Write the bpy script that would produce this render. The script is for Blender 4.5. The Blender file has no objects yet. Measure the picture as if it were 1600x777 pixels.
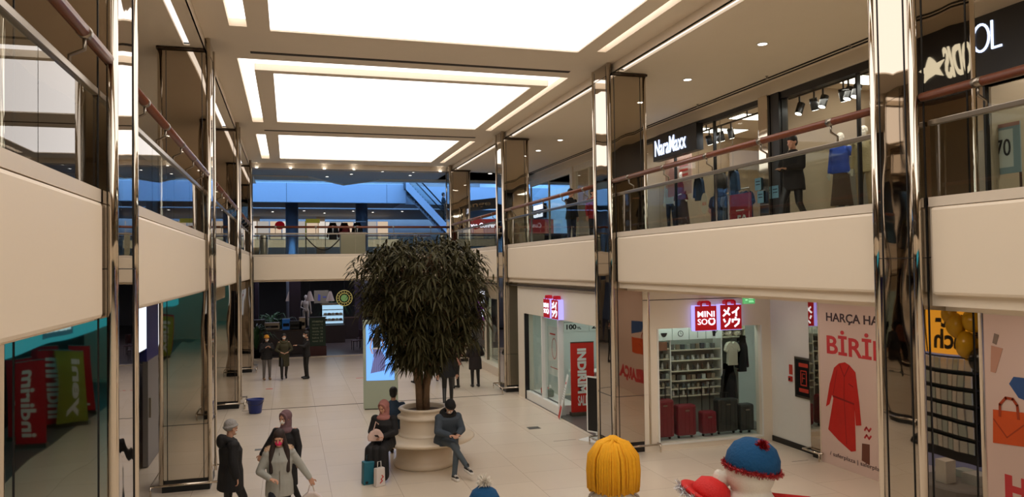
import bpy, bmesh, math, random
from mathutils import Matrix, Vector
PI = math.pi
random.seed(7)
sc = bpy.context.scene
COL = sc.collection
# ------------------------------------------------------------------ camera
FPX, YAW, PITCH, ROLL, EYE = 1186.0, .2863, .0230, -.0145, 4.0
def ray(px, py):
    x = px - 800; y = py - 388.5
    c, s = math.cos(ROLL), math.sin(ROLL)
    u = c*x + s*y; v = -s*x + c*y
    X, Z = u/FPX, -v/FPX
    d = math.cos(PITCH) - Z*math.sin(PITCH); z = math.sin(PITCH) + Z*math.cos(PITCH)
    return Vector((X*math.cos(YAW) + d*math.sin(YAW), -X*math.sin(YAW) + d*math.cos(YAW), z))
CAMP = Vector((0, 0, EYE))
def az(px, py, z): r = ray(px, py); return CAMP + r*((z-EYE)/r.z)      # point at height z
def ax(px, py, x): r = ray(px, py); return CAMP + r*(x/r.x)            # point on plane X = x
def ay(px, py, y): r = ray(px, py); return CAMP + r*(y/r.y)            # point on plane Y = y
cam = bpy.data.cameras.new('camera'); camo = bpy.data.objects.new('camera', cam); COL.objects.link(camo)
cam.sensor_fit = 'HORIZONTAL'; cam.sensor_width = 36; cam.lens = 36*FPX/1600; cam.clip_end = 300; cam.clip_start = .05
_f = ray(800, 388.5).normalized(); _x = (ray(801, 388.5)-ray(800, 388.5)).normalized(); _y = _x.cross(_f)*-1
_y = (-_f).cross(_x)
camo.matrix_world = Matrix(((_x.x, _y.x, -_f.x, CAMP.x), (_x.y, _y.y, -_f.y, CAMP.y), (_x.z, _y.z, -_f.z, CAMP.z), (0, 0, 0, 1)))
sc.camera = camo
sc.view_settings.view_transform = 'Standard'; sc.view_settings.look = 'None'
sc.view_settings.exposure = 0.0; sc.view_settings.gamma = 1.0; sc.view_settings.use_curve_mapping = False
sc.cycles.max_bounces = 10; sc.cycles.glossy_bounces = 6; sc.cycles.transparent_max_bounces = 24
sc.cycles.caustics_reflective = False; sc.cycles.caustics_refractive = False
sc.cycles.sample_clamp_indirect = 4.0
W = bpy.data.worlds.new('world'); sc.world = W; W.use_nodes = True
W.node_tree.nodes['Background'].inputs[0].default_value = (.30, .24, .17, 1)
W.node_tree.nodes['Background'].inputs[1].default_value = .12
PANEL_E = 2.25          # big ceiling panels
STRIP_E = 2.6
WARM = (1.0, .915, .85)
SKY_E = 5.2            # daylight through the roof of the second hall
SHOP_E = 1.0
def area(name, loc, sx, sy, power, col, rot=(0, 0, 0)):
    l = bpy.data.lights.new(name, 'AREA'); l.shape = 'RECTANGLE'; l.size = sx; l.size_y = sy; l.energy = power; l.color = col
    o = bpy.data.objects.new(name, l); COL.objects.link(o); o.location = loc; o.rotation_euler = rot; return o

# ------------------------------------------------------------------ materials
def lin(c):
    return tuple(((v/255)/12.92 if v/255 <= .04045 else (((v/255)+.055)/1.055)**2.4) for v in c)
MATS = {}
def mat(name, rgb, rough=.6, metal=0, emit=None, es=1.0, noise=0, nscale=8, bump=0, bscale=40, spec=.5, srgb=True, clear=0):
    if name in MATS: return MATS[name]
    m = bpy.data.materials.new(name); m.use_nodes = True; nt = m.node_tree; b = nt.nodes['Principled BSDF']
    c = lin(rgb) if srgb else rgb
    b.inputs['Base Color'].default_value = (*c, 1); b.inputs['Roughness'].default_value = rough
    b.inputs['Metallic'].default_value = metal; b.inputs['Specular IOR Level'].default_value = spec
    if clear: b.inputs['Coat Weight'].default_value = clear
    tc = nt.nodes.new('ShaderNodeTexCoord')
    if noise:
        n = nt.nodes.new('ShaderNodeTexNoise'); n.inputs['Scale'].default_value = nscale; n.inputs['Detail'].default_value = 4
        mx = nt.nodes.new('ShaderNodeMix'); mx.data_type = 'RGBA'
        mx.inputs[6].default_value = (*[v*(1-noise) for v in c], 1); mx.inputs[7].default_value = (*[min(1, v*(1+noise)) for v in c], 1)
        nt.links.new(tc.outputs['Object'], n.inputs['Vector']); nt.links.new(n.outputs['Fac'], mx.inputs[0]); nt.links.new(mx.outputs[2], b.inputs['Base Color'])
    if bump:
        n = nt.nodes.new('ShaderNodeTexNoise'); n.inputs['Scale'].default_value = bscale
        bp = nt.nodes.new('ShaderNodeBump'); bp.inputs['Strength'].default_value = bump; bp.inputs['Distance'].default_value = .02
        nt.links.new(tc.outputs['Object'], n.inputs['Vector']); nt.links.new(n.outputs['Fac'], bp.inputs['Height']); nt.links.new(bp.outputs['Normal'], b.inputs['Normal'])
    if emit:
        b.inputs['Emission Color'].default_value = (*(lin(emit) if srgb else emit), 1); b.inputs['Emission Strength'].default_value = es
    MATS[name] = m; return m
def light_mat(name, rgb, es, srgb=False):
    if name in MATS: return MATS[name]
    return mat(name, (.06, .06, .06), .5, emit=rgb, es=es, srgb=srgb)
def mirror_mat(name, rgb, rough, amp, scale=(1, 1, .35)):
    m = bpy.data.materials.new(name); m.use_nodes = True; nt = m.node_tree; b = nt.nodes['Principled BSDF']
    b.inputs['Base Color'].default_value = (*rgb, 1); b.inputs['Metallic'].default_value = 1; b.inputs['Roughness'].default_value = rough
    tc = nt.nodes.new('ShaderNodeTexCoord'); mp = nt.nodes.new('ShaderNodeMapping'); mp.inputs['Scale'].default_value = scale
    n = nt.nodes.new('ShaderNodeTexNoise'); n.inputs['Scale'].default_value = 1.6; n.inputs['Detail'].default_value = 1.0
    bp = nt.nodes.new('ShaderNodeBump'); bp.inputs['Strength'].default_value = 1; bp.inputs['Distance'].default_value = amp
    g = nt.nodes.new('ShaderNodeNewGeometry')
    nt.links.new(g.outputs['Position'], mp.inputs['Vector']); nt.links.new(mp.outputs[0], n.inputs['Vector']); nt.links.new(n.outputs['Fac'], bp.inputs['Height'])
    nt.links.new(bp.outputs['Normal'], b.inputs['Normal']); MATS[name] = m; return m
M_MIRROR = mirror_mat('wavy_mirror_steel', (.50, .44, .37), .02, .006)
M_CHROME = mirror_mat('polished_chrome_tube', (.62, .55, .46), .05, .008)
def glass_mat(name, ior=1.6, tint=(.82, .88, .86), dirt=0.0):
    m = bpy.data.materials.new(name); m.use_nodes = True; nt = m.node_tree; nt.nodes.clear()
    out = nt.nodes.new('ShaderNodeOutputMaterial'); mx = nt.nodes.new('ShaderNodeMixShader')
    tr = nt.nodes.new('ShaderNodeBsdfTransparent'); tr.inputs[0].default_value = (*tint, 1)
    gl = nt.nodes.new('ShaderNodeBsdfGlossy'); gl.inputs['Roughness'].default_value = 0.0; gl.inputs['Color'].default_value = (.9, .9, .9, 1)
    fr = nt.nodes.new('ShaderNodeFresnel'); fr.inputs['IOR'].default_value = ior
    ge = nt.nodes.new('ShaderNodeNewGeometry'); om = nt.nodes.new('ShaderNodeMath'); om.operation = 'SUBTRACT'; om.inputs[0].default_value = 1; mu = nt.nodes.new('ShaderNodeMath'); mu.operation = 'MULTIPLY'
    nt.links.new(ge.outputs['Backfacing'], om.inputs[1]); nt.links.new(om.outputs[0], mu.inputs[0]); nt.links.new(fr.outputs[0], mu.inputs[1]); nt.links.new(mu.outputs[0], mx.inputs[0]); nt.links.new(tr.outputs[0], mx.inputs[1]); nt.links.new(gl.outputs[0], mx.inputs[2])
    nt.links.new(mx.outputs[0], out.inputs[0]); MATS[name] = m; return m
M_GLASS = glass_mat('balustrade_glass', 1.9, (.84, .88, .86))
M_SHOPGLASS = glass_mat('shop_window_glass', 1.35, (.92, .95, .94))

def floor_mat():
    m = bpy.data.materials.new('cream_polished_floor_tiles'); m.use_nodes = True; nt = m.node_tree; b = nt.nodes['Principled BSDF']
    g = nt.nodes.new('ShaderNodeNewGeometry'); br = nt.nodes.new('ShaderNodeTexBrick')
    br.offset = 0.5; br.inputs['Scale'].default_value = 1.0; br.inputs['Mortar Size'].default_value = .004; br.inputs['Brick Width'].default_value = 1.2; br.inputs['Row Height'].default_value = 1.2
    br.inputs['Color1'].default_value = (*lin((224, 210, 190)), 1); br.inputs['Color2'].default_value = (*lin((219, 204, 183)), 1); br.inputs['Mortar'].default_value = (*lin((176, 160, 140)), 1)
    mp = nt.nodes.new('ShaderNodeMapping'); mp.inputs['Location'].default_value = (.3, .5, 0); mp.inputs['Rotation'].default_value = (0, 0, PI/2)
    n = nt.nodes.new('ShaderNodeTexNoise'); n.inputs['Scale'].default_value = .7; n.inputs['Detail'].default_value = 6
    mx = nt.nodes.new('ShaderNodeMix'); mx.data_type = 'RGBA'; mx.blend_type = 'MULTIPLY'; mx.inputs[0].default_value = 1; mr = nt.nodes.new('ShaderNodeMapRange'); mr.inputs[3].default_value = .92; mr.inputs[4].default_value = 1.06
    nt.links.new(g.outputs['Position'], mp.inputs[0]); nt.links.new(mp.outputs[0], br.inputs['Vector']); nt.links.new(g.outputs['Position'], n.inputs['Vector'])
    nt.links.new(br.outputs['Color'], mx.inputs[6]); nt.links.new(n.outputs['Fac'], mr.inputs[0]); nt.links.new(mr.outputs[0], mx.inputs[7]); nt.links.new(mx.outputs[2], b.inputs['Base Color'])
    n2 = nt.nodes.new('ShaderNodeMath'); n2.operation = 'MULTIPLY_ADD'; n2.inputs[1].default_value = .06; n2.inputs[2].default_value = .24
    b.inputs['Roughness'].default_value = .27
    b.inputs['Specular IOR Level'].default_value = .35
    MATS['floor'] = m; return m
M_FLOOR = floor_mat()
def wood_mat(name, c1, c2, rough=.35, sc_=(3, 30, 30)):
    m = bpy.data.materials.new(name); m.use_nodes = True; nt = m.node_tree; b = nt.nodes['Principled BSDF']; b.inputs['Roughness'].default_value = rough
    tc = nt.nodes.new('ShaderNodeTexCoord'); mp = nt.nodes.new('ShaderNodeMapping'); mp.inputs['Scale'].default_value = sc_
    n = nt.nodes.new('ShaderNodeTexNoise'); n.inputs['Scale'].default_value = 1; n.inputs['Detail'].default_value = 5
    cr = nt.nodes.new('ShaderNodeValToRGB'); cr.color_ramp.elements[0].color = (*lin(c1), 1); cr.color_ramp.elements[1].color = (*lin(c2), 1)
    nt.links.new(tc.outputs['Object'], mp.inputs[0]); nt.links.new(mp.outputs[0], n.inputs['Vector']); nt.links.new(n.outputs['Fac'], cr.inputs[0]); nt.links.new(cr.outputs[0], b.inputs['Base Color'])
    MATS[name] = m; return m
M_RAIL = wood_mat('reddish_wood_handrail', (92, 45, 28), (132, 72, 44), .3)
M_DWOOD = wood_mat('dark_wood', (52, 34, 26), (84, 56, 40), .45)
M_LWOOD = wood_mat('light_wood', (176, 148, 112), (200, 172, 136), .5)
M_CEIL = mat('ceiling_paint', (240, 226, 206), .75, noise=.02, nscale=2)
M_FASCIA = mat('cream_fascia_panel', (236, 220, 196), .45, noise=.015, nscale=1.5)
M_CAP = mat('cream_fascia_cap', (222, 208, 188), .4, noise=.02)
M_WALL = mat('shopfront_cream_paint', (232, 222, 204), .55, noise=.02, nscale=3)
M_WHITE = mat('white_lacquer', (232, 232, 226), .4, noise=.02)
M_BLACK = mat('black_satin', (14, 13, 13), .4, noise=.1)
M_DARK = mat('dark_recess', (26, 22, 20), .8, noise=.1)
M_VENT = mat('vent_slot_dark', (58, 48, 38), .7, noise=.05)
M_STEEL = mat('brushed_steel', (150, 140, 126), .28, 1, noise=.05, nscale=30)
M_SEAM = mat('column_seam_black', (10, 8, 7), .5, noise=.1)
M_GREYFLOOR = mat('dark_grey_shop_floor', (92, 88, 84), .35, noise=.08, nscale=4)

# ------------------------------------------------------------------ mesh builder
def FR(d, x=0, y=0, z=0):
    """local frame: x to the viewer's right, y up, z towards the viewer. R faces -X, L faces +X, F faces -Y, B faces +Y"""
    ex = {'R': (0, -1, 0), 'L': (0, 1, 0), 'F': (1, 0, 0), 'B': (-1, 0, 0)}[d] if isinstance(d, str) else (math.cos(d), math.sin(d), 0)
    ex = Vector(ex); ey = Vector((0, 0, 1)); ez = ex.cross(ey)
    return Matrix(((ex.x, ey.x, ez.x, x), (ex.y, ey.y, ez.y, y), (ex.z, ey.z, ez.z, z), (0, 0, 0, 1)))
ORG = {}
ORD = ['first', 'second', 'third', 'fourth', 'fifth', 'sixth', 'seventh', 'eighth', 'ninth', 'tenth', 'eleventh', 'twelfth']
class MB:
    def __init__(s, M=None): s.v = []; s.f = []; s.m = []; s.M = M or Matrix(); s.mi = 0
    def add(s, vs, fs):
        k = len(s.v); s.v += [s.M @ Vector(p) for p in vs]; s.f += [tuple(i+k for i in (f[::-1] if s.M.determinant() < 0 else f)) for f in fs]; s.m += [s.mi]*len(fs); return s
    def box(s, x0, y0, z0, x1, y1, z1):
        if x0 > x1: x0, x1 = x1, x0
        if y0 > y1: y0, y1 = y1, y0
        if z0 > z1: z0, z1 = z1, z0
        return s.add([(x0,y0,z0),(x1,y0,z0),(x1,y1,z0),(x0,y1,z0),(x0,y0,z1),(x1,y0,z1),(x1,y1,z1),(x0,y1,z1)],
                     [(0,3,2,1),(4,5,6,7),(0,1,5,4),(1,2,6,5),(2,3,7,6),(3,0,4,7)])
    def prism(s, poly, z0, z1):
        n = len(poly); vs = [(p[0],p[1],z0) for p in poly]+[(p[0],p[1],z1) for p in poly]
        return s.add(vs, [tuple(range(n-1,-1,-1)), tuple(range(n,2*n))]+[(i,(i+1)%n,n+(i+1)%n,n+i) for i in range(n)])
    def tube(s, pts, r, n=8, caps=True):
        pts = [Vector(p) for p in pts]; rs = r if isinstance(r, (list, tuple)) else [r]*len(pts); vs = []; prev = None
        for i, p in enumerate(pts):
            t = (pts[min(i+1, len(pts)-1)]-pts[max(i-1, 0)]).normalized()
            if prev is None:
                a = Vector((0,0,1)) if abs(t.z) < .9 else Vector((1,0,0)); u = t.cross(a).normalized()
            else:
                u = (prev - t*prev.dot(t)).normalized()
            prev = u; w = t.cross(u)
            for k in range(n):
                an = 2*PI*k/n; vs.append(tuple(p+(u*math.cos(an)+w*math.sin(an))*rs[i]))
        fs = [(i*n+k, i*n+(k+1)%n, (i+1)*n+(k+1)%n, (i+1)*n+k) for i in range(len(pts)-1) for k in range(n)]
        if caps: fs += [tuple(range(n-1,-1,-1)), tuple((len(pts)-1)*n+k for k in range(n))]
        return s.add(vs, fs)
    def lathe(s, prof, c=(0,0,0), n=24, sx=1, sy=1, ring=False):
        vs = []
        for r, z in prof:
            for k in range(n): a = 2*PI*k/n; vs.append((c[0]+r*sx*math.cos(a), c[1]+r*sy*math.sin(a), c[2]+z))
        m = len(prof)
        fs = [(i*n+k, i*n+(k+1)%n, (i+1)*n+(k+1)%n, (i+1)*n+k) for i in range(m-1) for k in range(n)]
        fs += [((m-1)*n+k, (m-1)*n+(k+1)%n, (k+1)%n, k) for k in range(n)] if ring else [tuple(range(n-1,-1,-1)), tuple((m-1)*n+k for k in range(n))]
        return s.add(vs, fs)
    def ball(s, c, r, nu=14, nv=9, R=None):
        r = r if isinstance(r, (tuple, list)) else (r, r, r); vs = [Vector((0,0,-r[2]))]
        for j in range(1, nv):
            t = PI*j/nv - PI/2
            for k in range(nu): a = 2*PI*k/nu; vs.append(Vector((r[0]*math.cos(t)*math.cos(a), r[1]*math.cos(t)*math.sin(a), r[2]*math.sin(t))))
        vs.append(Vector((0,0,r[2])))
        if R: vs = [R @ p for p in vs]
        vs = [tuple(p+Vector(c)) for p in vs]
        fs = [(0, 1+(k+1)%nu, 1+k) for k in range(nu)]
        for j in range(nv-2): fs += [(1+j*nu+k, 1+j*nu+(k+1)%nu, 1+(j+1)*nu+(k+1)%nu, 1+(j+1)*nu+k) for k in range(nu)]
        b = 1+(nv-2)*nu; t = len(vs)-1; fs += [(b+k, b+(k+1)%nu, t) for k in range(nu)]
        return s.add(vs, fs)
    def cap(s, p, q, r1, r2=None, n=10):     # tapered capsule
        r2 = r1 if r2 is None else r2; p = Vector(p); q = Vector(q); d = (q-p)
        L = d.length or 1e-6; t = d/L; pts = []; rs = []
        for a in (-80, -50, -20, 0): pts.append(p+t*r1*math.sin(math.radians(a))); rs.append(r1*math.cos(math.radians(a)))
        for a in (0, 20, 50, 80): pts.append(q+t*r2*math.sin(math.radians(a))); rs.append(r2*math.cos(math.radians(a)))
        return s.tube(pts, rs, n)
    def mesh(s, me, M=None):
        M = M or Matrix(); return s.add([tuple(M @ v.co) for v in me.vertices], [tuple(p.vertices) for p in me.polygons])
    def build(s, name, m, parent=None, smooth=False, bevel=0, remesh=0, smooth_it=0, o0=None):
        if parent is not None: org = ORG.get(parent, Vector((0,0,0)))
        elif o0 is not None: org = Vector(o0)
        else:
            xs = [p.x for p in s.v]; ys = [p.y for p in s.v]; zs = [p.z for p in s.v]
            org = Vector(((min(xs)+max(xs))/2, (min(ys)+max(ys))/2, min(zs)))
        me = bpy.data.meshes.new(name); me.from_pydata([tuple(p-org) for p in s.v], [], s.f)
        ms = m if isinstance(m, (list, tuple)) else [m]
        for x in ms: me.materials.append(x)
        if len(ms) > 1: me.polygons.foreach_set('material_index', s.m)
        me.validate(); me.update()
        o = bpy.data.objects.new(name, me); COL.objects.link(o)
        if remesh or bevel:
            if remesh:
                md = o.modifiers.new('r', 'REMESH'); md.mode = 'VOXEL'; md.voxel_size = remesh; md.use_smooth_shade = True
                if smooth_it: sm = o.modifiers.new('s', 'SMOOTH'); sm.factor = .5; sm.iterations = smooth_it
            if bevel:
                md = o.modifiers.new('b', 'BEVEL'); md.width = bevel; md.segments = 2; md.limit_method = 'ANGLE'
            dg = bpy.context.evaluated_depsgraph_get(); nm = bpy.data.meshes.new_from_object(o.evaluated_get(dg))
            o.modifiers.clear(); o.data = nm; nm.name = name
            if not nm.materials:
                for x in ms: nm.materials.append(x)
            me = nm
        if smooth:
            me.polygons.foreach_set('use_smooth', [True]*len(me.polygons))
        if parent is not None: o.parent = parent
        else: o.location = org
        ORG[o] = org
        return o
def tag(o, label, cat, group=None, kind=None):
    if label: o['label'] = label
    if cat: o['category'] = cat
    if group: o['group'] = group
    if kind: o['kind'] = kind
    return o
def struct(o): o['kind'] = 'structure'; return o
def empty(name, loc, label=None, cat=None, group=None):
    o = bpy.data.objects.new(name, None); COL.objects.link(o); o.location = loc; o.empty_display_size = .1
    ORG[o] = Vector(loc); tag(o, label, cat, group); return o
def dup(o, loc=None, rotz=None, label=None, group=None, off=None):
    def rec(a, par):
        c = a.copy(); COL.objects.link(c)
        if par is not None: c.parent = par
        ORG[c] = ORG.get(a, Vector())
        for ch in list(a.children): rec(ch, c)
        return c
    c = rec(o, None)
    if loc is not None: c.location = loc
    if off is not None: c.location = o.location + Vector(off)
    if rotz is not None: c.rotation_euler = (0, 0, rotz)
    if label: c['label'] = label
    if group: c['group'] = group
    return c
_fonts = {}
def text_mesh(s, bold=0.0, depth=.01, spacing=1.0, lines=1.0):
    cu = bpy.data.curves.new('t', 'FONT'); cu.body = s; cu.size = 1; cu.extrude = depth; cu.offset = bold; cu.align_x = 'LEFT'; cu.space_character = spacing; cu.space_line = lines; cu.resolution_u = 3
    o = bpy.data.objects.new('t', cu); COL.objects.link(o)
    dg = bpy.context.evaluated_depsgraph_get(); dg.update(); me = bpy.data.meshes.new_from_object(o.evaluated_get(dg))
    COL.objects.unlink(o); bpy.data.objects.remove(o); return me
def text(name, s, M, rect, m, parent=None, bold=0.0, depth=.01, z=.005, shear=0, spacing=1.0, rot=0, lines=1.0):
    """lettering fitted into rect (x0,y0,x1,y1) of frame M"""
    me = text_mesh(s, bold, 1.0, spacing, lines)
    R = Matrix.Rotation(rot, 4, 'Z')
    pts = [R @ v.co for v in me.vertices]
    xs = [p.x for p in pts]; ys = [p.y for p in pts]
    x0, y0, x1, y1 = rect; kx = (x1-x0)/(max(xs)-min(xs)); ky = (y1-y0)/(max(ys)-min(ys))
    mb = MB(M)
    vs = []
    for p in pts:
        X = x0+(p.x-min(xs))*kx; Y = y0+(p.y-min(ys))*ky; X += shear*(Y-y0)
        vs.append((X, Y, z+(depth if p.z > 0 else 0)))
    mb.add(vs, [tuple(p.vertices) for p in me.polygons])
    return mb.build(name, m, parent)
# ------------------------------------------------------------------ the room
XL, XR = -1.36, 6.52          # atrium faces of the columns
GZ, FB, CT, GC, AC = 4.60, 3.62, 4.68, 8.10, 8.30
struct(MB().box(-9, -18, -.2, 22, 35.6, 0).build('floor', M_FLOOR))
M_COURT = mat('food_court_dark_floor', (88, 78, 74), .28, noise=.2, nscale=3)
struct(MB().box(-9, 35.6, -.2, 22, 75, .0).build('floor', M_COURT))
struct(MB().box(-9, 35.5, 0, 22, 35.75, .035).build('trim_9', M_CAP))
tag(MB().box(-1.3, 22.86, .0, 6.4, 22.92, .004).build('expansion_joint', M_VENT), 'dark metal expansion joint crossing the cream floor between two columns', 'floor joint')
# upper gallery slabs
struct(MB().box(6.72, -18, 3.5, 15.5, 35, GZ).build('floor_upper_right', M_FASCIA))
struct(MB().box(-9, -18, 3.66, -1.52, 38, GZ).build('floor_upper_left', M_FASCIA))
struct(MB().box(-1.55, 32.08, 3.5, 6.72, 38.2, GZ).build('floor_upper_back', M_FASCIA))
struct(MB().box(-1.55, -18, 3.5, 6.72, -7, GZ).build('floor_upper_front', M_FASCIA))
struct(MB().box(6.72, 35, 3.5, 15.5, 38.2, GZ).build('floor_upper_far_right', M_FASCIA))
struct(MB().box(-9.2, -18, 0, -9, 40, 8.6).build('wall_left', M_WALL))
struct(MB().box(15.5, -18, 0, 15.7, 75, 8.6).build('wall_right', M_WALL))
struct(MB().box(-9.2, -18.2, 0, 15.7, -18, 8.6).build('wall_front', M_WALL))
trim_n = [0]
def fascia(side, y0, y1):
    trim_n[0] += 1
    x = XR+.13 if side == 'R' else XL-.10
    s = 1 if side == 'R' else -1
    o = struct(MB().box(x, y0+.03, FB, x+s*.12, y1-.03, 4.57).build('trim_%d' % trim_n[0], M_FASCIA, bevel=.035))
    trim_n[0] += 1
    struct(MB().box(x+s*.02, y0, 4.575, x+s*.16, y1, CT).box(x+s*.04, y0, FB+.03, x+s*.10, y1, 4.57).build('trim_%d' % trim_n[0], M_CAP))
RC = [(6.62, 7.32), (14.78, 15.72), (23.15, 24.0), (31.35, 32.2)]     # near / far faces of the right columns
LC = [(6.95, 7.95), (14.93, 15.95), (23.3, 24.2), (31.3, 32.15)]
prev = -7
for a, b in RC: fascia('R', prev, a); prev = b
prev = -7
for a, b in LC: fascia('L', prev, a); prev = b
struct(MB().box(-1.36, 31.95, FB-.06, 6.6, 32.07, 4.50).build('trim_31', M_FASCIA, bevel=.03))
struct(MB().box(-1.40, 31.97, 4.505, 6.6, 32.1, 4.60).build('trim_32', M_CAP))
struct(MB().box(-1.36, -7.1, FB, 6.6, -6.98, 4.57).build('trim_33', M_FASCIA))

# ceilings with real openings
def grid(xr, yr, z, holes, name, m, t=.02):
    xs = sorted({xr[0], xr[1], *[h[0] for h in holes], *[h[1] for h in holes]}); ys = sorted({yr[0], yr[1], *[h[2] for h in holes], *[h[3] for h in holes]})
    mb = MB()
    for j in range(len(ys)-1):
        run = None
        for i in range(len(xs)-1):
            cx, cy = (xs[i]+xs[i+1])/2, (ys[j]+ys[j+1])/2
            inside = any(h[0] < cx < h[1] and h[2] < cy < h[3] for h in holes)
            if not inside:
                if run is None: run = [xs[i], xs[i+1]]
                else: run[1] = xs[i+1]
            if (inside or i == len(xs)-2) and run: mb.box(run[0], ys[j], z, run[1], ys[j+1], z+t); run = None
    return struct(mb.build(name, m))
def HZ(a, b):   # two pixels on the ceiling plane -> world
    return az(*a, AC), az(*b, AC)
PX0, PX1 = -.29, 5.64
panels = [(PX0, PX1, -5.5, 4.2), (PX0, PX1, 5.4, 14.25), (PX0, PX1, 17.35, 23.1), (PX0, PX1, 25.3, 30.75)]
_sl = [az(361, 52, AC).x, az(388, 54, AC).x]; _sr = [az(920, 90, AC).x, az(933, 91, AC).x]
SL0, SL1, SR0, SR1 = -1.02, -.62, 5.98, 6.22
SL0, SL1 = min(_sl), max(_sl); SR0, SR1 = min(_sr), max(_sr)
y2o = az(372, 91, AC).y; y2i = az(400, 109, AC).y
strips = [(SL0, SL1, -5.5, 4.2), (SR0, SR1, -5.5, 4.2), (SL0, SL1, 5.2, 14.1), (SR0, SR1, 5.2, 14.1),
          (SL0, SL1, y2o, 23.2), (SR0, SR1, y2o, 23.2), (SL1, SR0, y2o, y2i),
          (SL0, SL1, 25.3, 30.8), (SR0, SR1, 25.3, 30.8)]
holes = panels + strips
grid((XL-.1, XR+.16), (-18, 32.1), AC, holes, 'ceiling', M_CEIL)
M_PANEL = light_mat('glowing_stretch_ceiling', WARM, PANEL_E)
M_STRIP = light_mat('glowing_light_slot', WARM, STRIP_E)
plab = ['backlit ceiling panel above the viewer, nearest bay', 'largest backlit ceiling panel at the top of the picture', 'middle backlit ceiling panel framed by a white light slot', 'farthest and smallest backlit ceiling panel above the tree']
for k, h in enumerate(panels):
    e = empty('ceiling_light_panel', ((h[0]+h[1])/2, (h[2]+h[3])/2, AC+.05), plab[k], 'ceiling light', 'large backlit ceiling panels')
    MB().box(h[0], h[2], AC+.03, h[1], h[3], AC+.05).build('glowing_membrane', M_PANEL, e)
    MB().box(h[0]-.03, h[2]-.03, AC+.021, h[0], h[3]+.03, AC+.06).box(h[1], h[2]-.03, AC+.021, h[1]+.03, h[3]+.03, AC+.06).box(h[0], h[2]-.03, AC+.021, h[1], h[2], AC+.06).box(h[0], h[3], AC+.021, h[1], h[3]+.03, AC+.06).build('edge_frame', M_CEIL, e)
bays = ['above the viewer', 'beside the largest ceiling panel', 'around the middle ceiling panel', 'beside the farthest ceiling panel']
def slot(hs, lab):
    h0 = hs[0]; e = empty('recessed_light_slot', ((h0[0]+h0[1])/2, (h0[2]+h0[3])/2, AC+.16), lab, 'ceiling light', 'white light slots in the atrium ceiling')
    mb = MB(); sd = MB()
    for h in hs:
        mb.box(h[0], h[2], AC+.14, h[1], h[3], AC+.16)
    x0 = min(h[0] for h in hs); x1 = max(h[1] for h in hs); y0 = min(h[2] for h in hs); y1 = max(h[3] for h in hs)
    t = .01; z0, z1 = AC+.021, AC+.14
    sd.box(x0-t, y0, z0, x0, y1, z1).box(x1, y0, z0, x1+t, y1, z1).box(x0, y0-t, z0, x1, y0, z1)
    if len(hs) == 1: sd.box(x0, y1, z0, x1, y1+t, z1)
    else:
        sd.box(SL0, y1, z0, SL1, y1+t, z1).box(SR0, y1, z0, SR1, y1+t, z1)
        sd.box(SL1, y2i, z0, SL1+t, y1, z1).box(SR0-t, y2i, z0, SR0, y1, z1).box(SL1, y2i, z0, SR0, y2i+t, z1)
    mb.build('glowing_diffuser', M_STRIP, e); sd.build('slot_side', M_CEIL, e)
slot(strips[0:1], 'left light slot above the viewer'); slot(strips[1:2], 'right light slot above the viewer')
slot(strips[2:3], 'short white light slot left of the largest ceiling panel'); slot(strips[3:4], 'long white light slot right of the largest ceiling panel')
slot(strips[4:7], 'three sided white light slot wrapping the middle ceiling panel')
slot(strips[7:8], 'small white light slot left of the farthest ceiling panel'); slot(strips[8:9], 'small white light slot right of the farthest ceiling panel')
for (a, b), lab in ((((391, 80), (890, 112)), 'thin dark vent slot before the middle ceiling panel'), (((413, 203), (744, 214)), 'thin dark vent slot before the farthest ceiling panel')):
    p, q = az(*a, AC), az(*b, AC)
    tag(MB().box(p.x, p.y, AC-.012, q.x, p.y+.12, AC-.001).build('ceiling_vent_slot', M_VENT), lab, 'ceiling vent')
# gallery ceilings, .2 m lower, with the thin light line along the edge
RL = [(-6, 6.5), (7.5, 14.7), (15.8, 23.05), (24.1, 31.3)]
gh = [(6.74, 6.86, a, b) for a, b in RL]
GXI = XR+.16
grid((GXI, 15.6), (-18, 35), GC, gh, 'ceiling_right_gallery', M_CEIL)
gl = [(-1.80, -1.69, a, b) for a, b in [(-6, 6.8), (8.1, 14.8), (16.1, 23.2), (24.3, 31.2)]]
grid((-9, XL-.1), (-18, 38), GC, gl, 'ceiling_left_gallery', M_CEIL)
struct(MB().box(GXI, -9, GC, GXI+.02, 32.1, AC+.02).build('trim_34', M_CEIL)); struct(MB().box(XL-.12, -9, GC, XL-.1, 32.1, AC+.02).build('trim_35', M_CEIL))
struct(MB().box(XL-.1, 32.06, GC, XR+.16, 32.1, AC+.02).build('trim_36', M_CEIL))
lm = light_mat('thin_light_line', WARM, 1.6)
where = ['nearest the viewer', 'before the second column', 'between second and third columns', 'before the farthest column']
for hs, sd in ((gh, 'right'), (gl, 'left')):
    for k, h in enumerate(hs):
        e = empty('linear_ceiling_light', ((h[0]+h[1])/2, (h[2]+h[3])/2, GC+.06), 'thin white light line along the %s gallery ceiling edge, %s' % (sd, where[k]), 'ceiling light', 'thin light lines of the gallery ceilings')
        MB().box(h[0], h[2], GC+.05, h[1], h[3], GC+.06).build('glowing_diffuser', lm, e)
        MB().box(h[0]-.01, h[2], GC+.021, h[0], h[3], GC+.05).box(h[1], h[2], GC+.021, h[1]+.01, h[3], GC+.05).build('slot_side', M_CEIL, e)
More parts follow.
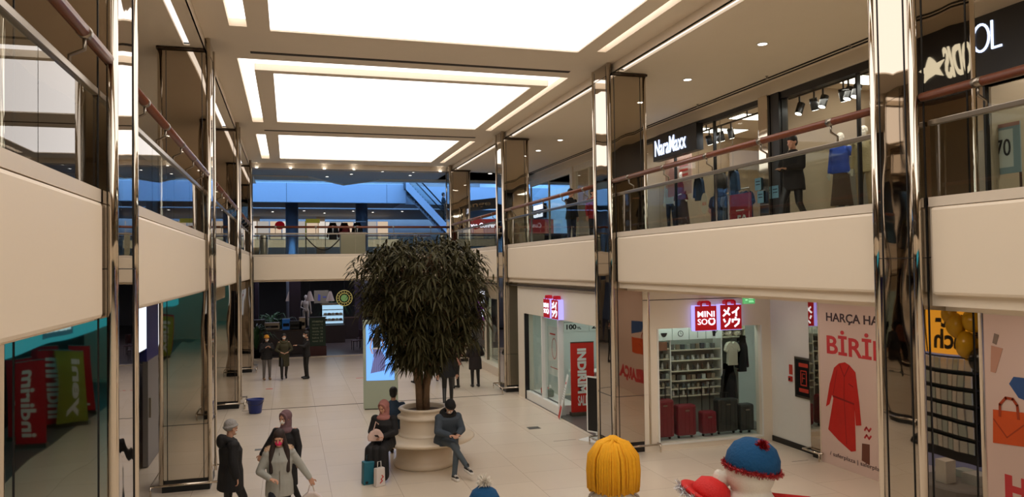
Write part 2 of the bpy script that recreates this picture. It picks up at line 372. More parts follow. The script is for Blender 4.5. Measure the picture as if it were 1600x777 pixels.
# downlights
dl = []
def downlight(x, y, z, lab, r=.085, grp='round downlights'):
    if not dl:
        e = empty('downlight', (0, 0, 0), '', 'ceiling light', grp)
        MB().lathe([(r, 0), (r+.025, 0), (r+.025, -.012), (r, -.012)], n=20, ring=True).build('ring', M_WHITE, e)
        MB().lathe([(.001, -.006), (r, -.006), (r, 0), (.001, 0)], n=20).build('glowing_lens', light_mat('downlight_lens', (1, .93, .84), 9), e)
        e['label'] = lab; e.location = (x, y, z); dl.append(e); return e
    return dup(dl[0], (x, y, z), label=lab, group=grp)
for i, (px, py) in enumerate([(1188, 68), (1073, 124), (957, 184), (880, 219), (838, 235), (762, 271)]):
    p = az(px, py, GC); downlight(8.55, p.y, GC-.001, ['brightest', 'second', 'third', 'fourth', 'fifth', 'sixth'][i]+' downlight from the viewer in the right gallery ceiling')
for i, y in enumerate((2, 6.5, 9.2)): downlight(8.55, y, GC-.001, ['farthest back', 'middle', 'nearest to view'][i]+' downlight in the right gallery ceiling beside the nearest column', grp='downlights out of direct view')
for i, y in enumerate((-3, 2, 5, 10, 13, 18, 21, 26, 29)): downlight(-3.4, y, GC-.001, ORD[i]+' downlight of the left gallery ceiling, counted from behind the viewer', grp='downlights of the left gallery')
lowl = []
for i, (x, y) in enumerate([(8.7, 13.2), (8.7, 10.6), (8.7, 8.0), (8.7, 4.5), (8.7, 1.0)]):
    d = downlight(x, y, 3.437, ORD[i]+' added downlight of the low ceiling before the hoarding, counted from the suitcase window', grp='added downlights of the low right ceiling')  # fixtures added to brighten the dark lower right
    area('low_ceiling_lamp', (x, y, 3.42), .3, .3, 11, (1, .9, .8))  # area fill added below each of these downlights
for i, y in enumerate((-6, -1, 4)): area('low_left_lamp', (-3.4, y, 3.55), .3, .3, 12, (1, .9, .8))  # unseen fill added under the low left ceiling, no fixture
# ceiling slot vents along right shopfronts
for x in (10.22, 10.36):
    tag(MB().box(x, -5, GC-.012, x+.06, 33.5, GC-.001).build('ceiling_slot_vent', M_DARK), ('inner' if x < 10.3 else 'outer')+' dark slot of the double vent line above the upper right shopfronts', 'ceiling vent')
# sprinklers
sp = None
for i, (px, py) in enumerate([(1198, 119), (1090, 163), (1010, 200), (1328, 70)]):
    p = az(px, py, GC)
    if sp is None:
        sp = empty('sprinkler', (0, 0, 0), '', 'sprinkler', 'ceiling sprinklers')
        MB().lathe([(.035, 0), (.035, -.01), (.012, -.015), (.012, -.05), (.03, -.055), (.03, -.06)], n=12).build('sprinkler_head', M_STEEL, sp); e = sp
    else: e = dup(sp)
    e.location = (p.x, p.y, GC-.001); e['label'] = ['small ceiling sprinkler nearest the mannequin shop', 'small ceiling sprinkler above the fashion shop sign', 'small ceiling sprinkler beside the second column', 'small ceiling sprinkler near the top edge'][i]

# ------------------------------------------------------------------ mirrored columns
def column(side, ya, yb, lab):
    s = 1 if side == 'R' else -1; xi = XR if side == 'R' else XL; xo = xi+s*.90
    e = empty('mirrored_column', ((xi+xo)/2, (ya+yb)/2, 0), lab, 'column', 'mirror clad columns')
    def X(d): return xi+s*d
    MB().box(X(.03), ya+.03, .22, X(.87), yb-.03, GC-.06).build('mirror_cladding', M_MIRROR, e, bevel=.012)
    MB().box(X(.025), ya+.12, GC-.06, X(.15), yb-.12, AC).build('cladding_top', M_MIRROR, e)
    MB().box(X(.10), ya-.02, GC-.06, X(.92), yb+.02, GC-.02).build('dark_cap_trim', mat('bronze_trim', (70, 56, 42), .4, .6), e)
    for y in (ya+.06, yb-.06):
        t = MB(); t.tube([(X(.05), y, .12), (X(.05), y, AC)], .048, 16); t.build('corner_tube', M_CHROME, e, smooth=True)
    for y in (ya+.06, yb-.06):
        t = MB(); t.tube([(X(.86), y, .12), (X(.86), y, GC-.06)], .05, 12); t.build('outer_corner_tube', M_CHROME, e, smooth=True)
    sm = MB()
    for y in (ya+.16, yb-.16): sm.box(X(.022), y-.006, .22, X(.03), y+.006, AC-.05)
    for d in (.15, .76): sm.box(X(d)-.006, ya+.021, .22, X(d)+.006, ya+.03, GC-.08).box(X(d)-.006, yb-.03, .22, X(d)+.006, yb-.021, GC-.08)
    for z in (4.02, 1.2) : sm.box(X(.02), ya+.02, z, X(.88), yb-.02, z+.008)
    sm.build('panel_seam', M_SEAM, e)
    MB().box(X(.05), ya+.05, 0, X(.86), yb-.05, .22).build('plinth', M_BLACK, e)
    # chrome foot guard
    g = MB(); o = .12
    xa, xb = (X(-o), X(.9+o)); g.tube([(xa, ya-o, .17), (xb, ya-o, .17), (xb, yb+o, .17), (xa, yb+o, .17), (xa, ya-o, .17)], .022, 8)
    for (a, b) in ((xa, ya-o), (xb, ya-o), (xa, yb+o), (xb, yb+o)): g.tube([(a, b, 0), (a, b, .17)], .018, 8)
    g.build('foot_guard', M_CHROME, e, smooth=True)
for k, (a, b) in enumerate(RC): column('R', a, b, ['mirrored column nearest on the right, before the red coat hoarding', 'mirrored column left of the lit window of suitcases', 'mirrored column right of the tree, beside the white corner shop', 'slim farthest mirrored column on the right, below the escalator'][k])
for k, (a, b) in enumerate(LC): column('L', a, b, ['mirrored column nearest on the left edge', 'mirrored column left of the person in the grey beanie', 'mirrored column beside the blue bucket', 'slim farthest mirrored column on the left'][k])

# ------------------------------------------------------------------ balustrades
def balustrade(p0, p1, gz, lab, rail_off, panes, mid=True, brk=None):
    p0 = Vector(p0); p1 = Vector(p1); d = (p1-p0); L = d.length; t = d/L; n = Vector((-t.y, t.x, 0))*rail_off
    e = empty('glass_balustrade', (*((p0+p1)/2).xy, gz), lab, 'balustrade', 'glass balustrades of the upper gallery')
    M = Matrix(((t.x, 0, -t.y, p0.x), (t.y, 0, t.x, p0.y), (0, 1, 0, gz), (0, 0, 0, 1)))
    for k in range(panes):
        a = L*k/panes+.006; b = L*(k+1)/panes-.006
        MB(M).box(a, 0, -.006, b, .84, .006).build('glass_pane', M_GLASS, e)
    MB(M).box(0, .82, -.03, L, .88, .03).build('metal_top_rail', M_STEEL, e, bevel=.008)
    r = MB(); r.tube([p0+n+Vector((0, 0, gz+1.13)), p1+n+Vector((0, 0, gz+1.13))], .048, 14); r.build('wooden_handrail', M_RAIL, e, smooth=True)
    nb = max(2, round(L/1.55))
    for k in range(nb):
        q = p0+t*(L*(k+.5)/nb)+Vector((0, 0, gz)); b = MB()
        b.tube([q+Vector((0, 0, .87)), q+Vector((0, 0, .95)), q+n+Vector((0, 0, 1.0)), q+n+Vector((0, 0, 1.09))], .014, 6)
        b.tube([q+n-t*.05+Vector((0, 0, 1.13)), q+n+t*.05+Vector((0, 0, 1.13))], .052, 12)
        b.build('rail_bracket', M_STEEL, e, smooth=True)
for k, (a, b) in enumerate([(1, RC[0][0]), (RC[0][1], RC[1][0]), (RC[1][1], RC[2][0]), (RC[2][1], RC[3][0])]):
    balustrade((XR+.20, b, 0), (XR+.20, a, 0), CT-.04, 'glass balustrade with wooden handrail on the right gallery, '+['at the right edge', 'between the two nearest right columns', 'between second and third right columns', 'between third and farthest right columns'][k], -.10, 4 if k else 3)
for k, (a, b) in enumerate([(1, LC[0][0]), (LC[0][1], LC[1][0]), (LC[1][1], LC[2][0]), (LC[2][1], LC[3][0])]):
    balustrade((XL-.17, a, 0), (XL-.17, b, 0), CT-.04, 'glass balustrade with wooden handrail on the left gallery, '+['at the left edge', 'between the two nearest left columns', 'between second and third left columns', 'between third and farthest left columns'][k], .10 if False else -.10, 4)
balustrade((-1.3, 32.0, 0), (XR+.1, 32.0, 0), 4.58, 'long glass balustrade with wooden handrail across the back of the atrium', .08, 6)
# ------------------------------------------------------------------ lower right: the corner shop
M_RED = mat('sign_red', (190, 14, 30), .4, emit=(150, 6, 18), es=.35)
M_REDP = mat('printed_red', (196, 44, 30), .6, noise=.03)
M_GLOWW = light_mat('glowing_white_letter', (.86, .88, 1.0), 1.5)
M_HALO = light_mat('glowing_violet_edge', (.42, .36, 1.0), 1.3)
M_COOL = light_mat('shop_light_panel', (.86, 1.0, .92), 4.5)
M_SHOPW = mat('shop_white_wall', (226, 232, 226), .5, noise=.02)
FX = 6.84
FT = 3.46
# side front (faces the atrium): far pillar, header, window, open door
hd = MB(); hd.box(FX, 15.1, 2.56, FX+.25, 22.55, FT); struct(hd.build('wall_shop_header', M_WALL, bevel=.01))
struct(MB().box(FX, 21.95, 0, FX+.25, 22.55, 2.56).box(FX, 22.55, 0, FX+.6, 22.7, FT).build('wall_shop_pillar', M_WALL))
struct(MB().box(FX-.03, 21.9, 0, FX+.1, 21.95, 2.56).build('trim_40', M_BLACK))
struct(MB().box(XR+.3, 15.0, FT, 15.5, 35, 3.5).build('ceiling_lower_right', M_CEIL))
struct(MB().box(FX-.09, 15.1, 3.38, FX-.001, 31, 3.42).build('trim_41', M_VENT)); 
struct(MB().box(6.90, -7, 3.44, 15.5, 15.0, 3.5).build('ceiling_lower_near_right', M_CEIL))
struct(MB().box(FX-.02, 15.9, 0, 11.2, 21.9, .012).build('floor_shop', M_GREYFLOOR))
# front facing the viewer
FY = 14.80
wx0, wx1, wz0, wz1 = 7.60, 10.13, .14, 2.60
struct(MB().box(7.25, FY, 0, wx0, FY+.22, FT).box(wx1, FY, 0, 10.4, FY+.22, FT).box(wx0, FY, wz1, wx1, FY+.22, FT).box(wx0, FY, 0, wx1, FY+.22, wz0).build('wall_shop_front', M_WALL))
struct(MB().box(7.25, FY-.004, 3.215, 10.4, FY, 3.23).build('trim_42', M_VENT))
struct(MB().box(wx0-.03, FY-.02, wz0-.03, wx0, FY, wz1).box(wx1, FY-.02, wz0-.03, wx1+.03, FY, wz1).box(wx0, FY-.02, wz0-.03, wx1, FY, wz0).build('trim_43', M_WHITE))
g = empty('window_1', (8.8, FY+.1, wz0)); struct(g)
MB().box(wx0, FY+.10, wz0, wx1, FY+.112, wz1).build('glass_pane', M_SHOPGLASS, g)
# side window
g = empty('window_2', (FX+.1, 20.4, .3)); struct(g)
MB().box(FX+.1, 19.15, .25, FX+.112, 21.9, 2.56).build('glass_pane', M_SHOPGLASS, g)
MB().box(FX, 19.05, 0, FX+.2, 21.9, .25).box(FX+.02, 19.05, .25, FX+.16, 19.15, 2.56).box(FX+.02, 20.42, .25, FX+.16, 20.5, 2.56).build('window_frame', M_WHITE, g)
# shop shell
struct(MB().box(6.95, 22.3, 0, 11.4, 22.42, 3.1).build('wall_shop_back', M_SHOPW)); struct(MB().box(11.3, 15.0, 0, 11.4, 22.3, 3.1).build('wall_shop_right', M_SHOPW))
struct(MB().box(6.86, 15.0, 3.05, 11.4, 22.3, 3.1).build('ceiling_shop', M_SHOPW))
for i, (x, y) in enumerate([(8.2, 15.32), (9.6, 15.32), (8.2, 18.3), (9.7, 18.3), (8.2, 20.5), (9.7, 20.5)]):
    e = empty('ceiling_light_panel', (x, y, 3.03), ['left', 'right'][i % 2]+' cool white light panel on the corner shop ceiling, '+['over the suitcase shelves', 'over the shop middle', 'over the cash desk'][i//2], 'ceiling light', 'shop ceiling light panels')
    MB().box(x-.55, y-(.2 if i < 2 else .3), 3.02, x+.55, y+(.2 if i < 2 else .3), 3.04).build('glowing_diffuser', M_COOL, e); MB().box(x-.58, y-(.22 if i < 2 else .33), 3.035, x+.58, y+(.22 if i < 2 else .33), 3.05).build('frame', M_WHITE, e)

# the two shopping bag signs, once per front
FONTJ = {}
def stroke(mb, pts, w, z0, z1):
    for (x0, y0), (x1, y1) in zip(pts, pts[1:]):
        dx, dy = x1-x0, y1-y0; L = math.hypot(dx, dy); nx, ny = -dy/L*w/2, dx/L*w/2; ex, ey = dx/L*w*.3, dy/L*w*.3
        mb.prism([(x0-ex-nx, y0-ey-ny), (x1+ex-nx, y1+ey-ny), (x1+ex+nx, y1+ey+ny), (x0-ex+nx, y0-ey+ny)], z0, z1)
def bag_sign(M, w, h, kind, lab, loc, grp=None):
    e = empty('shop_sign', loc, lab, 'sign', grp); t = .14
    MB(M).box(0, 0, 0, w, h, t).build('sign_box', M_HALO, e)
    MB(M).box(.01, .01, t, w-.01, h-.01, t+.015).build('red_face', M_RED, e)
    b = MB(M); stroke(b, [(w*.3, h), (w*.3, h*1.1), (w*.36, h*1.14), (w*.64, h*1.14), (w*.7, h*1.1), (w*.7, h)], w*.08, .02, t+.01); b.build('bag_handle', M_RED, e)
    z = t+.016
    if kind == 'latin':
        text('lettering', 'MINI', M, (w*.12, h*.55, w*.88, h*.78), M_GLOWW, e, bold=.004, depth=.012, z=z)
        text('lettering', 'SO', M, (w*.12, h*.25, w*.55, h*.48), M_GLOWW, e, bold=.004, depth=.012, z=z)
        s = MB(M); pts = [(w*(.75+.13*math.cos(a)), h*(.36+.11*math.sin(a))) for a in [PI+PI*i/8 for i in range(9)]]
        stroke(s, [(w*.62, h*.42)]+pts[1:-1]+[(w*.88, h*.42)], w*.06, z, z+.012); stroke(s, [(w*.65, h*.47), (w*.72, h*.47)], w*.05, z, z+.012); stroke(s, [(w*.79, h*.47), (w*.86, h*.47)], w*.05, z, z+.012); s.build('smiling_mark', M_GLOWW, e)
    else:
        s = MB(M); W_ = w*.07
        def S(*p): stroke(s, [(w*a, h*c) for a, c in p], W_, z, z+.012)
        S((.40, .86), (.34, .72), (.14, .56)); S((.18, .78), (.42, .60))                       # me
        S((.84, .86), (.72, .74), (.56, .67)); S((.73, .74), (.73, .55))                       # i
        S((.16, .42), (.21, .33)); S((.44, .43), (.38, .26), (.22, .15))                       # so
        S((.70, .48), (.70, .40)); S((.56, .40), (.56, .31)); S((.56, .40), (.86, .40), (.82, .25), (.66, .14))   # u
        s.build('lettering', M_GLOWW, e)
    return e
z = 2.53
bag_sign(FR('F', 8.40, FY-.01, z), .54, .55, 'latin', 'red glowing shopping bag sign with white Latin letters above the suitcase window', (8.67, FY-.08, z))
bag_sign(FR('F', 9.02, FY-.01, z), .54, .56, 'kana', 'red glowing shopping bag sign with white Japanese characters above the suitcase window', (9.29, FY-.08, z))
bag_sign(FR('R', FX-.01, 19.72, 2.58), .50, .52, 'latin', 'red glowing bag sign with Latin letters above the shop door, seen edge on', (FX-.08, 19.5, 2.58))
bag_sign(FR('R', FX-.01, 19.06, 2.58), .50, .52, 'kana', 'red glowing bag sign with Japanese characters above the shop door, seen edge on', (FX-.08, 18.8, 2.58))

# window display: shelving wall behind the glass
M_SHELF = mat('cream_shelf_board', (206, 200, 176), .5, noise=.03)
M_BOARD = mat('pegboard_panel', (150, 152, 142), .6, noise=.1, nscale=20)
M_CARD = mat('brown_carton', (120, 92, 66), .7, noise=.1)
def pal(name, cols, r=.5): return [mat('%s_%d' % (name, i), c, r, noise=.08, nscale=20) for i, c in enumerate(cols)]
SP = pal('packaged_goods', [(196, 200, 196), (120, 126, 122), (150, 140, 120), (60, 62, 64), (176, 190, 186), (106, 84, 66), (214, 212, 204), (84, 96, 100)])
e = empty('display_shelving', (8.8, 15.75, 0), 'tall white display shelving behind the suitcases in the window', 'shelving')
SY = 15.62
MB().box(7.45, SY+.35, 0, 10.3, SY+.42, 2.75).build('back_panel', M_BOARD, e)
zs = [.95, 1.12, 1.30, 1.52, 1.76, 2.0]
for x0, x1 in ((7.5, 8.30), (8.34, 9.62)):
    for k, zz in enumerate(zs):
        zz += .05 if x0 < 8 else 0
        MB().box(x0, SY, zz, x1, SY+.35, zz+.025).build('shelf', M_SHELF, e)
for x in (7.47, 8.32, 9.64): MB().box(x-.012, SY-.01, 0, x+.012, SY+.35, 2.3).build('upright', M_WHITE, e)
lb = MB(FR('F', 7.5, SY-.02, 2.26)); e2 = e
for i in range(5):
    x = .02+i*.43
    b = MB(FR('F', 7.48, SY-.02, 2.26)); b.box(x, 0, 0, x+.41, .27, .03); b.build('category_board', M_SHOPW, e)
    M = FR('F', 7.48+x, SY-.052, 2.26); s = MB(M)
    if i == 0: s.box(.18, .03, 0, .23, .17, .004).box(.19, .17, 0, .22, .22, .004)
    if i == 1: s.prism([(.13+.08*(1-math.cos(a)), .17-.09*math.sin(a)) for a in [PI*j/10 for j in range(11)]], 0, .004)
    if i == 2:
        s.prism([(.2+.07*math.cos(a), .14+.07*math.sin(a)) for a in [2*PI*j/16 for j in range(16)]], 0, .003); s.mi = 1; s.prism([(.2+.055*math.cos(a), .14+.055*math.sin(a)) for a in [2*PI*j/16 for j in range(16)]], .003, .004); s.mi = 0; stroke(s, [(.2, .14), (.2, .18)], .01, .004, .006); stroke(s, [(.2, .14), (.23, .13)], .01, .004, .006)
    if i == 3: s.box(.2, .03, 0, .21, .24, .004)
    if i == 4: s.prism([(.15, .22), (.25, .22), (.23, .05), (.17, .05)], 0, .004); stroke(s, [(.24, .19), (.29, .17), (.24, .12)], .012, 0, .004)
    s.build('pictogram', [M_BLACK, M_SHOPW], e)
# goods on the shelves: each row of cartons, jars and bottles
kinds = {}
def good(kind, mi):
    key = (kind, mi)
    if key in kinds: return kinds[key], True
    m = SP[mi]
    if kind == 'bottle': mb = MB(); mb.lathe([(.02, 0), (.026, .01), (.026, .085), (.01, .105), (.01, .13), (.012, .135)], n=10); o = mb.build('bottle', m, None, smooth=True, o0=(0, 0, 0))
    elif kind == 'carton': o = MB().box(-.04, -.03, 0, .04, .03, .11).box(-.03, -.031, .03, .03, -.03, .08).build('carton', m, None, o0=(0, 0, 0), bevel=.003)
    elif kind == 'jar': o = MB().lathe([(.03, 0), (.034, .01), (.034, .06), (.028, .066), (.032, .068), (.032, .09)], n=12).build('jar', m, None, smooth=True, o0=(0, 0, 0))
    kinds[key] = o; return o, False
rowname = ['lowest', 'second', 'third', 'fourth', 'fifth', 'top']
cnt = 0
for x0, x1, nm, sp_ in ((7.56, 8.28, 'left', .12), (8.42, 9.58, 'right', .13)):
    for k, zz in enumerate(zs):
        z0 = zz+(.05 if x0 < 8 else 0)+.025; x = x0; kind = ['bottle', 'jar', 'carton'][k % 3]; j = 0
        while x < x1:
            mi = (j+k) % 4+(4 if (j//2) % 2 else 0); o, had = good(kind, mi)
            if had: o = dup(o)
            o.location = (x, SY+.08+random.random()*.04, z0); o.scale = (1.15, 1, 1+random.random()*.15)
            tag(o, '%s small %s from the left, %s shelf, %s half of the suitcase window' % (ORD[j], kind, rowname[k], nm), kind, 'goods on the %s %s shelf of the window display' % (nm, rowname[k])); x += sp_; j += 1
# long poster strip and the 50 TL poster
e = empty('sale_poster', (7.8, SY-.03, 2.02), 'small brown poster reading 50 on the display shelving at the left of the window', 'poster')
M = FR('F', 7.52, SY-.03, 2.03); MB(M).box(0, 0, 0, .70, .20, .01).build('backing', mat('kraft_paper', (130, 84, 60), .7), e)
MB(M).prism([(.15+.11*math.cos(a), .1+.09*math.sin(a)) for a in [2*PI*j/20 for j in range(20)]], .01, .013).build('black_disc', M_BLACK, e)
text('lettering', '50', M, (.08, .05, .22, .15), M_WHITE, e, z=.014, bold=.02, depth=.003)
# plush toys on top right
M_PLUSH = mat('cream_plush', (214, 204, 184), .9, bump=.4, bscale=80)
pt = None
for i in range(6):
    if pt is None:
        pt = empty('plush_toy', (0, 0, 0), '', 'plush toy', 'cream plush toys on the top shelf'); MB().ball((0, 0, .07), (.11, .09, .075)).build('plush_body', M_PLUSH, pt, smooth=True)
        MB().ball((-.05, 0, .135), .03).ball((.05, 0, .135), .03).build('ear', M_PLUSH, pt, smooth=True); MB().ball((-.04, -.085, .08), .01, 8, 6).ball((.04, -.085, .08), .01, 8, 6).build('eye', M_BLACK, pt, smooth=True); o = pt
    else: o = dup(pt)
    o.location = (9.66+(i % 3)*.23, SY+.1, [2.28, 2.45][i//3]); o['label'] = '%s of the three cream plush toys in the %s row at the window top right' % (['leftmost', 'middle', 'rightmost'][i % 3], ['lower', 'upper'][i//3])
tag(MB().box(9.66, SY, 2.255, 10.28, SY+.3, 2.28).box(9.66, SY, 2.43, 10.28, SY+.3, 2.448).box(9.655, SY, 2.2, 9.67, SY+.3, 2.6).box(10.27, SY, 2.2, 10.28, SY+.36, 2.6).build('plush_shelf', M_SHELF), 'cream two tier shelf holding plush toys at the window top right', 'shelf')
# garments on hangers
def tshirt(mb, w, h, slv=.16, dz=.05):
    if slv > .3:
        R = [(w*.40, 0), (w*.37, h*.66), (w*.50, h*.12), (w*.64, h*.15), (w*.52, h*.80), (w*.40, h*.95), (w*.14, h)]
    else:
        R = [(w*.40, 0), (w*.37, h*.66), (w*.46, h*.54), (w*.62, h*.62), (w*.52, h*.84), (w*.38, h*.95), (w*.14, h)]
    mb.prism(R+[(0, h*.93)]+[(-x, y) for x, y in R[::-1]], -dz, dz)
def garment(name, M, w, h, m, lab, cat, long=False, grp=None, pants=False):
    o = M.to_translation(); e = empty(name, o, lab, cat, grp)
    mb = MB(M); tshirt(mb, w, h, .5 if long else .16); mb.build('garment_body', m, e, bevel=.02)
    hg = MB(M); hg.tube([(-w*.4, h*.93, 0), (0, h*1.04, 0), (w*.4, h*.93, 0)], .008, 6).tube([(0, h*1.04, 0), (0, h*1.10, 0), (.03, h*1.14, 0), (0, h*1.17, 0)], .006, 6); hg.build('hanger', M_STEEL, e)
    return e
M_CREAMC = mat('cream_cotton', (196, 190, 170), .9, bump=.3, bscale=30); M_BLKC = mat('black_cotton', (20, 20, 22), .9, bump=.3, bscale=30)
garment('hanging_tshirt', FR('F', 9.88, SY-.06, 1.62), .32, .55, M_CREAMC, 'cream t-shirt hanging at the right of the suitcase window', 't-shirt')
garment('hanging_hoodie', FR('F', 10.16, SY-.02, 1.45), .26, .72, M_BLKC, 'black top hanging beside the cream t-shirt', 'top', True)
garment('hanging_coat', FR('F', 9.80, SY-.02, .72), .34, .8, M_BLKC, 'black garment hanging above the grey suitcases', 'coat', True)
tag(MB().tube([(9.66, SY-.03, 1.52), (10.28, SY-.03, 1.52)], .012).tube([(9.66, SY-.04, 2.25), (10.28, SY-.04, 2.25)], .012).build('clothes_rail', M_STEEL), 'pale clothes rail holding the cream t-shirt and black tops', 'clothes rail')
# suitcases
def suitcase(x, w, h, m, lab, handle=.35, dy=0):
    y = 15.16+dy; e = empty('suitcase', (x, y, wz0), lab, 'suitcase', 'suitcases in the shop window')
    b = MB().box(x-w/2, y-.12, .2, x+w/2, y+.12, .2+h); shl = b.build('shell', m, e, bevel=.05)
    r = MB()
    for k in range(4): xx = x-w*.33+k*w*.22; r.box(xx-.008, y-.128, .25, xx+.008, y-.12, .2+h-.07)
    r.build('shell_rib', m, shl)
    MB().box(x-.05, y-.135, .2+h-.14, x+.05, y-.12, .2+h-.11).build('badge', M_STEEL, shl)
    if handle: MB().tube([(x-.1, y+.05, .2+h-.01), (x-.1, y+.05, .2+h+handle), (x+.1, y+.05, .2+h+handle), (x+.1, y+.05, .2+h-.01)], .012, 8).build('telescopic_handle', M_BLACK, e)
    for s in (-1, 1): MB().ball((x+s*(w/2-.07), y, .17), (.03, .03, .035), 10, 6).build('wheel', M_BLACK, e, smooth=True)
struct(MB().box(wx0, FY+.22, .10, wx1+.1, 15.6, .135).build('trim_44', M_WHITE))
M_MAROON = mat('maroon_hard_shell', (122, 24, 38), .35, noise=.04); M_GRAYS = mat('dark_grey_shell', (44, 46, 44), .4, noise=.06)
suitcase(7.86, .46, .82, M_MAROON, 'tall maroon suitcase at the left of the shop window', .38); suitcase(8.40, .46, .68, M_MAROON, 'middle sized maroon suitcase, second from left in the window', .46)
suitcase(8.96, .36, .50, M_MAROON, 'small maroon suitcase with its handle pulled up', .58); suitcase(9.46, .52, .74, M_GRAYS, 'large dark grey suitcase right of the small maroon one', .12, .05); suitcase(9.92, .36, .60, M_GRAYS, 'smaller dark grey suitcase at the right end of the window', 0)
# side window and door area
e = empty('cash_desk', (8.5, 20.4, 0), 'long white cash desk inside the corner shop', 'counter')
MB().box(7.7, 19.9, .12, 10.2, 20.4, .95).build('counter_body', M_WHITE, e); MB().box(7.65, 19.85, .95, 10.25, 20.45, 1.0).build('countertop', M_SHOPW, e, bevel=.01); MB().box(7.75, 19.95, .012, 10.15, 20.35, .12).build('plinth', M_STEEL, e)
for i, (t, x, w) in enumerate([('100', 8.30, .55), ('20', 9.15, .45), ('17', 10.1, .45)]):
    e = empty('price_board', (x, 22.25, 2.0), ['leftmost', 'middle', 'rightmost'][i]+' white price board on the wall behind the cash desk', 'price board', 'price boards behind the cash desk')
    M = FR('F', x-.1, 22.28, 1.92); MB(M).box(0, 0, 0, w+.2, .30, .02).build('board', M_SHOPW, e); text('lettering', t, M, (.08, .07, .08+w*.6, .23), M_BLACK, e, z=.021, bold=.03); text('lettering', 'TL', M, (.1+w*.6, .07, .16+w*.75, .14), M_BLACK, e, z=.021, bold=.03)
    MB(M).box(0, .29, .02, w+.2, .305, .03).build('top_edge', M_BLACK, e)
e = empty('wall_sign', (10.0, 22.25, 2.45), 'black lettering on the white shop wall above the price boards', 'wall lettering')
text('lettering', 'Japanese Design', FR('F', 9.3, 22.28, 2.46), (0, 0, 1.9, .2), M_BLACK, e, z=0, bold=.02)
# cash register things
e = empty('cash_register_display', (8.95, 20.15, 1.0), 'black screen on the cash desk of the corner shop', 'screen')
MB().box(9.9, 20.1, 1.0, 10.1, 20.25, 1.02).box(9.98, 20.15, 1.02, 10.02, 20.19, 1.12).build('stand', M_BLACK, e); MB().box(9.8, 20.12, 1.1, 10.2, 20.15, 1.36).build('display', M_BLACK, e)
for i in range(4):
    x = 7.95+i*.22; e = empty('soap_dispenser', (x, 19.95, 1.0), '%s of four white pump bottles at the front of the cash desk' % ['first', 'second', 'third', 'last'][i], 'bottle', 'pump bottles on the cash desk')
    MB().lathe([(.045, 0), (.05, .02), (.05, .16), (.02, .19), (.02, .21)], (x, 19.93, 1.0), 12).build('bottle_body', M_SHOPW, e, smooth=True); MB().tube([(x, 19.93, 1.2), (x, 19.93, 1.26), (x-.05, 19.93, 1.255)], .008, 6).build('pump', M_WHITE, e)
# leaning board and sale poster in the window
def framed_poster(name, M, w, h, base, marks, lab, cat='poster'):
    e = empty(name, M.to_translation(), lab, cat); MB(M).box(0, 0, 0, w, h, .02).build('panel', base, e)
    for k, (m, fn) in enumerate(marks):
        b = MB(M); fn(b); b.build('printed_area', m, e)
    return e
Mf = FR('R', FX+.2, 20.35, .95)
framed_poster('window_poster', Mf, 1.0, 1.35, M_SHOPW, [(mat('pink_print', (216, 150, 146), .6), lambda b: stroke(b, [(.5+.2*math.cos(a), .75+.28*math.sin(a)) for a in [2*PI*j/20 for j in range(21)]], .035, .021, .023)), (M_REDP, lambda b: b.box(.15, 1.12, .021, .6, 1.16, .023).box(.15, .2, .021, .8, .22, .023))], 'white poster with a pink ring drawing inside the side window')
Mf = FR(-PI/2-.25, FX-.04, 18.95, 0) @ Matrix.Rotation(-.22, 4, 'X')
framed_poster('leaning_notice_board', Mf, .34, 1.15, M_SHOPW, [(M_REDP, lambda b: b.box(0, 0, .021, .34, .32, .024)), (M_REDP, lambda b: b.box(.1, .9, .021, .24, .96, .024)), (M_VENT, lambda b: [b.box(.05, .8-.06*k, .021, .29, .81-.06*k, .023) for k in range(6)])], 'white notice board with red foot leaning at the shop door frame', 'notice board')
# perfume bottles in the window
for i, (y, c) in enumerate([(21.1, (196, 60, 56)), (20.85, (206, 90, 84)), (20.6, (90, 110, 96))]):
    e = empty('perfume_bottle', (FX+.25, y, .26), ['left', 'middle', 'green right'][i]+' display flask standing low in the side window', 'flask', 'flasks in the side window')
    tag(e, None, None); MB().lathe([(.08, 0), (.11, .03), (.11, .16), (.05, .22), (.03, .24)], (FX+.3, y, .252), 14).build('flask_body', mat('flask_%d' % i, c, .2), e, smooth=True); MB().lathe([(.035, .24), (.04, .25), (.04, .31), (.02, .33)], (FX+.3, y, .252), 12).build('stopper', M_WHITE, e, smooth=True)
struct(MB().box(FX+.13, 19.15, 0, FX+.6, 21.9, .25).build('trim_45', M_WHITE))
# red roll-up INDIRIM
p = az(893, 642, .012); q = az(935, 640, .012)
def rollup(p, w, h, m, lab, words, rotv=True, d='F', foot=True, face=None, small=None):
    a = face if face is not None else 0; e = empty('roll_up_banner', (p.x, p.y, 0), lab, 'banner')
    M = FR(a, p.x, p.y, .012)
    MB(M).box(-.02, 0, -.10, w+.02, .09, .10).build('banner_base', M_STEEL, e, bevel=.01)
    MB(M).box(0, .09, -.008, w, h, .008).build('banner_sheet', m, e)
    MB(M).box(0, h, -.015, w, h+.025, .015).tube([(w/2, .05, -.03), (w/2, h, -.03)], .012, 6).build('support_pole', M_STEEL, e)
    if rotv:
        text('lettering', words, M, (w*.28, h*.30, w*.66, h*.92), M_WHITE, e, bold=.05, z=.009, rot=-PI/2)
        if small: text('lettering', small, M, (w*.28, h*.13, w*.7, h*.27), M_WHITE, e, z=.009, bold=.02)
    return e
pr = az(893, 650, .012)
rollup(pr, .66, 1.92, mat('banner_red', (206, 38, 22), .6, noise=.03, nscale=2), 'red roll-up banner reading INDIRIM in the corner shop doorway', 'INDIRIM', small='SALE')
pr = az(932, 600, .012)
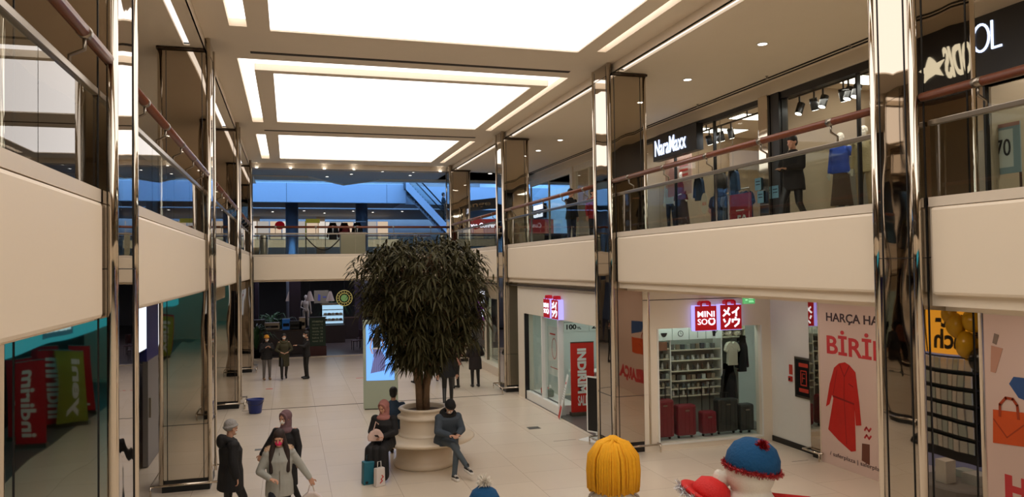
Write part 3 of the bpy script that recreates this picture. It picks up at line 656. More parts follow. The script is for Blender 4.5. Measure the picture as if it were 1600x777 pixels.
rollup(Vector((8.35, 19.2, 0)), .6, 1.75, mat('banner_red', (206, 38, 22)), 'second red roll-up banner behind the INDIRIM banner', 'SALE')
# white frame black panel in front of column 2
pa = az(928, 690, 0); e = empty('pavement_stand', (pa.x, pa.y, 0), 'white framed stand with a black panel beside the second right column', 'stand')
M = FR(-PI/2+.5, pa.x-.05, pa.y+.25, 0) ; w, h = .55, 1.45
MB(M).box(0, .18, -.02, .03, h, .02).box(w-.03, .18, -.02, w, h, .02).box(0, h-.03, -.02, w, h, .02).box(0, .18, -.02, w, .21, .02).build('frame', M_WHITE, e); MB(M).box(.03, .21, -.01, w-.03, h-.03, .01).build('black_panel', M_BLACK, e); MB(M).box(-.1, 0, -.22, w, .02, .22).box(w/2-.02, .02, -.02, w/2+.02, .19, .02).build('foot_plate', M_WHITE, e, bevel=.005)
# exit signs
def exit_sign(M, w, h, lab):
    e = empty('emergency_exit_sign', M.to_translation(), lab, 'exit sign', 'green emergency exit signs')
    MB(M).box(0, 0, 0, w, h, .05).build('sign_box', light_mat('exit_green', (.01, .42, .08), .8), e); s = MB(M); gw = light_mat('exit_pale', (.4, 1, .5), .9)
    s.box(w*.45, h*.6, .05, w*.85, h*.68, .054).box(w*.45, h*.72, .05, w*.8, h*.8, .054).box(w*.45, h*.2, .05, w*.9, h*.28, .054).box(w*.45, h*.34, .05, w*.85, h*.42, .054); s.prism([(w*.12, h*.5), (w*.22, h*.62), (w*.22, h*.55), (w*.36, h*.55), (w*.36, h*.45), (w*.22, h*.45), (w*.22, h*.38)], .05, .054); s.build('symbol', gw, e)
    MB(M).tube([(w*.2, h, .02), (w*.2, h+.12, .02)], .006, 6).tube([(w*.8, h, .02), (w*.8, h+.12, .02)], .006, 6).build('hanger_rod', M_STEEL, e)
pe = ay(1160, 469, 13.6); exit_sign(FR('F', pe.x, 13.6, pe.z-.08), .26, .16, 'green exit sign hanging under the ceiling right of the bag signs')
pe = ay(965, 457, 16.9)
# ------------------------------------------------------------------ return wall, pilaster and hoarding
RWX = 10.4
struct(MB().box(RWX, 13.3, 0, RWX+.2, 15.0, FT).build('wall_return', M_WHITE))
struct(MB().box(RWX-.02, 13.3, 0, RWX, FY, .12).build('baseboard_return', M_BLACK))
e = empty('fire_cabinet_sign', (RWX-.03, 13.6, 1.1), 'silver framed black board with a red emblem on the white wall beside the shop', 'sign board')
M = FR('R', RWX-.002, 13.95, 1.12); MB(M).box(0, 0, 0, .62, .86, .03).build('frame', M_STEEL, e, bevel=.008); MB(M).box(.05, .05, .03, .57, .81, .036).build('black_panel', M_BLACK, e)
t = mat('red_print', (190, 62, 44), .5); b = MB(M); stroke(b, [(.22, .28), (.22, .58), (.40, .58), (.40, .28), (.22, .28)], .025, .036, .039); stroke(b, [(.27, .34), (.27, .52), (.35, .52)], .02, .036, .039); stroke(b, [(.27, .43), (.34, .43)], .02, .036, .039); b.box(.16, .66, .036, .46, .74, .039).box(.16, .13, .036, .46, .21, .039); b.build('emblem', t, e)
e = empty('fire_alarm_box', (RWX-.03, 14.0, 1.4), 'small red fire alarm box with a notice above it on the white wall', 'fire alarm'); M = FR('R', RWX-.002, 14.16, 1.42); MB(M).box(0, 0, 0, .11, .11, .04).build('alarm_box', M_REDP, e, bevel=.008); MB(M).box(.03, .03, .04, .08, .08, .046).build('button', M_BLACK, e); MB(M).box(0, .15, 0, .11, .36, .008).build('notice', t, e)
e = empty('mirrored_pilaster', (RWX-.1, 13.15, 0), 'narrow mirrored pilaster between the white wall and the red coat hoarding', 'pilaster')
MB().box(RWX-.16, 12.98, .16, RWX+.1, 13.3, FT).build('mirror_cladding', M_MIRROR, e, bevel=.01); MB().box(RWX-.13, 13.0, 0, RWX+.1, 13.28, .16).build('plinth', M_BLACK, e); MB().tube([(RWX-.28, 12.9, .16), (RWX-.28, 13.4, .16), (RWX, 13.4, .16)], .02, 8).tube([(RWX-.28, 12.9, .16), (RWX, 12.9, .16)], .02, 8).tube([(RWX-.28, 12.9, 0), (RWX-.28, 12.9, .16)], .018, 8).build('foot_guard', M_CHROME, e, smooth=True)
HX = 10.22
e = empty('hoarding', (HX, 8, 0), 'pale printed hoarding wall with a red coat, lettering and an orange handbag', 'hoarding')
MB().box(HX, 6.95, 0, HX+.15, 12.96, 3.16).build('board', mat('hoarding_print_base', (222, 196, 184), .55, noise=.02, nscale=1), e); MB().box(HX-.01, 6.95, 3.16, HX+.16, 12.96, 3.2).box(HX-.012, 12.94, 0, HX+.16, 12.965, 3.16).build('edge_strip', M_CAP, e)
M = FR('R', HX, 12.96, 0)
M_PRED = mat('print_coral_red', (206, 58, 62), .55); M_PBLK = mat('print_dark', (62, 40, 44), .55); M_COAT = mat('print_coat_red', (196, 30, 18), .6, noise=.12, nscale=6); M_CSH = mat('print_coat_fold', (140, 16, 12), .6)
text('lettering', 'HARÇA HARÇA', M, (.24, 2.78, 2.20, 2.99), M_PBLK, e, bold=.02, z=.001, depth=.003)
text('lettering', 'BİRİKTİR', M, (.24, 2.18, 2.9, 2.66), M_PRED, e, bold=.022, z=.001, depth=.003)
text('lettering', '/ saferplaza | saferplaza.com', M, (.26, .16, 2.0, .26), M_PBLK, e, z=.001, depth=.003)
c = MB(M); c.prism([(.58, 2.02), (.74, 2.06), (.86, 2.02), (1.02, 1.9), (1.10, 1.35), (1.14, .93), (1.0, .90), (.97, 1.30), (.98, .68), (.98, .42), (.86, .38), (.52, .52), (.22, .70), (.36, 1.25), (.39, 1.42), (.31, 1.62), (.33, 1.5)][:12]+[(.23, .68), (.40, 1.32), (.36, 1.38), (.28, 1.18), (.18, 1.12), (.30, 1.58), (.44, 1.92)], .001, .006); c.build('printed_coat', M_COAT, e)
c = MB(M); stroke(c, [(.60, 2.0), (.72, 1.78), (.86, 2.0)], .02, .0065, .008); stroke(c, [(.72, 1.78), (.70, 1.42), (.74, .5)], .014, .0065, .008); stroke(c, [(.40, 1.36), (.96, 1.30)], .035, .0065, .008); stroke(c, [(.84, 1.66), (.95, 1.62)], .02, .0065, .008); stroke(c, [(.40, 1.40), (.52, 1.88)], .012, .0065, .008); c.build('printed_coat_seam', M_CSH, e)
c = MB(M); 
for k in range(2):
    x = 1.22; y = .72+.14*k; stroke(c, [(x, y), (x+.05, y+.06), (x+.11, y), (x+.16, y+.06)], .035, .001, .004)
c.build('printed_wave_mark', M_PRED, e)
c = MB(M); c.prism([(1.13, .28), (1.33, .24), (1.34, .62), (1.15, .6)], .001, .005); c.build('printed_brown_bag', mat('print_brown', (110, 62, 44), .6, noise=.15), e)
# right of the near column
def hy(px, py): p = ax(px, py, HX); return (12.96-p.y, p.z)
def hp(*pts): return [hy(*q) for q in pts]
c = MB(M); c.prism(hp((1549, 540), (1567, 545), (1556, 583), (1548, 581))[::-1] if False else hp((1548, 581), (1556, 583), (1567, 545), (1549, 540)), .001, .006); c.build('printed_perfume', mat('print_perfume', (200, 150, 128), .5), e); c = MB(M); c.prism(hp((1551, 536), (1557, 539), (1561, 524), (1554, 521)), .001, .008); c.build('printed_perfume_cap', mat('print_cap', (140, 122, 110), .4), e)
MO = mat('print_orange', (214, 84, 22), .55, noise=.06, nscale=5); c = MB(M); c.prism(hp((1552, 640), (1552, 692), (1640, 704), (1640, 650)), .001, .007); c.build('printed_handbag', MO, e)
c = MB(M); stroke(c, hp((1563, 650), (1563, 632), (1572, 622), (1583, 624), (1590, 634), (1592, 655)), .04, .007, .011); stroke(c, hp((1553, 655), (1574, 684), (1600, 665)), .018, .007, .010); c.build('printed_handbag_handle', mat('print_orange_dark', (170, 60, 16), .55), e)
c = MB(M); c.prism(hp((1577, 600), (1592, 622), (1640, 640), (1640, 596), (1584, 589)), .001, .006); c.build('printed_glove', mat('print_blue', (44, 82, 140), .55, noise=.15), e)
text('lettering', 'HARÇA', M, (hy(1571, 775)[0], .32, hy(1571, 775)[0]+1.9, .80), M_PRED, e, bold=.06, z=.001, depth=.003)
# ------------------------------------------------------------------ upper right shopfronts (plane X = 10.6)
UX = 10.6
M_WINTER = mat('shop_beige_interior', (196, 176, 152), .7, noise=.03); M_BLKF = mat('black_shopfront_frame', (16, 13, 12), .35, noise=.1)
M_SHOPWARM = light_mat('warm_shop_panel', (1, .88, .72), 4.5)
M_BLUEG = mat('bluish_glass_panel', (84, 104, 124), .15, noise=.05)
struct(MB().box(UX-.05, -6, 7.82, UX+.25, 33.5, GC).build('wall_shopfront_band', M_CEIL))
struct(MB().box(14.9, -6, GZ, 15.1, 33.5, GC).build('wall_shop_rear', M_WINTER))
for i, y in enumerate((9.5, 15.1, 21.8, 27.6)): struct(MB().box(UX+.2, y-.08, GZ, 14.9, y+.08, GC).build('wall_shop_divider.%03d' % i, M_WINTER))
def shop_lights(x0, x1, y0, y1, z, nm, n=3):
    for i in range(n):
        y = y0+(y1-y0)*(i+.5)/n; e = empty('shop_ceiling_light', ((x0+x1)/2, y, z), ['far', 'middle', 'near'][i % 3]+' warm light panel on the ceiling of the '+nm, 'ceiling light')
        MB().box(x0, y-.35, z-.02, x1, y+.35, z-.005).build('glowing_diffuser', M_SHOPWARM, e); MB().box(x0-.03, y-.38, z-.012, x1+.03, y+.38, z).build('frame', M_BLACK, e)
shop_lights(12.0, 13.6, 15.2, 21.7, GC-.001, 'fashion shop with the black sign'); shop_lights(12.0, 13.4, 9.6, 15, GC-.001, 'shop with the blue jumper mannequin'); shop_lights(12.0, 13.4, 2.5, 9.4, GC-.001, 'shop behind the nearest right column'); shop_lights(12, 13, 22, 27.4, GC-.001, 'far upper shop', 2)
def shopfront(n, y0, y1, ztop, posts, fm, lab=None):
    g = empty('window_%d' % n, (UX, (y0+y1)/2, GZ)); struct(g)
    ys = [y0]+posts+[y1]
    for a, b in zip(ys, ys[1:]): MB().box(UX+.06, a+.02, GZ+.08, UX+.072, b-.02, ztop).build('glass_pane', M_SHOPGLASS, g)
    f = MB(); f.box(UX, y0, ztop, UX+.15, y1, 7.82).box(UX, y0, GZ, UX+.15, y1, GZ+.08)
    for a in ys: f.box(UX+.03, a-.02, GZ+.08, UX+.11, a+.02, ztop)
    f.build('window_frame', fm, g)
shopfront(3, 15.25, 21.7, 7.70, [17.4, 19.5], M_BLKF); shopfront(4, 9.7, 14.55, 7.66, [12.2], M_BLKF)
struct(MB().box(UX-.04, 14.55, GZ, UX+.2, 14.85, 7.82).build('trim_50', M_BLKF)); 
e = empty('mirrored_pilaster', (UX, 15.05, GZ), 'narrow mirrored pilaster between the two upper shopfronts', 'pilaster'); MB().box(UX-.12, 14.87, GZ, UX+.2, 15.22, 7.82).build('mirror_cladding', M_CHROME, e, bevel=.01); MB().box(UX-.14, 14.86, GZ, UX-.12, 15.23, GZ+.12).build('skirting', M_STEEL, e)
# black sign with thin white lettering
e = empty('shop_sign', (UX-.1, 19.0, 7.0), 'black sign box with white lettering NaraMaxx above the upper fashion shop', 'sign')
M = FR('R', UX-.08, 20.35, 7.02); MB(M).box(0, 0, -.08, 2.5, .72, .12).build('sign_box', M_BLKF, e); text('lettering', 'NaraMaxx', M, (.14, .13, 1.95, .60), light_mat('cold_letter', (.62, .72, 1.0), 1.7), e, bold=.005, depth=.02, z=.121)
# third shop: black header with thin cold letters, star lettering seen in the column mirror
st = empty('shop_sign', (UX-.1, 7.0, 6.9), 'long black header with thin pale blue letters ending in OL at the right edge', 'sign')
M = FR('R', UX-.06, 9.4, 6.75); MB(M).box(0, 0, -.06, 4.1, 1.07, .08).build('header_board', M_BLKF, st)
a = ax(1533, 90, UX-.14); b_ = ax(1566, 42, UX-.14)
lc = light_mat('cold_letter', (.62, .72, 1.0), 1.7)
x0 = 9.4-ax(1521, 60, UX-.14).y; x1 = 9.4-ax(1546, 60, UX-.14).y; x2 = 9.4-ax(1551, 60, UX-.14).y; x3 = 9.4-ax(1565, 60, UX-.14).y
z0 = ax(1548, 76, UX-.14).z-6.75
oo = MB(M); stroke(oo, [((x0+x1)/2+(x1-x0)*.5*math.cos(t), z0+.21+.21*math.sin(t)) for t in [2*PI*k/24 for k in range(25)]], .035, .081, .10); oo.build('letter_o', lc, st)
oo = MB(M); stroke(oo, [(x2, z0+.42), (x2, z0), (x3, z0)], .035, .081, .10); oo.build('letter_l', lc, st)
S2 = empty('shop_sign', (UX-.1, 3.5, 6.9), 'black header with cream slanted letters and a star, seen in the nearest column mirror', 'sign')
MY = RC[0][0]+.03
def my(px, py): return 2*MY-ax(px, py, UX-.14).y
yA, yB, yC = my(1528, 70), my(1478, 80), my(1452, 90)
M = FR('R', UX-.06, 5.28, 6.7); MB(M).box(0, 0, -.06, 6.2, 1.12, .08).build('header_board', M_BLKF, S2)
cl = light_mat('cream_letter', (1, .93, .72), 1.3)
text('lettering', 'LODIS', M, (5.28-yA, .28, 5.28-yB, .80), cl, S2, bold=.02, z=.081, depth=.02, shear=.12)
s = MB(M); cx = 5.28-my(1461, 84); s.prism([(cx+(.22 if k % 2 == 0 else .09)*math.cos(PI/2+PI*k/5-.2), .5+(.22 if k % 2 == 0 else .09)*math.sin(PI/2+PI*k/5-.2)) for k in range(10)], .081, .10); s.build('star_mark', cl, S2)
shopfront(5, 5.4, 9.4, 6.75, [7.6], M_BLKF)
struct(MB().box(UX, 5.3, 6.75, UX+.2, 9.42, 7.82).box(UX, -6, 6.7, UX+.2, 5.3, 7.82).build('trim_51', mat('dark_brown_fascia', (52, 34, 26), .5)))
shopfront(6, 22.0, 27.4, 7.6, [24.6, 26.0], M_WALL); shopfront(7, 27.8, 33.0, 7.6, [30.5], M_WALL)
for i, y in enumerate((22.0, 24.6, 27.6)): struct(MB().box(UX-.05, y-.14, GZ, UX+.2, y+.14, 7.82).build('trim_%d' % (52+i), M_WALL))
# mannequins, racks, posters
def px_w(px, py, x): return ax(px, py, x)
def rack(x, y, L, n, cols, lab, h=1.35, z=GZ, d='Y', grp=None, hw=.34):
    e = empty('clothes_rack', (x, y, z), lab, 'clothes rack')
    fr = MB()
    for s in (-1, 1): fr.tube([(x, y+s*L/2, z), (x, y+s*L/2, z+h)], .015, 6); fr.tube([(x-.22, y+s*L/2, z+.03), (x+.22, y+s*L/2, z+.03)], .015, 6)
    fr.tube([(x, y-L/2, z+h), (x, y+L/2, z+h)], .015, 6); fr.build('rack_frame', M_STEEL, e)
    for k in range(n):
        yy = y-L/2+.06+(L-.12)*k/(n-1) if n > 1 else y
        o = empty('hanging_garment', (x, yy, z+.35), '%s garment, %s on the %s' % (cols[k % len(cols)][0], ORD[k], ' '.join(lab.split()[:10])), 'garment', 'garments on the '+lab)
        mb = MB(FR('F', x, yy, z+h-.85)); tshirt(mb, hw, .78, .1, .018); mb.build('garment_body', cols[k % len(cols)][1], o); hk = MB(FR('F', x, yy, z+h-.85)); hk.tube([(0, .74, 0), (0, .83, 0), (.02, .86, 0)], .006, 5).build('hanger_hook', M_STEEL, o)
c_navy = mat('navy_knit', (36, 50, 72), .9, bump=.3); c_burg = mat('burgundy_knit', (110, 24, 40), .9, bump=.3); c_grey = mat('grey_knit', (120, 116, 110), .9, bump=.3); c_blk = M_BLKC; c_cream = M_CREAMC; c_blue = mat('denim_blue', (60, 90, 130), .9, bump=.3); c_pink = mat('dusty_pink_cloth', (196, 140, 130), .9, bump=.2)
CN = {'navy': c_navy, 'burgundy': c_burg, 'grey': c_grey, 'black': c_blk, 'cream': c_cream, 'denim blue': c_blue, 'dusty pink': c_pink}
def cs(*n): return [(k, CN[k]) for k in n]
rack(11.5, 18.0, 1.7, 9, cs('navy', 'grey', 'black', 'denim blue'), 'low clothes rack in the fashion shop window')
rack(12.4, 16.4, 1.6, 9, cs('black', 'burgundy', 'navy'), 'dark clothes rack in the fashion shop near the pilaster')
rack(12.6, 19.8, 1.8, 9, cs('cream', 'grey', 'dusty pink'), 'pale clothes rack in the rear of the upper fashion shop')
rack(12.6, 11.0, 1.6, 8, cs('cream', 'dusty pink', 'grey'), 'pale clothes rack in the shop with the blue jumper', 1.3)
rack(12.0, 7.6, 1.6, 9, cs('black', 'cream', 'denim blue', 'burgundy'), 'mixed clothes rack near the 70 poster', 1.4)
rack(12.0, 5.6, 1.4, 8, cs('black', 'navy', 'cream'), 'dark clothes rack right of the nearest column', 1.5)
for i, (px, m, nm) in enumerate([(1092, c_navy, 'navy blue jumper'), (1127, c_blk, 'black jumper'), (1146, c_blue, 'denim blue jumper')]):
    p = ax(px, 290, 11.0); garment('hanging_jumper', FR('R', 11.0, p.y, 5.75), .42, .62, m, nm+' on a hanger high in the upper fashion shop window', 'jumper', True)
    tag(MB().tube([(11.0, p.y-.25, 6.48), (11.0, p.y+.25, 6.48)], .01).tube([(11.0, p.y, 6.48), (11.0, p.y, GC)], .006).build('hanging_rod', M_STEEL), 'thin rod from the ceiling carrying the '+nm, 'hanging rod')
p = ax(1045, 250, 11.2); poster_ = framed_poster('window_poster', FR('R', 11.3, ax(1040, 250, 11.3).y, 6.05), 1.6, 1.15, mat('pink_poster', (214, 170, 150), .7, noise=.1, nscale=6), [(M_REDP, lambda b: [b.box(.9, .55+.14*k, .021, 1.4, .62+.14*k, .023) for k in range(3)]), (c_pink, lambda b: b.prism([(.1, .0), (.7, .0), (.6, .7), (.4, 1.0), (.2, .7)], .021, .024))], 'pink photo poster hanging behind the upper fashion shop sign'); MB(FR('R', 11.3, ax(1040, 250, 11.3).y, 6.05)).tube([(.2, 1.15, .01), (.2, 2.04, .01)], .006, 5).tube([(1.4, 1.15, .01), (1.4, 2.04, .01)], .006, 5).build('hanging_cord', M_BLACK, poster_)
pp = ax(1142, 350, 10.9); e = framed_poster('sale_poster', FR('R', UX+.3, ax(1141, 330, UX+.3).y, 4.75), .95, .98, mat('poster_red', (170, 28, 34), .6), [(M_WHITE, lambda b: b.box(.3, .55, .021, .65, .58, .023))], 'red sale poster reading 50 in the upper fashion shop window'); MB(FR('R', UX+.3, ax(1141, 330, UX+.3).y, GZ)).box(.1, 0, -.1, .85, .02, .12).box(.45, 0, 0, .5, .16, .02).build('poster_stand', M_STEEL, e); text('lettering', '50', FR('R', UX+.3, ax(1141, 330, UX+.3).y, 4.75), (.35, .05, .75, .45), M_WHITE, e, z=.022)
pp = ax(1098, 318, UX); e = empty('round_window_sticker', (UX+.04, pp.y, pp.z), 'pale oval sticker on the glass of the upper fashion shop', 'sticker'); MB(FR('R', UX+.05, pp.y, pp.z)).prism([(.17*math.cos(t), .28*math.sin(t)) for t in [2*PI*k/24 for k in range(24)]], 0, .006).build('sticker_disc', c_cream, e); text('lettering', 'SALE 50', FR('R', UX+.05, pp.y, pp.z), (-.1, -.05, .1, .04), M_REDP, e, z=.007, depth=.002)
for i, (px, py) in enumerate([(1190, 288), (1194, 308), (1211, 300)]):
    pp = ax(px, py, UX-.05); e = empty('paper_notice', (UX-.16, pp.y, pp.z), ['upper left', 'lower left', 'right'][i]+' pale blue paper notice stuck beside the mirrored pilaster', 'notice', 'blue notices'); M = FR('R', UX-.145 if i < 2 else UX-.045, pp.y, pp.z); MB(M).box(-.12, -.14, 0, .12, .14, .004).build('paper', mat('pale_blue_paper', (120, 170, 196), .7), e); MB(M).box(-.08, -.02, .004, .08, .0, .006).box(-.08, .05, .004, .08, .07, .006).build('print', c_navy, e)
area('window_lamp', (11.1, 12.3, 7.5), .4, 4, 45, (1, .92, .82)); area('window_lamp', (11.2, 18.5, 7.5), .4, 5, 60, (.95, .95, 1)); area('window_lamp', (11.5, 7.5, 7.5), .4, 3, 30, (1, .9, .8))  # area fills without fixtures, added to brighten the upper shop windows
# track lights in the second shop
def spot(x, y, z, lab, first=[None]):
    if first[0] is None:
        e = empty('track_spotlight', (0, 0, 0), '', 'spotlight', 'black track spotlights'); MB().tube([(0, 0, 0), (0, 0, -.16)], .02, 8).build('stem', M_BLACK, e)
        R = Matrix.Rotation(.35, 3, 'Y'); a = Vector((-.05, 0, -.16)); b = Vector((.04, 0, -.40)); MB().tube([a, b], .085, 16).build('lamp_housing', M_BLACK, e, smooth=False); MB().tube([b, b+(b-a)*.03], .07, 16).build('glowing_lens', light_mat('spot_lens', (1, .92, .8), 7), e); first[0] = e
    else: e = dup(first[0])
    e.location = (x, y, z); e['label'] = lab; e.rotation_euler = (0, 0, PI if len(lab) % 2 else 0.4); return e
e = empty('lighting_track', (UX+.5, 12.5, 7.72), 'black lighting track carrying spotlights in the shop left of the nearest right column', 'track'); MB().box(UX+.48, 10.0, 7.74, UX+.52, 14.9, 7.78).build('track_rail', M_BLACK, e); MB().box(UX+.49, 10.8, 7.78, UX+.51, 10.84, GC).box(UX+.49, 13.9, 7.78, UX+.51, 13.94, GC).build('hanger_rod', M_BLACK, e)
for i, px in enumerate((1249, 1272, 1286, 1318, 1326, 1338)):
    p = ax(px, 150, UX+.5); spot(UX+.5, p.y, 7.74, ['first', 'second', 'third', 'fourth', 'fifth', 'sixth'][i]+' black track spotlight from the left in the shop beside the nearest column')
for i, (px, z) in enumerate([(1127, 7.75), (1142, 7.75), (1108, 7.75), (1120, 7.75)]):
    p = ax(px, 200, 11.4); spot(11.4, p.y, z, ['left', 'bright right', 'leftmost', 'low'][i]+' spotlight above the upper fashion shop window')
e = empty('lighting_track', (11.4, 18.2, 7.76), 'black lighting track above the upper fashion shop window', 'track'); MB().box(11.38, 15.6, 7.75, 11.42, 20.6, 7.79).build('track_rail', M_BLACK, e); MB().box(11.39, 17, 7.79, 11.41, 17.04, GC).box(11.39, 19, 7.79, 11.41, 19.04, GC).build('hanger_rod', M_BLACK, e)
struct(MB().box(11.9, 9.7, GZ, 11.98, 14.4, 6.3).build('wall_shop_panel', mat('greige_panel', (158, 146, 132), .6, noise=.05)))
# 70 poster and pillar at the right edge
yy = ax(1541, 240, UX+.35).y; M = FR('R', UX+.35, yy, 5.35); e = framed_poster('sale_poster', M, .62, .80, mat('pale_poster', (150, 170, 178), .6), [(M_WHITE, lambda b: b.box(.12, .1, .021, .5, .7, .023)), (c_pink, lambda b: b.box(.0, .74, .021, .62, .80, .024))], 'pale poster reading 70 in the window at the right edge'); text('lettering', '70', M, (.2, .28, .46, .55), M_BLACK, e, z=.024); MB(M).box(0, -.75, 0, .03, 0, .02).box(.59, -.75, 0, .62, 0, .02).build('poster_stand', M_DWOOD, e)
struct(MB().box(12.4, ax(1578, 200, 12.4).y-.08, GZ, 12.6, ax(1578, 200, 12.4).y+.08, GC).build('trim_58', M_WHITE))
# glowing signs of far upper shops
for i, (px, py, w, h, t) in enumerate([(838, 325, .75, .34, 'mu'), (838, 337, .75, .3, 'ui')]):
    p = ax(px, py, UX-.12); e = empty('shop_sign', tuple(p), ['upper', 'lower'][i]+' line of a cold white lit sign far along the upper right gallery', 'sign'); text('lettering', t*2, FR('R', UX-.12, p.y+.3, p.z-.1), (0, 0, w*1.6, h*.6), M_GLOWW, e, bold=.04, depth=.03); MB(FR('R', UX-.1, p.y+.3, p.z-.1)).box(-.1, -.05, -.12, w*1.7, h*.7, -.001).build('backing_board', c_navy, e)
# ------------------------------------------------------------------ far right lower shops (beyond the third column)
FX2 = 7.5
struct(MB().box(FX2, 24.0, 2.75, FX2+.2, 35.4, 3.5).box(FX2, 22.72, 0, FX2+.2, 23.0, 3.5).box(FX2, 34.9, 0, FX2+.2, 35.4, 2.75).box(FX2, 29.2, 0, FX2+.2, 29.5, 2.75).build('wall_far_shopfront', M_WALL))
struct(MB().box(FX2-.25, 22.75, 0, FX2+.15, 35.4, .30).build('trim_60', M_CAP)); struct(MB().box(FX2-.2, 15.5, FT-.02, FX2-.1, 15.52, FT).build('trim_61', M_VENT))
for n, (a, b) in enumerate([(23.0, 26.1), (26.15, 29.2), (29.5, 32.2), (32.25, 34.9)]):
    g = empty('window_%d' % (8+n), (FX2, (a+b)/2, .3)); struct(g); MB().box(FX2+.05, a, .3, FX2+.062, b, 2.75).build('glass_pane', M_SHOPGLASS, g); MB().box(FX2, b-.03, .3, FX2+.1, b+.03, 2.75).build('window_frame', M_STEEL, g)
struct(MB().box(11.4, 22.5, 0, 11.5, 35.4, 3.5).build('wall_far_shop_rear', M_SHOPW))
for i, y in enumerate((24.5, 27.5, 31, 33.6)):
    e = empty('ceiling_light_panel', (9, y, 3.4), 'cool light panel on the far shop ceiling, '+['nearest', 'second', 'third', 'farthest'][i], 'ceiling light', 'far shop light panels'); MB().box(8.2, y-.4, 3.40, 9.8, y+.4, 3.43).build('glowing_diffuser', M_COOL, e); MB().box(8.15, y-.45, 3.43, 9.85, y+.45, 3.46).build('frame', M_WHITE, e)
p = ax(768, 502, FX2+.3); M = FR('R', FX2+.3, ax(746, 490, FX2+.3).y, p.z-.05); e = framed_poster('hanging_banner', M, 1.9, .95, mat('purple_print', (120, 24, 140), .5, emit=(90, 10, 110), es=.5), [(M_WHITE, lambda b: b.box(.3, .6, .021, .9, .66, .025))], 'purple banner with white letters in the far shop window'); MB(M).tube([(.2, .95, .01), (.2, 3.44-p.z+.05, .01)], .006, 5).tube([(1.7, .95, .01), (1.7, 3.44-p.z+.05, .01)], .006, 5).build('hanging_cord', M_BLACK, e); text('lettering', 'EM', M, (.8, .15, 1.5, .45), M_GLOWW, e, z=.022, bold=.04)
p = ax(757, 465, FX2-.05); M = FR('R', FX2-.01, p.y, p.z); e = empty('round_shop_sign', tuple(p), 'round black sign with white lettering above the far shop window', 'sign'); MB(M).prism([(.55*math.cos(t), .42*math.sin(t)) for t in [2*PI*k/24 for k in range(24)]], 0, .12).build('sign_disc', M_BLACK, e)
for k, t in enumerate(('fox', 'sta', 'yo')): text('lettering', t, M, (-.38+.05*k, .14-.2*k, .36-.05*k, .30-.2*k), M_GLOWW, e, z=.121, bold=.03, depth=.02)
for i, (y, m, nm) in enumerate([(25.2, 'dusty pink', 'orange'), (27.6, 'black', 'black'), (30.4, 'navy', 'navy'), (33.2, 'grey', 'grey')]):
    rack(8.6, y, 1.5, 7, cs(m, 'cream', 'burgundy'), ['nearest', 'second', 'third', 'farthest'][i]+' clothes rack in the far lower shops', 1.5, z=.0)
rollup(Vector((7.95, 26.9, 0)), .55, 2.0, mat('banner_red', (206, 38, 22)), 'red banner in the far shop window beside the purple banner', 'SALE', face=-PI/2)
rollup(Vector((7.1+.75, 24.4, 0)), .45, 1.9, mat('banner_red', (206, 38, 22)), 'red banner just beyond the third right column', 'INDIRIM', face=-PI/2)
# ------------------------------------------------------------------ left side, lower level
LX = -2.75
M_LGREY = mat('grey_door_panel', (128, 124, 122), .5, noise=.03); M_BLUEP = mat('dark_blue_panel', (20, 20, 110), .4, noise=.05)
struct(MB().box(-9, -18, 3.6, XL-.18, 38, 3.65).build('ceiling_lower_left', M_CEIL))
pA, pB = ax(212, 500, LX).y, ax(229, 500, LX).y; pC = ax(263, 500, LX).y+.6
e = empty('wall_light_box', (LX, (pA+pB)/2, 2.4), 'tall glowing white light box beside the nearest left column', 'light box'); MB().box(LX-.12, pA-.6, ax(220, 552, LX).z, LX-.02, pB, 3.42).build('box_body', M_STEEL, e); MB().box(LX-.02, pA-.55, ax(220, 552, LX).z+.03, LX, pB-.02, 3.38).build('glowing_face', light_mat('box_white', (.8, .88, 1), 1.5), e)
tag(MB().box(LX-.14, pB+.02, ax(250, 552, LX).z, LX, 19.4, 3.59).build('blue_panel', M_BLUEP), 'dark blue panel beside the glowing light box on the left', 'panel')
e = empty('sliding_door', (LX, pB+1, 0), 'tall grey sliding door panel under the dark blue panel', 'door'); MB().box(LX-.12, pB+.25, .02, LX-.02, 19.4, ax(250, 552, LX).z-.01).build('door_leaf', M_LGREY, e); MB().box(LX-.02, pB+.35, 1.0, LX+.02, pB+.4, 1.4).build('door_handle', M_STEEL, e)
e = empty('brochure_shelf', (LX-.3, pA+.2, 0), 'white shelving with boxes and a red strip below the light box', 'shelving'); xs = LX-.35
MB().box(xs-.3, pA-.9, 0, xs-.25, pB+.2, 2.2).build('back_panel', M_WHITE, e)
for z in (.3, .75, 1.2, 1.65, 2.1): MB().box(xs-.25, pA-.9, z, xs+.1, pB+.2, z+.03).build('shelf', M_WHITE, e)
for i in range(20):
    y = pA-.8+(i % 5)*.42; z = [.33, .78, 1.23, 1.68][i//5]; o = tag(MB().box(xs-.2, y, z, xs+.05, y+.3, z+.3).box(xs+.05, y+.05, z+.05, xs+.052, y+.25, z+.2).build('product_box', [SP[1], SP[6], c_navy, mat('tan_box', (150, 110, 80), .7)][(i*7) % 4]), 'box %s on the %s board of the shelving below the light box' % (['at the near end', 'second', 'in the middle', 'fourth', 'at the far end'][i % 5], ['lowest', 'second', 'third', 'top'][i//5]), 'box', 'boxes on the left shelving')
struct(MB().box(LX-.15, 19.45, 0, LX-.01, 24.3, 3.45).build('wall_left_shopfront', M_DARK)); struct(MB().box(LX-2, pA-1.2, 0, LX-1.9, pB+3, 3.45).build('wall_left_recess', M_WHITE))
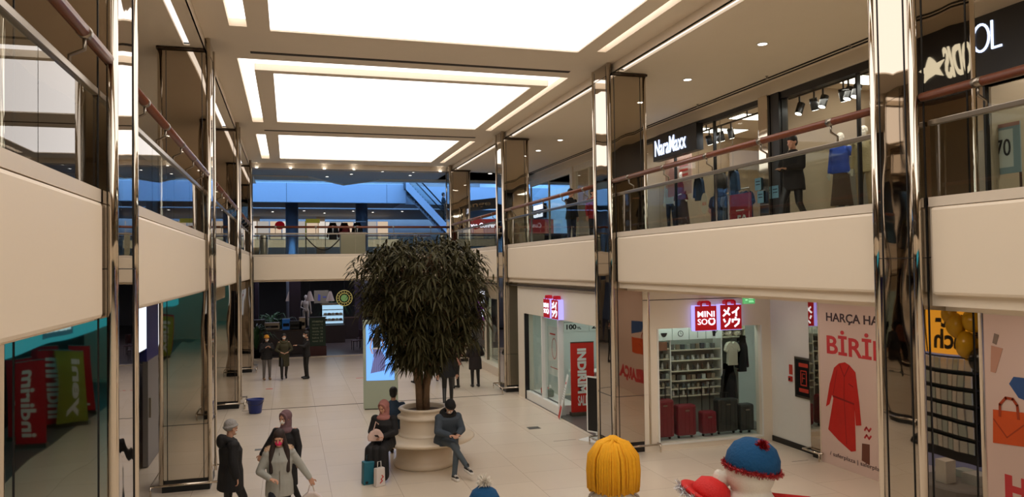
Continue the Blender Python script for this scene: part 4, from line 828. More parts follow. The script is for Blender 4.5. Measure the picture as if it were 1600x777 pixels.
# cream pilasters and angled screens
M_SCR = light_mat('screen_white', (.62, .74, 1.0), 1.3)
for i, (px0, px1) in enumerate([(352, 366), (376, 381), (385.5, 389)]):
    y0, y1 = ax(px0, 560, -2.15).y, ax(px1, 560, -2.15).y
    struct(MB().box(LX, y0, 0, -2.15, y0+.9, 3.2).build('trim_%d' % (65+i), M_WALL))
struct(MB().box(LX, 19.9, 3.1, -2.05, 35.4, 3.45).build('wall_left_header', M_WALL))
struct(MB().box(LX-.3, 24.3, 0, LX-.2, 35.4, 3.1).build('wall_left_dark', M_DARK))
def screen(M, w, h, d, lab, marks=(), frame=M_WHITE, cat='screen'):
    e = empty('display_screen', M.to_translation(), lab, cat); MB(M).box(-.04, -.04, -d, w+.04, h+.04, -.001).build('screen_case', frame, e)
    if M.to_translation().x < 0: MB(M).box(-.42, h*.5-.04, -.08, -.04, h*.5+.04, -.02).build('wall_bracket', M_STEEL, e); MB(M).box(0, 0, 0, w, h, .006).build('lit_screen', M_SCR, e)
    for m, fn in marks: b = MB(M); fn(b); b.build('screen_image', m, e)
    return e
Mk = FR(PI/2-.5, -2.1, ax(347, 500, -2.1).y, 1.72); blue_im = light_mat('screen_blue', (.03, .04, .22), .7); red_im = light_mat('screen_red', (.6, .05, .05), .7)
screen(FR(PI/2-.75, -2.58, 26.4, 1.70), .62, 1.35, .12, 'bright white screen with a blue picture on the left, beyond the second column', [(blue_im, lambda b: b.prism([(.05, .55), (.4, .62), (.5, .75), (.3, .8), (.05, .72)], .007, .009)), (red_im, lambda b: b.box(.42, .95, .007, .5, 1.05, .009)), (blue_im, lambda b: b.box(.2, .25, .007, .3, .4, .009))])
screen(FR(PI/2-.75, -2.58, 29.8, 1.75), .6, 1.3, .12, 'second bright screen with a dark picture on the left, near the third column', [(blue_im, lambda b: b.prism([(.05, .6), (.4, .5), (.5, .95), (.2, .8)], .007, .009))])
screen(FR(PI/2-.75, -2.58, 34.2, 2.0), .5, 1.0, .12, 'small farthest bright screen on the left', [(blue_im, lambda b: b.box(.1, .3, .007, .3, .6, .009))])
# ------------------------------------------------------------------ seen in the mirrors: left shop with turquoise header
TX = -5.9
MYL = LC[0][0]-.02+.05
def mfl(px, py): q = az(px, py, 0); return q.x, 2*MYL-q.y
struct(MB().box(TX-1.3, -17, 0, TX-1.2, 11.5, 3.45).build('wall_left_near_shop', mat('dark_maroon_wall', (44, 20, 24), .6, noise=.2)))
struct(MB().box(-9, -17, 0, -5.3, 12, .01).build('floor_left_shop', M_GREYFLOOR))
e = empty('shop_sign', (TX, -8, 2.4), 'glowing turquoise shop header with white letters, reflected in the nearest left column', 'sign')
M = FR('L', TX, -17, 2.15); MB(M).box(0, 0, -1.2, 20, 1.42, 0).build('header_box', light_mat('turquoise_glow', (.02, .26, .34), 1.3), e)
yq = 2*MYL-ax(112, 517, TX).y; yr = 2*MYL-ax(72, 517, TX).y; wq = yr-yq; M2 = FR('L', TX+.01, yq, 2.32); MB(M2).box(0, -.02, 0, wq, .62, .03).build('sign_plate', light_mat('teal_plate', (.01, .10, .16), .9), e); text('lettering', 'watsons', M2, (wq*.08, .12, wq*.9, .5), light_mat('pale_teal_letter', (.5, .85, 1), 1.2), e, bold=.03, z=.031, depth=.02)
words = ['indirim', 'indirim', 'yeni', 'super', 'kampanya', 'super']
bm = [mat('banner_crimson', (190, 26, 36), .6, noise=.05), mat('banner_lime', (146, 152, 54), .6, noise=.3, nscale=4)]
for i, (px, py, c) in enumerate([(48, 700, 0), (84, 668, 0), (108, 668, 1), (28, 690, 0), (122, 650, 0), (70, 655, 0)]):
    bx, by = mfl(px, py); bx += .35
    e = empty('roll_up_banner', (bx, by, 0), '%s roll-up banner reading %s outside the turquoise shop, reflected in the left column' % (['large crimson', 'second crimson', 'lime green', 'leftmost crimson', 'rightmost crimson', 'rear crimson'][i], words[i]), 'banner', 'banners of the turquoise shop')
    M = FR('B', bx, by, .01); w, h = .62, 1.95; MB(M).box(-.02, 0, -.1, w+.02, .09, .1).build('banner_base', M_STEEL, e); MB(M).box(0, .09, -.008, w, h, .008).build('banner_sheet', bm[c], e); MB(M).box(0, h, -.015, w, h+.02, .015).build('top_bar', M_STEEL, e)
    text('lettering', words[i], M, (w*.2, h*.12, w*.7, h*.9), M_WHITE, e, bold=.03, z=.009, rot=PI/2)
area('left_shop_light', (-6.6, -7, 3.3), .8, 12, 60, (1, .9, .9))
# right near shop (yellow sign, balloons), reflected in the nearest right column
NX = 10.4
def ny(px, x=NX): return 2*MY-ax(px, 560, x).y
e = empty('shop_sign', (NX, 3, 2.6), 'orange yellow lit sign reading net-tech, reflected in the nearest right column', 'sign')
yL, yR = ny(1463), ny(1503); yR += .3; M = FR('R', NX, yR, 2.45)
MB(M).box(-.05, 0, -.1, yR-yL+.6, .86, 0).build('sign_box', light_mat('orange_yellow_glow', (1.0, .42, .02), 1.0), e); text('lettering', 'net-', M, (.12, .42, .85, .72), M_BLACK, e, bold=.03, z=.001, depth=.004); text('lettering', 'tech', M, (.12, .08, .85, .40), M_BLACK, e, bold=.03, z=.001, depth=.004)
MB(M).box(1.0, 0, 0, 1.03, .86, .004).build('divider_line', M_BLACK, e); text('lettering', 'star ar', M, (1.1, .1, 1.5, .5), M_BLACK, e, z=.001, depth=.004)
struct(MB().box(NX-.02, yR-.02, 2.3, NX+.1, 6.75, 3.44).build('trim_70', M_BLACK)); struct(MB().box(NX+1.6, -6, 0, NX+1.7, 6.8, 3.44).build('wall_near_right_shop', mat('lilac_lit_wall', (170, 176, 214), .6))); struct(MB().box(HX, 6.78, 0, NX+1.7, 6.9, 3.44).build('wall_near_right_divider', M_WHITE))
e = empty('ceiling_light_panel', (NX+.8, 3, 3.42), 'light panel inside the phone accessory shop behind the nearest right column', 'ceiling light'); MB().box(NX+.3, 0, 3.40, NX+1.3, 6, 3.42).build('glowing_diffuser', light_mat('lilac_light', (.75, .78, 1), 3), e); MB().box(NX+.25, -.05, 3.42, NX+1.35, 6.05, 3.439).build('frame', M_WHITE, e)
bl = None
M_BAL = [mat('balloon_yellow', (206, 160, 30), .25), mat('balloon_black', (18, 16, 16), .25)]
for i, (dy, dz, c, r) in enumerate([(.0, 0, 0, .17), (.35, .1, 0, .15), (.2, -.28, 0, .18), (.62, -.2, 0, .17), (.45, -.5, 1, .16), (.8, .05, 1, .17), (.9, -.42, 0, .15), (-.15, .18, 0, .13), (1.1, -.1, 1, .16)]):
    y = ny(1503)+dy+.18; e = empty('balloon', (NX-.25, y, 2.95+dz), ['yellow', 'black'][c]+' balloon number word'.replace(' number word', '')+' in the cluster above the phone shop, '+['upper left', 'upper middle', 'centre', 'right of centre', 'low centre', 'upper right', 'low right', 'highest', 'rightmost'][i], 'balloon', 'balloons above the phone shop')
    MB().ball((NX-.28, y, 2.95+dz), (r, r, r*1.2), 16, 10).build('balloon_skin', M_BAL[c], e, smooth=True); MB().lathe([(.03, -.03), (.008, 0), (.012, .01)], (NX-.28, y, 2.95+dz-r*1.2), 8).build('knot', M_BAL[c], e)
tag(MB().tube([(NX-.22, ny(1503)+.1, 2.8), (NX-.22, ny(1503)+1.8, 2.75)], .012).tube([(NX-.22, ny(1503)+1.8, 2.75), (NX-.03, ny(1503)+1.8, 2.9)], .012).tube([(NX-.22, ny(1503)+.1, 2.8), (NX-.02, ny(1503)+.1, 2.9)], .012).build('balloon_rail', M_BLACK), 'black rail carrying the balloon cluster', 'rail')
e = empty('accessory_rack', (NX+.5, ny(1470), 0), 'wall rack of white accessory packets on black bars, reflected in the right column', 'rack'); xr_ = NX+.35; ya_, yb_ = ny(1466)-.9, ny(1497)
MB().box(xr_+.1, ya_, .6, xr_+.16, yb_, 2.35).build('back_board', M_BLKF, e)
for k in range(6): MB().box(xr_, ya_, .75+.27*k, xr_+.1, yb_, .78+.27*k).build('hook_bar', M_BLACK, e)
for k in range(6):
    for j in range(9):
        y = ya_+.08+j*(yb_-ya_-.2)/8; o = tag(MB().box(xr_-.03, y, .80+.27*k, xr_-.005, y+.11, .99+.27*k).box(xr_-.032, y+.02, .84+.27*k, xr_-.03, y+.09, .92+.27*k).build('accessory_packet', [SP[6], SP[0], SP[4]][(j+k) % 3]), '%s white accessory packet in row %s of the reflected wall rack' % (ORD[j], ['one', 'two', 'three', 'four', 'five', 'six'][k]), 'packet', 'packets in row %d of the reflected rack' % (k+1))
e = empty('glass_display_table', (9.0, 4.4, 0), 'round grey display table with white boxes on it, reflected in the nearest right column', 'table'); cx, cy = 8.9, ny(1500, 8.9)+.1
MB().lathe([(.55, 0), (.55, .05), (.5, .1)], (cx, cy, 0), 20).lathe([(.58, .72), (.60, .74), (.60, .95), (.58, .97)], (cx, cy, 0), 24).build('tabletop', mat('grey_fabric_skirt', (132, 130, 128), .7, noise=.1), e)
lg = MB()
for k in range(8): a = PI*k/4; lg.tube([(cx+.5*math.cos(a), cy+.5*math.sin(a), .1), (cx+.55*math.cos(a+.3), cy+.55*math.sin(a+.3), .72)], .012, 6)
lg.build('wire_base', M_BLACK, e)
for i, (dx, dy, w, h) in enumerate([(-.3, -.1, .2, .3), (0, .15, .26, .14), (.15, -.2, .18, .1), (.3, .1, .15, .12)]): tag(MB().box(cx+dx-w/2, cy+dy-w/2, .971, cx+dx+w/2, cy+dy+w/2, .971+h).box(cx+dx-w/3, cy+dy-w/2-.004, 1.0, cx+dx+w/3, cy+dy-w/2, .96+h*.7).build('product_carton', SP[[6, 0, 4, 6][i]]), ['tall', 'wide', 'small front', 'small right'][i]+' white carton on the round display table', 'carton')
# upper left gallery shops behind the glass
struct(MB().box(-5.2, -7, 4.6, -5.0, 38, GC).build('wall_upper_left', mat('dark_taupe_shopfront', (74, 62, 54), .5, noise=.1)))
# ------------------------------------------------------------------ people
M_SKIN = mat('skin_tone', (196, 148, 122), .55, noise=.05, nscale=12); M_SKIN2 = mat('skin_tone_darker', (166, 118, 92), .55, noise=.05, nscale=12)
M_HAIR = mat('dark_brown_hair', (40, 23, 17), .7, noise=.3, nscale=60, bump=.4, bscale=90); M_HAIRB = mat('black_hair', (14, 12, 12), .5, noise=.3, nscale=60, bump=.3, bscale=90)
M_MASKW = mat('white_face_mask', (232, 228, 222), .8); M_EYE = mat('eye_dark', (24, 16, 14), .2)
M_CLB = mat('black_padded_coat', (17, 16, 18), .75, noise=.2, nscale=9, bump=.5, bscale=9); M_SHOEB = mat('black_leather_shoe', (18, 15, 14), .4)
def cloth(n, c, b=.35, s=14): return mat(n, c, .85, noise=.1, nscale=9, bump=b, bscale=s)
V = Vector
def rings(mb, R, n=20):
    """R: list of (centre, rx, ry) horizontal ellipses"""
    vs = []
    for c, rx, ry in R:
        for k in range(n): a = 2*PI*k/n; vs.append((c[0]+rx*math.cos(a), c[1]+ry*math.sin(a), c[2]))
    m = len(R); fs = [(i*n+k, i*n+(k+1)%n, (i+1)*n+(k+1)%n, (i+1)*n+k) for i in range(m-1) for k in range(n)]
    fs += [tuple(range(n-1,-1,-1)), tuple((m-1)*n+k for k in range(n))]
    if R[0][0][2] > R[-1][0][2]: fs = [tuple(reversed(f)) for f in fs]
    mb.add(vs, fs)
def hand(mb, w, d, side, curl=.5):
    """palm at wrist w pointing along d with five separate fingers"""
    d = V(d).normalized(); up = V((0, 0, 1)) if abs(d.z) < .8 else V((0, -1, 0)); s = d.cross(up).normalized(); nrm = s.cross(d).normalized()
    w = V(w)
    for k in range(4): a = w+s*(-.024+.016*k); mb.cap(a, a+d*.075, .014, .013, 8)
    L = (.060, .072, .068, .052)
    for k in range(4):
        a = w+s*(-.027+.018*k)+d*.078; b = a+(d*math.cos(curl*.6)-nrm*math.sin(curl*.6))*L[k]*.55; c = b+(d*math.cos(curl*1.7)-nrm*math.sin(curl*1.7))*L[k]*.5
        mb.cap(a, b, .0095, .0088, 7); mb.cap(b, c, .0088, .0075, 7)
    t = w-s*.03*side+d*.02; t2 = t-s*.032*side+d*.03-nrm*.01; mb.cap(t, t2, .012, .011, 7); mb.cap(t2, t2+d*.028-nrm*.012, .0105, .009, 7)
def person(x, y, rot, lab, h=1.7, z=0, arms=('down', 'down'), legs='stand', top=None, topm=M_CLB, hem=.78, bot=M_BLACK, shoe=M_SHOEB, hair=('short', M_HAIRB), hat=None, hatm=None, mask=None, skin=M_SKIN, look=(0, 0), hood=None, fur=None, near=False, lean=0, name='person', cat='person', group=None, fat=1.0, seat=.5, skirt=None, bodyname='body', wide=1.0, sleeve=None):
    e = empty(name, (0, 0, 0), lab, cat, group); s = h/1.75; hs = {1: 1}.get(0, 1)
    lx = lean; vb = .008 if near else .014; vc = .011 if near else .018
    sit = legs in ('sit', 'cross')
    dz = (seat+.11-.93) if sit else 0
    J = dict(pel=V((0, 0, .93+dz)), wai=V((0, -lx*.3, 1.07+dz)), che=V((0, -lx*.7, 1.28+dz)), nek=V((0, -lx+.01, 1.46+dz)), hed=V((0, -lx*1.15-.01-look[1]*.05, 1.615+dz-look[1]*.03)))
    ll = []
    if legs == 'stand': ll = [(V((sx*.095, 0, .90)), V((sx*.105, -.02, .50)), V((sx*.11, .01, .09)), V((0, -1, 0))) for sx in (-1, 1)]
    elif legs == 'walk': ll = [(V((-.09, 0, .90)), V((-.10, -.17, .52)), V((-.10, -.24, .10)), V((0, -1, .15))), (V((.09, 0, .90)), V((.095, .02, .49)), V((.095, .27, .15)), V((0, -1, -.5)))]
    elif legs == 'sit': ll = [(V((sx*.10, 0, .93+dz)), V((sx*.13, -.44, seat+.06)), V((sx*.12, -.46+.02*sx, .09)), V((sx*.1, -1, 0))) for sx in (-1, 1)]
    elif legs == 'cross': ll = [(V((-.10, 0, .93+dz)), V((-.02, -.44, seat+.10)), V((.20, -.60, .26)), V((.3, -.9, -.35))), (V((.10, 0, .93+dz)), V((.06, -.44, seat+.02)), V((.0, -.46, .09)), V((.05, -1, 0)))]
    AR = []
    for i, sx in enumerate((-1, 1)):
        sh = V((sx*.18*wide, -lx*.9+.005, 1.40+dz)); a = arms[i]
        P = {'down': (V((sx*.235*wide, .03-lx*.6, 1.12+dz)), V((sx*.25*wide, -.03-lx*.6, .87+dz)), V((0, -.1, -1))),
             'away': (V((sx*.33*wide, .0, 1.15+dz)), V((sx*.46*wide, -.04, .95+dz)), V((sx*.4, -.1, -1))),
             'belly': (V((sx*.29, -.02, 1.13+dz)), V((sx*.13, -.22, 1.05+dz)), V((-sx*1, -.25, -.25))),
             'phone': (V((sx*.24, -.06-lx, 1.14+dz)), V((sx*.07, -.30-lx, 1.10+dz)), V((-sx*.5, -1, .1))),
             'chest': (V((sx*.25, -.08, 1.14+dz)), V((sx*.08, -.20, 1.28+dz)), V((-sx*.7, -.5, .7))),
             'face': (V((sx*.24, -.16, 1.20+dz)), V((sx*.09, -.20, 1.45+dz)), V((-sx*.3, -.2, 1))),
             'point': (V((sx*.24, -.14, 1.20+dz)), V((sx*.16, -.38, 1.26+dz)), V((0, -1, .1))),
             'rest': (V((sx*.24, -.05-lx, 1.10+dz)), V((sx*.14, -.30-lx, seat+.25)), V((-sx*.3, -1, -.2))),
             'swing': (V((sx*.25, .12, 1.14+dz)), V((sx*.27, .10, .88+dz)), V((0, -.1, -1)))}
        q = P[a] if isinstance(a, str) else tuple(V(k) for k in a); AR.append((sh, *q))
    # body, one continuous surface
    b = MB(); c = J['hed']; LR = Matrix.Rotation(look[0], 3, 'Z') @ Matrix.Rotation(look[1]*1.0, 3, 'X')
    def hp_(v): return tuple(c+LR @ V(v))
    b.ball(c+LR @ V((0, .012, .03)), (.076, .095, .092), 18, 12, LR); b.ball(c+LR @ V((0, -.022, -.045)), (.058, .068, .070), 14, 10, LR)
    b.ball(c+LR @ V((0, -.072, -.085)), (.028, .022, .020), 10, 7, LR); b.cap(hp_((0, -.084, .012)), hp_((0, -.104, -.026)), .009, .014, 8)
    b.cap(hp_((-.03, -.080, .026)), hp_((.03, -.080, .026)), .012, .012, 8)
    b.ball(hp_((0, -.088, -.056)), (.022, .010, .008), 10, 6)
    for sx in (-1, 1): b.ball(hp_((sx*.078, .01, -.005)), (.010, .02, .03), 8, 6); b.ball(hp_((sx*.038, -.062, -.025)), (.024, .022, .022), 8, 6)
    b.cap(J['nek']+V((0, .01, -.04)), c+V((0, .02, -.06)), .054, .05, 12)
    rings(b, [(J['pel']+V((0, 0, -.06)), .13, .09), (J['pel'], .155, .105), (J['wai'], .125, .085), (J['che'], .15, .10), (V((J['nek'].x, J['nek'].y, J['nek'].z-.07)), .14, .075), (J['nek'], .055, .05)])
    for i, (sh, el, wr, hd) in enumerate(AR):
        b.cap(sh, el, .05, .038, 10); b.cap(el, wr, .037, .025, 10); hand(b, wr, hd, -1 if i == 0 else 1, .9 if near else .4)
    for hp, kn, an, ft in ll: b.cap(hp, kn, .078, .052, 12); b.cap(kn, an, .050, .034, 10); b.cap(an+V((0, .02, -.04)), an+ft.normalized()*.12+V((0, 0, -.05)), .03, .025, 8)
    bo = b.build(bodyname, skin, e, remesh=vb, smooth_it=1, smooth=True)
    if near and name == 'person':
        for sx in (-1, 1): MB().ball(hp_((sx*.030, -.080, .006)), (.011, .007, .006), 10, 6).build('eye', M_EYE, bo, smooth=True)
    # clothes
    if topm:
        t = MB(); f = fat; hz = hem+(dz if not sit else 0); hz = J['pel'].z-.10 if sit else hz
        R = []
        if not sit: R += [((0, .01, hz), .20*f, .145*f), ((0, .005, (hz+.93)/2), .195*f, .14*f)]
        else: R += [((0, .02, hz), .19*f, .15*f)]
        R += [(J['pel']+V((0, 0, .02)), .19*f, .135*f), (J['wai'], .168*f, .12*f), (J['che'], .188*f, .128*f), (J['nek']+V((0, 0, -.10)), .178*f, .105*f), (J['nek']+V((0, 0, -.03)), .11, .08), (J['nek']+V((0, 0, .02)), .07, .065)]
        R = [r for i, r in enumerate(R) if i == 0 or r[0][2] > R[i-1][0][2]]
        rings(t, R)
        for sh, el, wr, hd in AR: t.ball(sh+V((0, 0, -.02)), (.068*f, .074*f, .062*f)); t.cap(sh+V((0, 0, -.03)), el, .066*f, .056*f, 12); t.cap(el, wr-(wr-el).normalized()*.035, .056*f, .043*f, 12)
        if sit and hem < .6:      # long coat spread over the thighs
            for hp, kn, an, ft in ll: t.cap(hp, kn, .11, .09, 12); t.cap(kn, kn+(an-kn)*.75, .09, .10, 12)
        t.build({'c': 'coat', 'j': 'jacket'}.get('c' if hem < .72 else 'j'), topm, e, remesh=vc, smooth_it=4, smooth=True)
        if near and not hood:
            q = MB(); q.tube([J['nek']+V((0, -.10, -.05)), J['wai']+V((0, -.125*f, .02)), V((0, -.145*f, max(hz, J['pel'].z-.1)+.02))], .005, 6); q.build('zip', M_STEEL, e)
    if hood:
        q = MB(); pts = [(J['nek'].x+.115*math.cos(a), J['nek'].y+.03+.095*math.sin(a), J['nek'].z-.035+.04*math.sin(a)) for a in [2*PI*k/16+.0 for k in range(17)]]; q.tube([(a, b, c+.02) for a, b, c in pts], .056, 10); q.ball(J['nek']+V((0, .13, -.03)), (.13, .08, .12)); q.build('hood', hood, e, remesh=vc, smooth_it=1, smooth=True)
    if fur:
        q = MB()
        for k in range(260):
            a = random.uniform(-.15*PI, 1.15*PI); rr = .13; p = V((J['nek'].x+rr*1.25*math.cos(a), J['nek'].y+.02+rr*math.sin(a), J['nek'].z-.03+.03*math.sin(a))); dd = V((math.cos(a), math.sin(a), random.uniform(-.5, .6))).normalized()*.06; q.cap(p-dd*.3, p+dd, .012, .003, 4)
        q.tube([(J['nek'].x+.155*math.cos(a), J['nek'].y+.02+.125*math.sin(a), J['nek'].z-.03+.03*math.sin(a)) for a in [-.15*PI+1.3*PI*k/16 for k in range(17)]], .035, 8); q.build('fur_trim', fur, e)
    if bot:
        t = MB(); t.ball(J['pel']+V((0, 0, -.02)), (.165, .12, .12))
        for hp, kn, an, ft in ll: t.cap(hp, kn, .093, .066, 12); t.cap(kn, an, .064, .048, 12)
        t.build('trousers', bot, e, remesh=vc, smooth_it=1, smooth=True)
    if skirt:
        t = MB()
        if sit: 
            for hp, kn, an, ft in ll: t.cap(hp, kn, .12, .10, 12); t.cap(kn, an+V((0, 0, .05)), .10, .12, 12)
            t.cap((ll[0][1]+ll[1][1])/2, (ll[0][2]+ll[1][2])/2+V((0, 0, .05)), .10, .12, 12)
        else: rings(t, [((0, 0, .95), .16, .12), ((0, 0, .5), .2, .16), ((0, 0, .18), .24, .2)][::-1])
        t.build('skirt', skirt, e, remesh=vc, smooth_it=2, smooth=True)
    for hp, kn, an, ft in ll:
        ft = ft.normalized(); q = MB(); a0 = an+V((0, .03, -.035)); a1 = an+ft*.15+V((0, 0, -.045)); q.cap(a0, a1, .048, .036, 12); q.cap(an+V((0, 0, .02)), a0, .045, .045, 10)
        so = q.build('shoe', shoe if not isinstance(shoe, tuple) else shoe[0], e, remesh=vc*.8, smooth=True)
        if isinstance(shoe, tuple):
            q = MB(); q.cap(a0+V((0, .0, -.024)), a1+V((0, 0, -.014)), .052, .044, 10); q.tube([a0+V((.0, .03, .04)), a0+V((0, .055, .0))], .018, 6)
            q.build('shoe_sole', shoe[1], so, smooth=True); q = MB()
            for k in range(3): m = a0+(a1-a0)*(.45+.17*k)+V((0, 0, .043)); q.tube([m-V((.028, 0, .01)), m+V((0, 0, .006)), m+V((.028, 0, -.01))], .007, 6)
            q.build('shoe_lace', shoe[1], so, smooth=True)
    if hair:
        k, hm = hair; t = MB(); t.ball(c+LR @ V((0, .022, .056)), (.089, .104, .094), 18, 12, LR)
        if k == 'short': t.ball(c+LR @ V((0, .05, .0)), (.080, .07, .09), 14, 10, LR)
        if k in ('long', 'back'):
            for sx in (-1, 1):
                t.cap(c+LR @ V((sx*.068, .015, .02)), J['nek']+V((sx*.115, -.055 if k == 'long' else .1, -.06)), .032, .045, 10)
                t.cap(J['nek']+V((sx*.115, -.055 if k == 'long' else .1, -.06)), J['nek']+V((sx*.125, -.115 if k == 'long' else .14, -.33)), .045, .03, 10)
            t.cap(c+V((0, .06, .0)), J['nek']+V((0, .1, -.15)), .085, .08, 12)
        t.build('hair', hm, e, remesh=vb*1.2, smooth_it=1, smooth=True)
    if mask:
        t = MB(); t.ball(c+LR @ V((0, -.052, -.045)), (.056, .052, .048), 16, 10, LR); t.ball(c+LR @ V((0, -.092, -.035)), (.022, .020, .028), 10, 8, LR); t.tube([hp_((-.05, -.07, -.03)), hp_((-.082, 0, -.01))], .003, 5).tube([hp_((.05, -.07, -.03)), hp_((.082, 0, -.01))], .003, 5)
        t.build('face_mask', mask, e, smooth=True)
    if hat == 'beanie':
        t = MB(); t.ball(c+LR @ V((0, .025, .070)), (.094, .108, .092), 20, 12, LR); t.ball(c+LR @ V((0, .05, .03)), (.088, .085, .07), 16, 10, LR); q = [c+LR @ V((.093*math.cos(a), .02+.106*math.sin(a), .045-.025*math.sin(a))) for a in [2*PI*k/20 for k in range(21)]]; t.tube(q, .018, 8); t.build('beanie', hatm, e, remesh=vb, smooth_it=1, smooth=True)
    if hat in ('hijab', 'hoodup'):
        t = MB(); t.ball(c+LR @ V((0, .030, .035)), (.101, .108, .112), 20, 12, LR); q = [c+LR @ V((.078*math.cos(a), -.060+.02*abs(math.cos(a)), .005+.098*math.sin(a))) for a in [2*PI*k/20 for k in range(21)]]; t.tube(q, .020, 8)
        t.cap(c+LR @ V((0, .035, -.05)), J['nek']+V((0, .0, -.02)), .088, .10, 14); t.ball(J['nek']+V((0, -.02, -.06)), (.15, .115, .07))
        # keep the face open: the cloth stops behind the face plane
        t.build('headscarf' if hat == 'hijab' else 'hood_up', hatm, e, remesh=vb*1.2, smooth_it=1, smooth=True)
    e.location = (x, y, z); e.rotation_euler = (0, 0, rot); e.scale = (s, s, s)
    return e
def face_cam(x, y): return math.atan2(-x, -y)*-1 if False else math.atan2(x, y)*-1   # rotation that turns the local front to the camera
def W_(e, v): return V(e.location)+Matrix.Rotation(e.rotation_euler.z, 3, 'Z') @ (V(v)*e.scale[0])
# three people walking at the lower left
def at_head(px, py, Y, h):          # x,y so that the head top shows at a pixel, for a person of height h
    z = h; p = az(px, py, z); return p.x, p.y
x1, y1 = at_head(360, 657, 0, 1.68); P1 = person(x1, y1, 1.9, 'person in grey beanie and black padded coat at the lower left', 1.68, legs='walk', arms=('down', ((.25, -.03, 1.13), (.22, -.20, .92), (0, -.4, -.8))), hem=.66, hat='beanie', hatm=cloth('grey_beanie_knit', (150, 146, 142), .6, 60), mask=M_MASKW, hair=None, hood=M_CLB, near=True, fat=1.38, look=(.25, .1))
x2, y2 = at_head(436, 671, 0, 1.66); P2 = person(x2, y2, .05, 'woman in pale grey fur trimmed jacket and pink mask, long dark hair', 1.66, legs='walk', arms=('belly', 'away'), topm=cloth('pale_grey_parka', (160, 160, 152), .4, 8), hem=.74, bot=cloth('dark_jeans', (34, 38, 48)), mask=mat('pink_face_mask', (216, 40, 100), .8), hair=('long', M_HAIR), fur=mat('beige_fur', (190, 160, 130), .95, noise=.2, nscale=40), near=True, fat=1.08, look=(-.25, .2))
x3, y3 = at_head(446, 641, 0, 1.66); P3 = person(x3, y3, -.5, 'woman in mauve headscarf, white mask and black coat behind the pale jacket', 1.66, legs='walk', arms=('away', 'down'), hem=.45, hat='hijab', hatm=cloth('mauve_scarf', (112, 84, 88), .4, 20), mask=M_MASKW, hair=None, near=True, fat=1.05, look=(-.35, .15), bot=cloth('black_trousers', (20, 20, 22)))
e = empty('plastic_bag', (0, 0, 0), 'translucent white carrier bag held by the woman in the pale jacket', 'bag'); hw_ = W_(P2, (.47, -.05, .86))
M = FR('F', hw_.x, hw_.y, hw_.z-.50); MB(M).prism([(-.14, 0), (.14, 0), (.17, .3), (.05, .40), (-.05, .40), (-.17, .3)], -.05, .05).build('bag_body', mat('pale_bag', (206, 192, 184), .5, bump=.6, bscale=12), e, bevel=.02); MB(M).tube([(-.05, .38, 0), (-.02, .5, 0), (.02, .5, 0), (.05, .38, 0)], .008, 6).build('bag_handle', mat('pale_bag', (0, 0, 0)), e); b = MB(M); stroke(b, [(-.05, .12), (0, .22), (.05, .1), (.08, .2)], .012, .051, .053); b.build('red_print', M_REDP, e)
# ------------------------------------------------------------------ planter bench and tree
PC = V((2.62, 15.42, 0))
e = empty('planter_bench', tuple(PC), 'round cream stone planter with a ring seat, the tree growing in it', 'planter')
M_STONE = mat('cream_cast_stone', (224, 208, 184), .35, noise=.03, nscale=5)
MB().lathe([(.60, 0), (.62, .03), (.62, .10), (.585, .14), (.57, .17), (.57, .45), (.50, .47)], tuple(PC), 40).build('planter_base', M_STONE, e, smooth=True)
MB().lathe([(.5, .46), (.80, .475), (.98, .52), (1.02, .555), (1.01, .59), (.96, .61), (.66, .625), (.5, .62)], tuple(PC), 48, ring=True).build('ring_seat', M_STONE, e, smooth=True)
MB().lathe([(.56, 0.600), (.50, 0.648), (.485, 0.696), (.485, 0.920), (.50, 0.944), (.535, 0.960), (.54, 1.000), (.50, 1.016), (.47, 1.032), (.47, 1.096), (.50, 1.120), (.52, 1.144), (.50, 1.168), (.43, 1.168), (.41, 1.128), (.41, 0.840), (.3, 0.616)], tuple(PC), 44, ring=True).build('planter_bowl', M_STONE, e, smooth=True)
MB().lathe([(.40, 1.04), (.40, 1.08), (.2, 1.10), (.01, 1.11)], tuple(PC), 24).build('soil', mat('dark_soil', (60, 44, 34), .95, noise=.4, nscale=30, bump=1, bscale=40), e)
tr = empty('potted_tree', (PC.x, PC.y, 1.08), 'large leafy indoor tree with drooping narrow leaves in the round planter', 'tree')
M_BARK = mat('pale_brown_bark', (124, 98, 72), .85, noise=.25, nscale=14, bump=.8, bscale=30)
tk = MB()
for (dx, dy, tx, ty, r) in [(-.07, 0, -.22, .05, .075), (.05, .04, .10, .1, .07), (.02, -.06, .24, -.12, .062), (-.02, .07, -.05, .3, .05)]:
    tk.tube([(PC.x+dx, PC.y+dy, 1.06), (PC.x+dx*.9+tx*.15, PC.y+dy+ty*.2, 1.6), (PC.x+dx+tx*.6, PC.y+dy+ty*.6, 2.1), (PC.x+dx+tx*1.4, PC.y+dy+ty*1.5, 2.7), (PC.x+dx+tx*2.3, PC.y+ty*2, 3.4)], [r*1.15, r, r*.8, r*.5, r*.25], 10)
tk.build('trunk', M_BARK, tr, smooth=True)
rnd = random.Random(11)
br = MB(); lf = MB()
TC = V((PC.x, PC.y, 3.15))
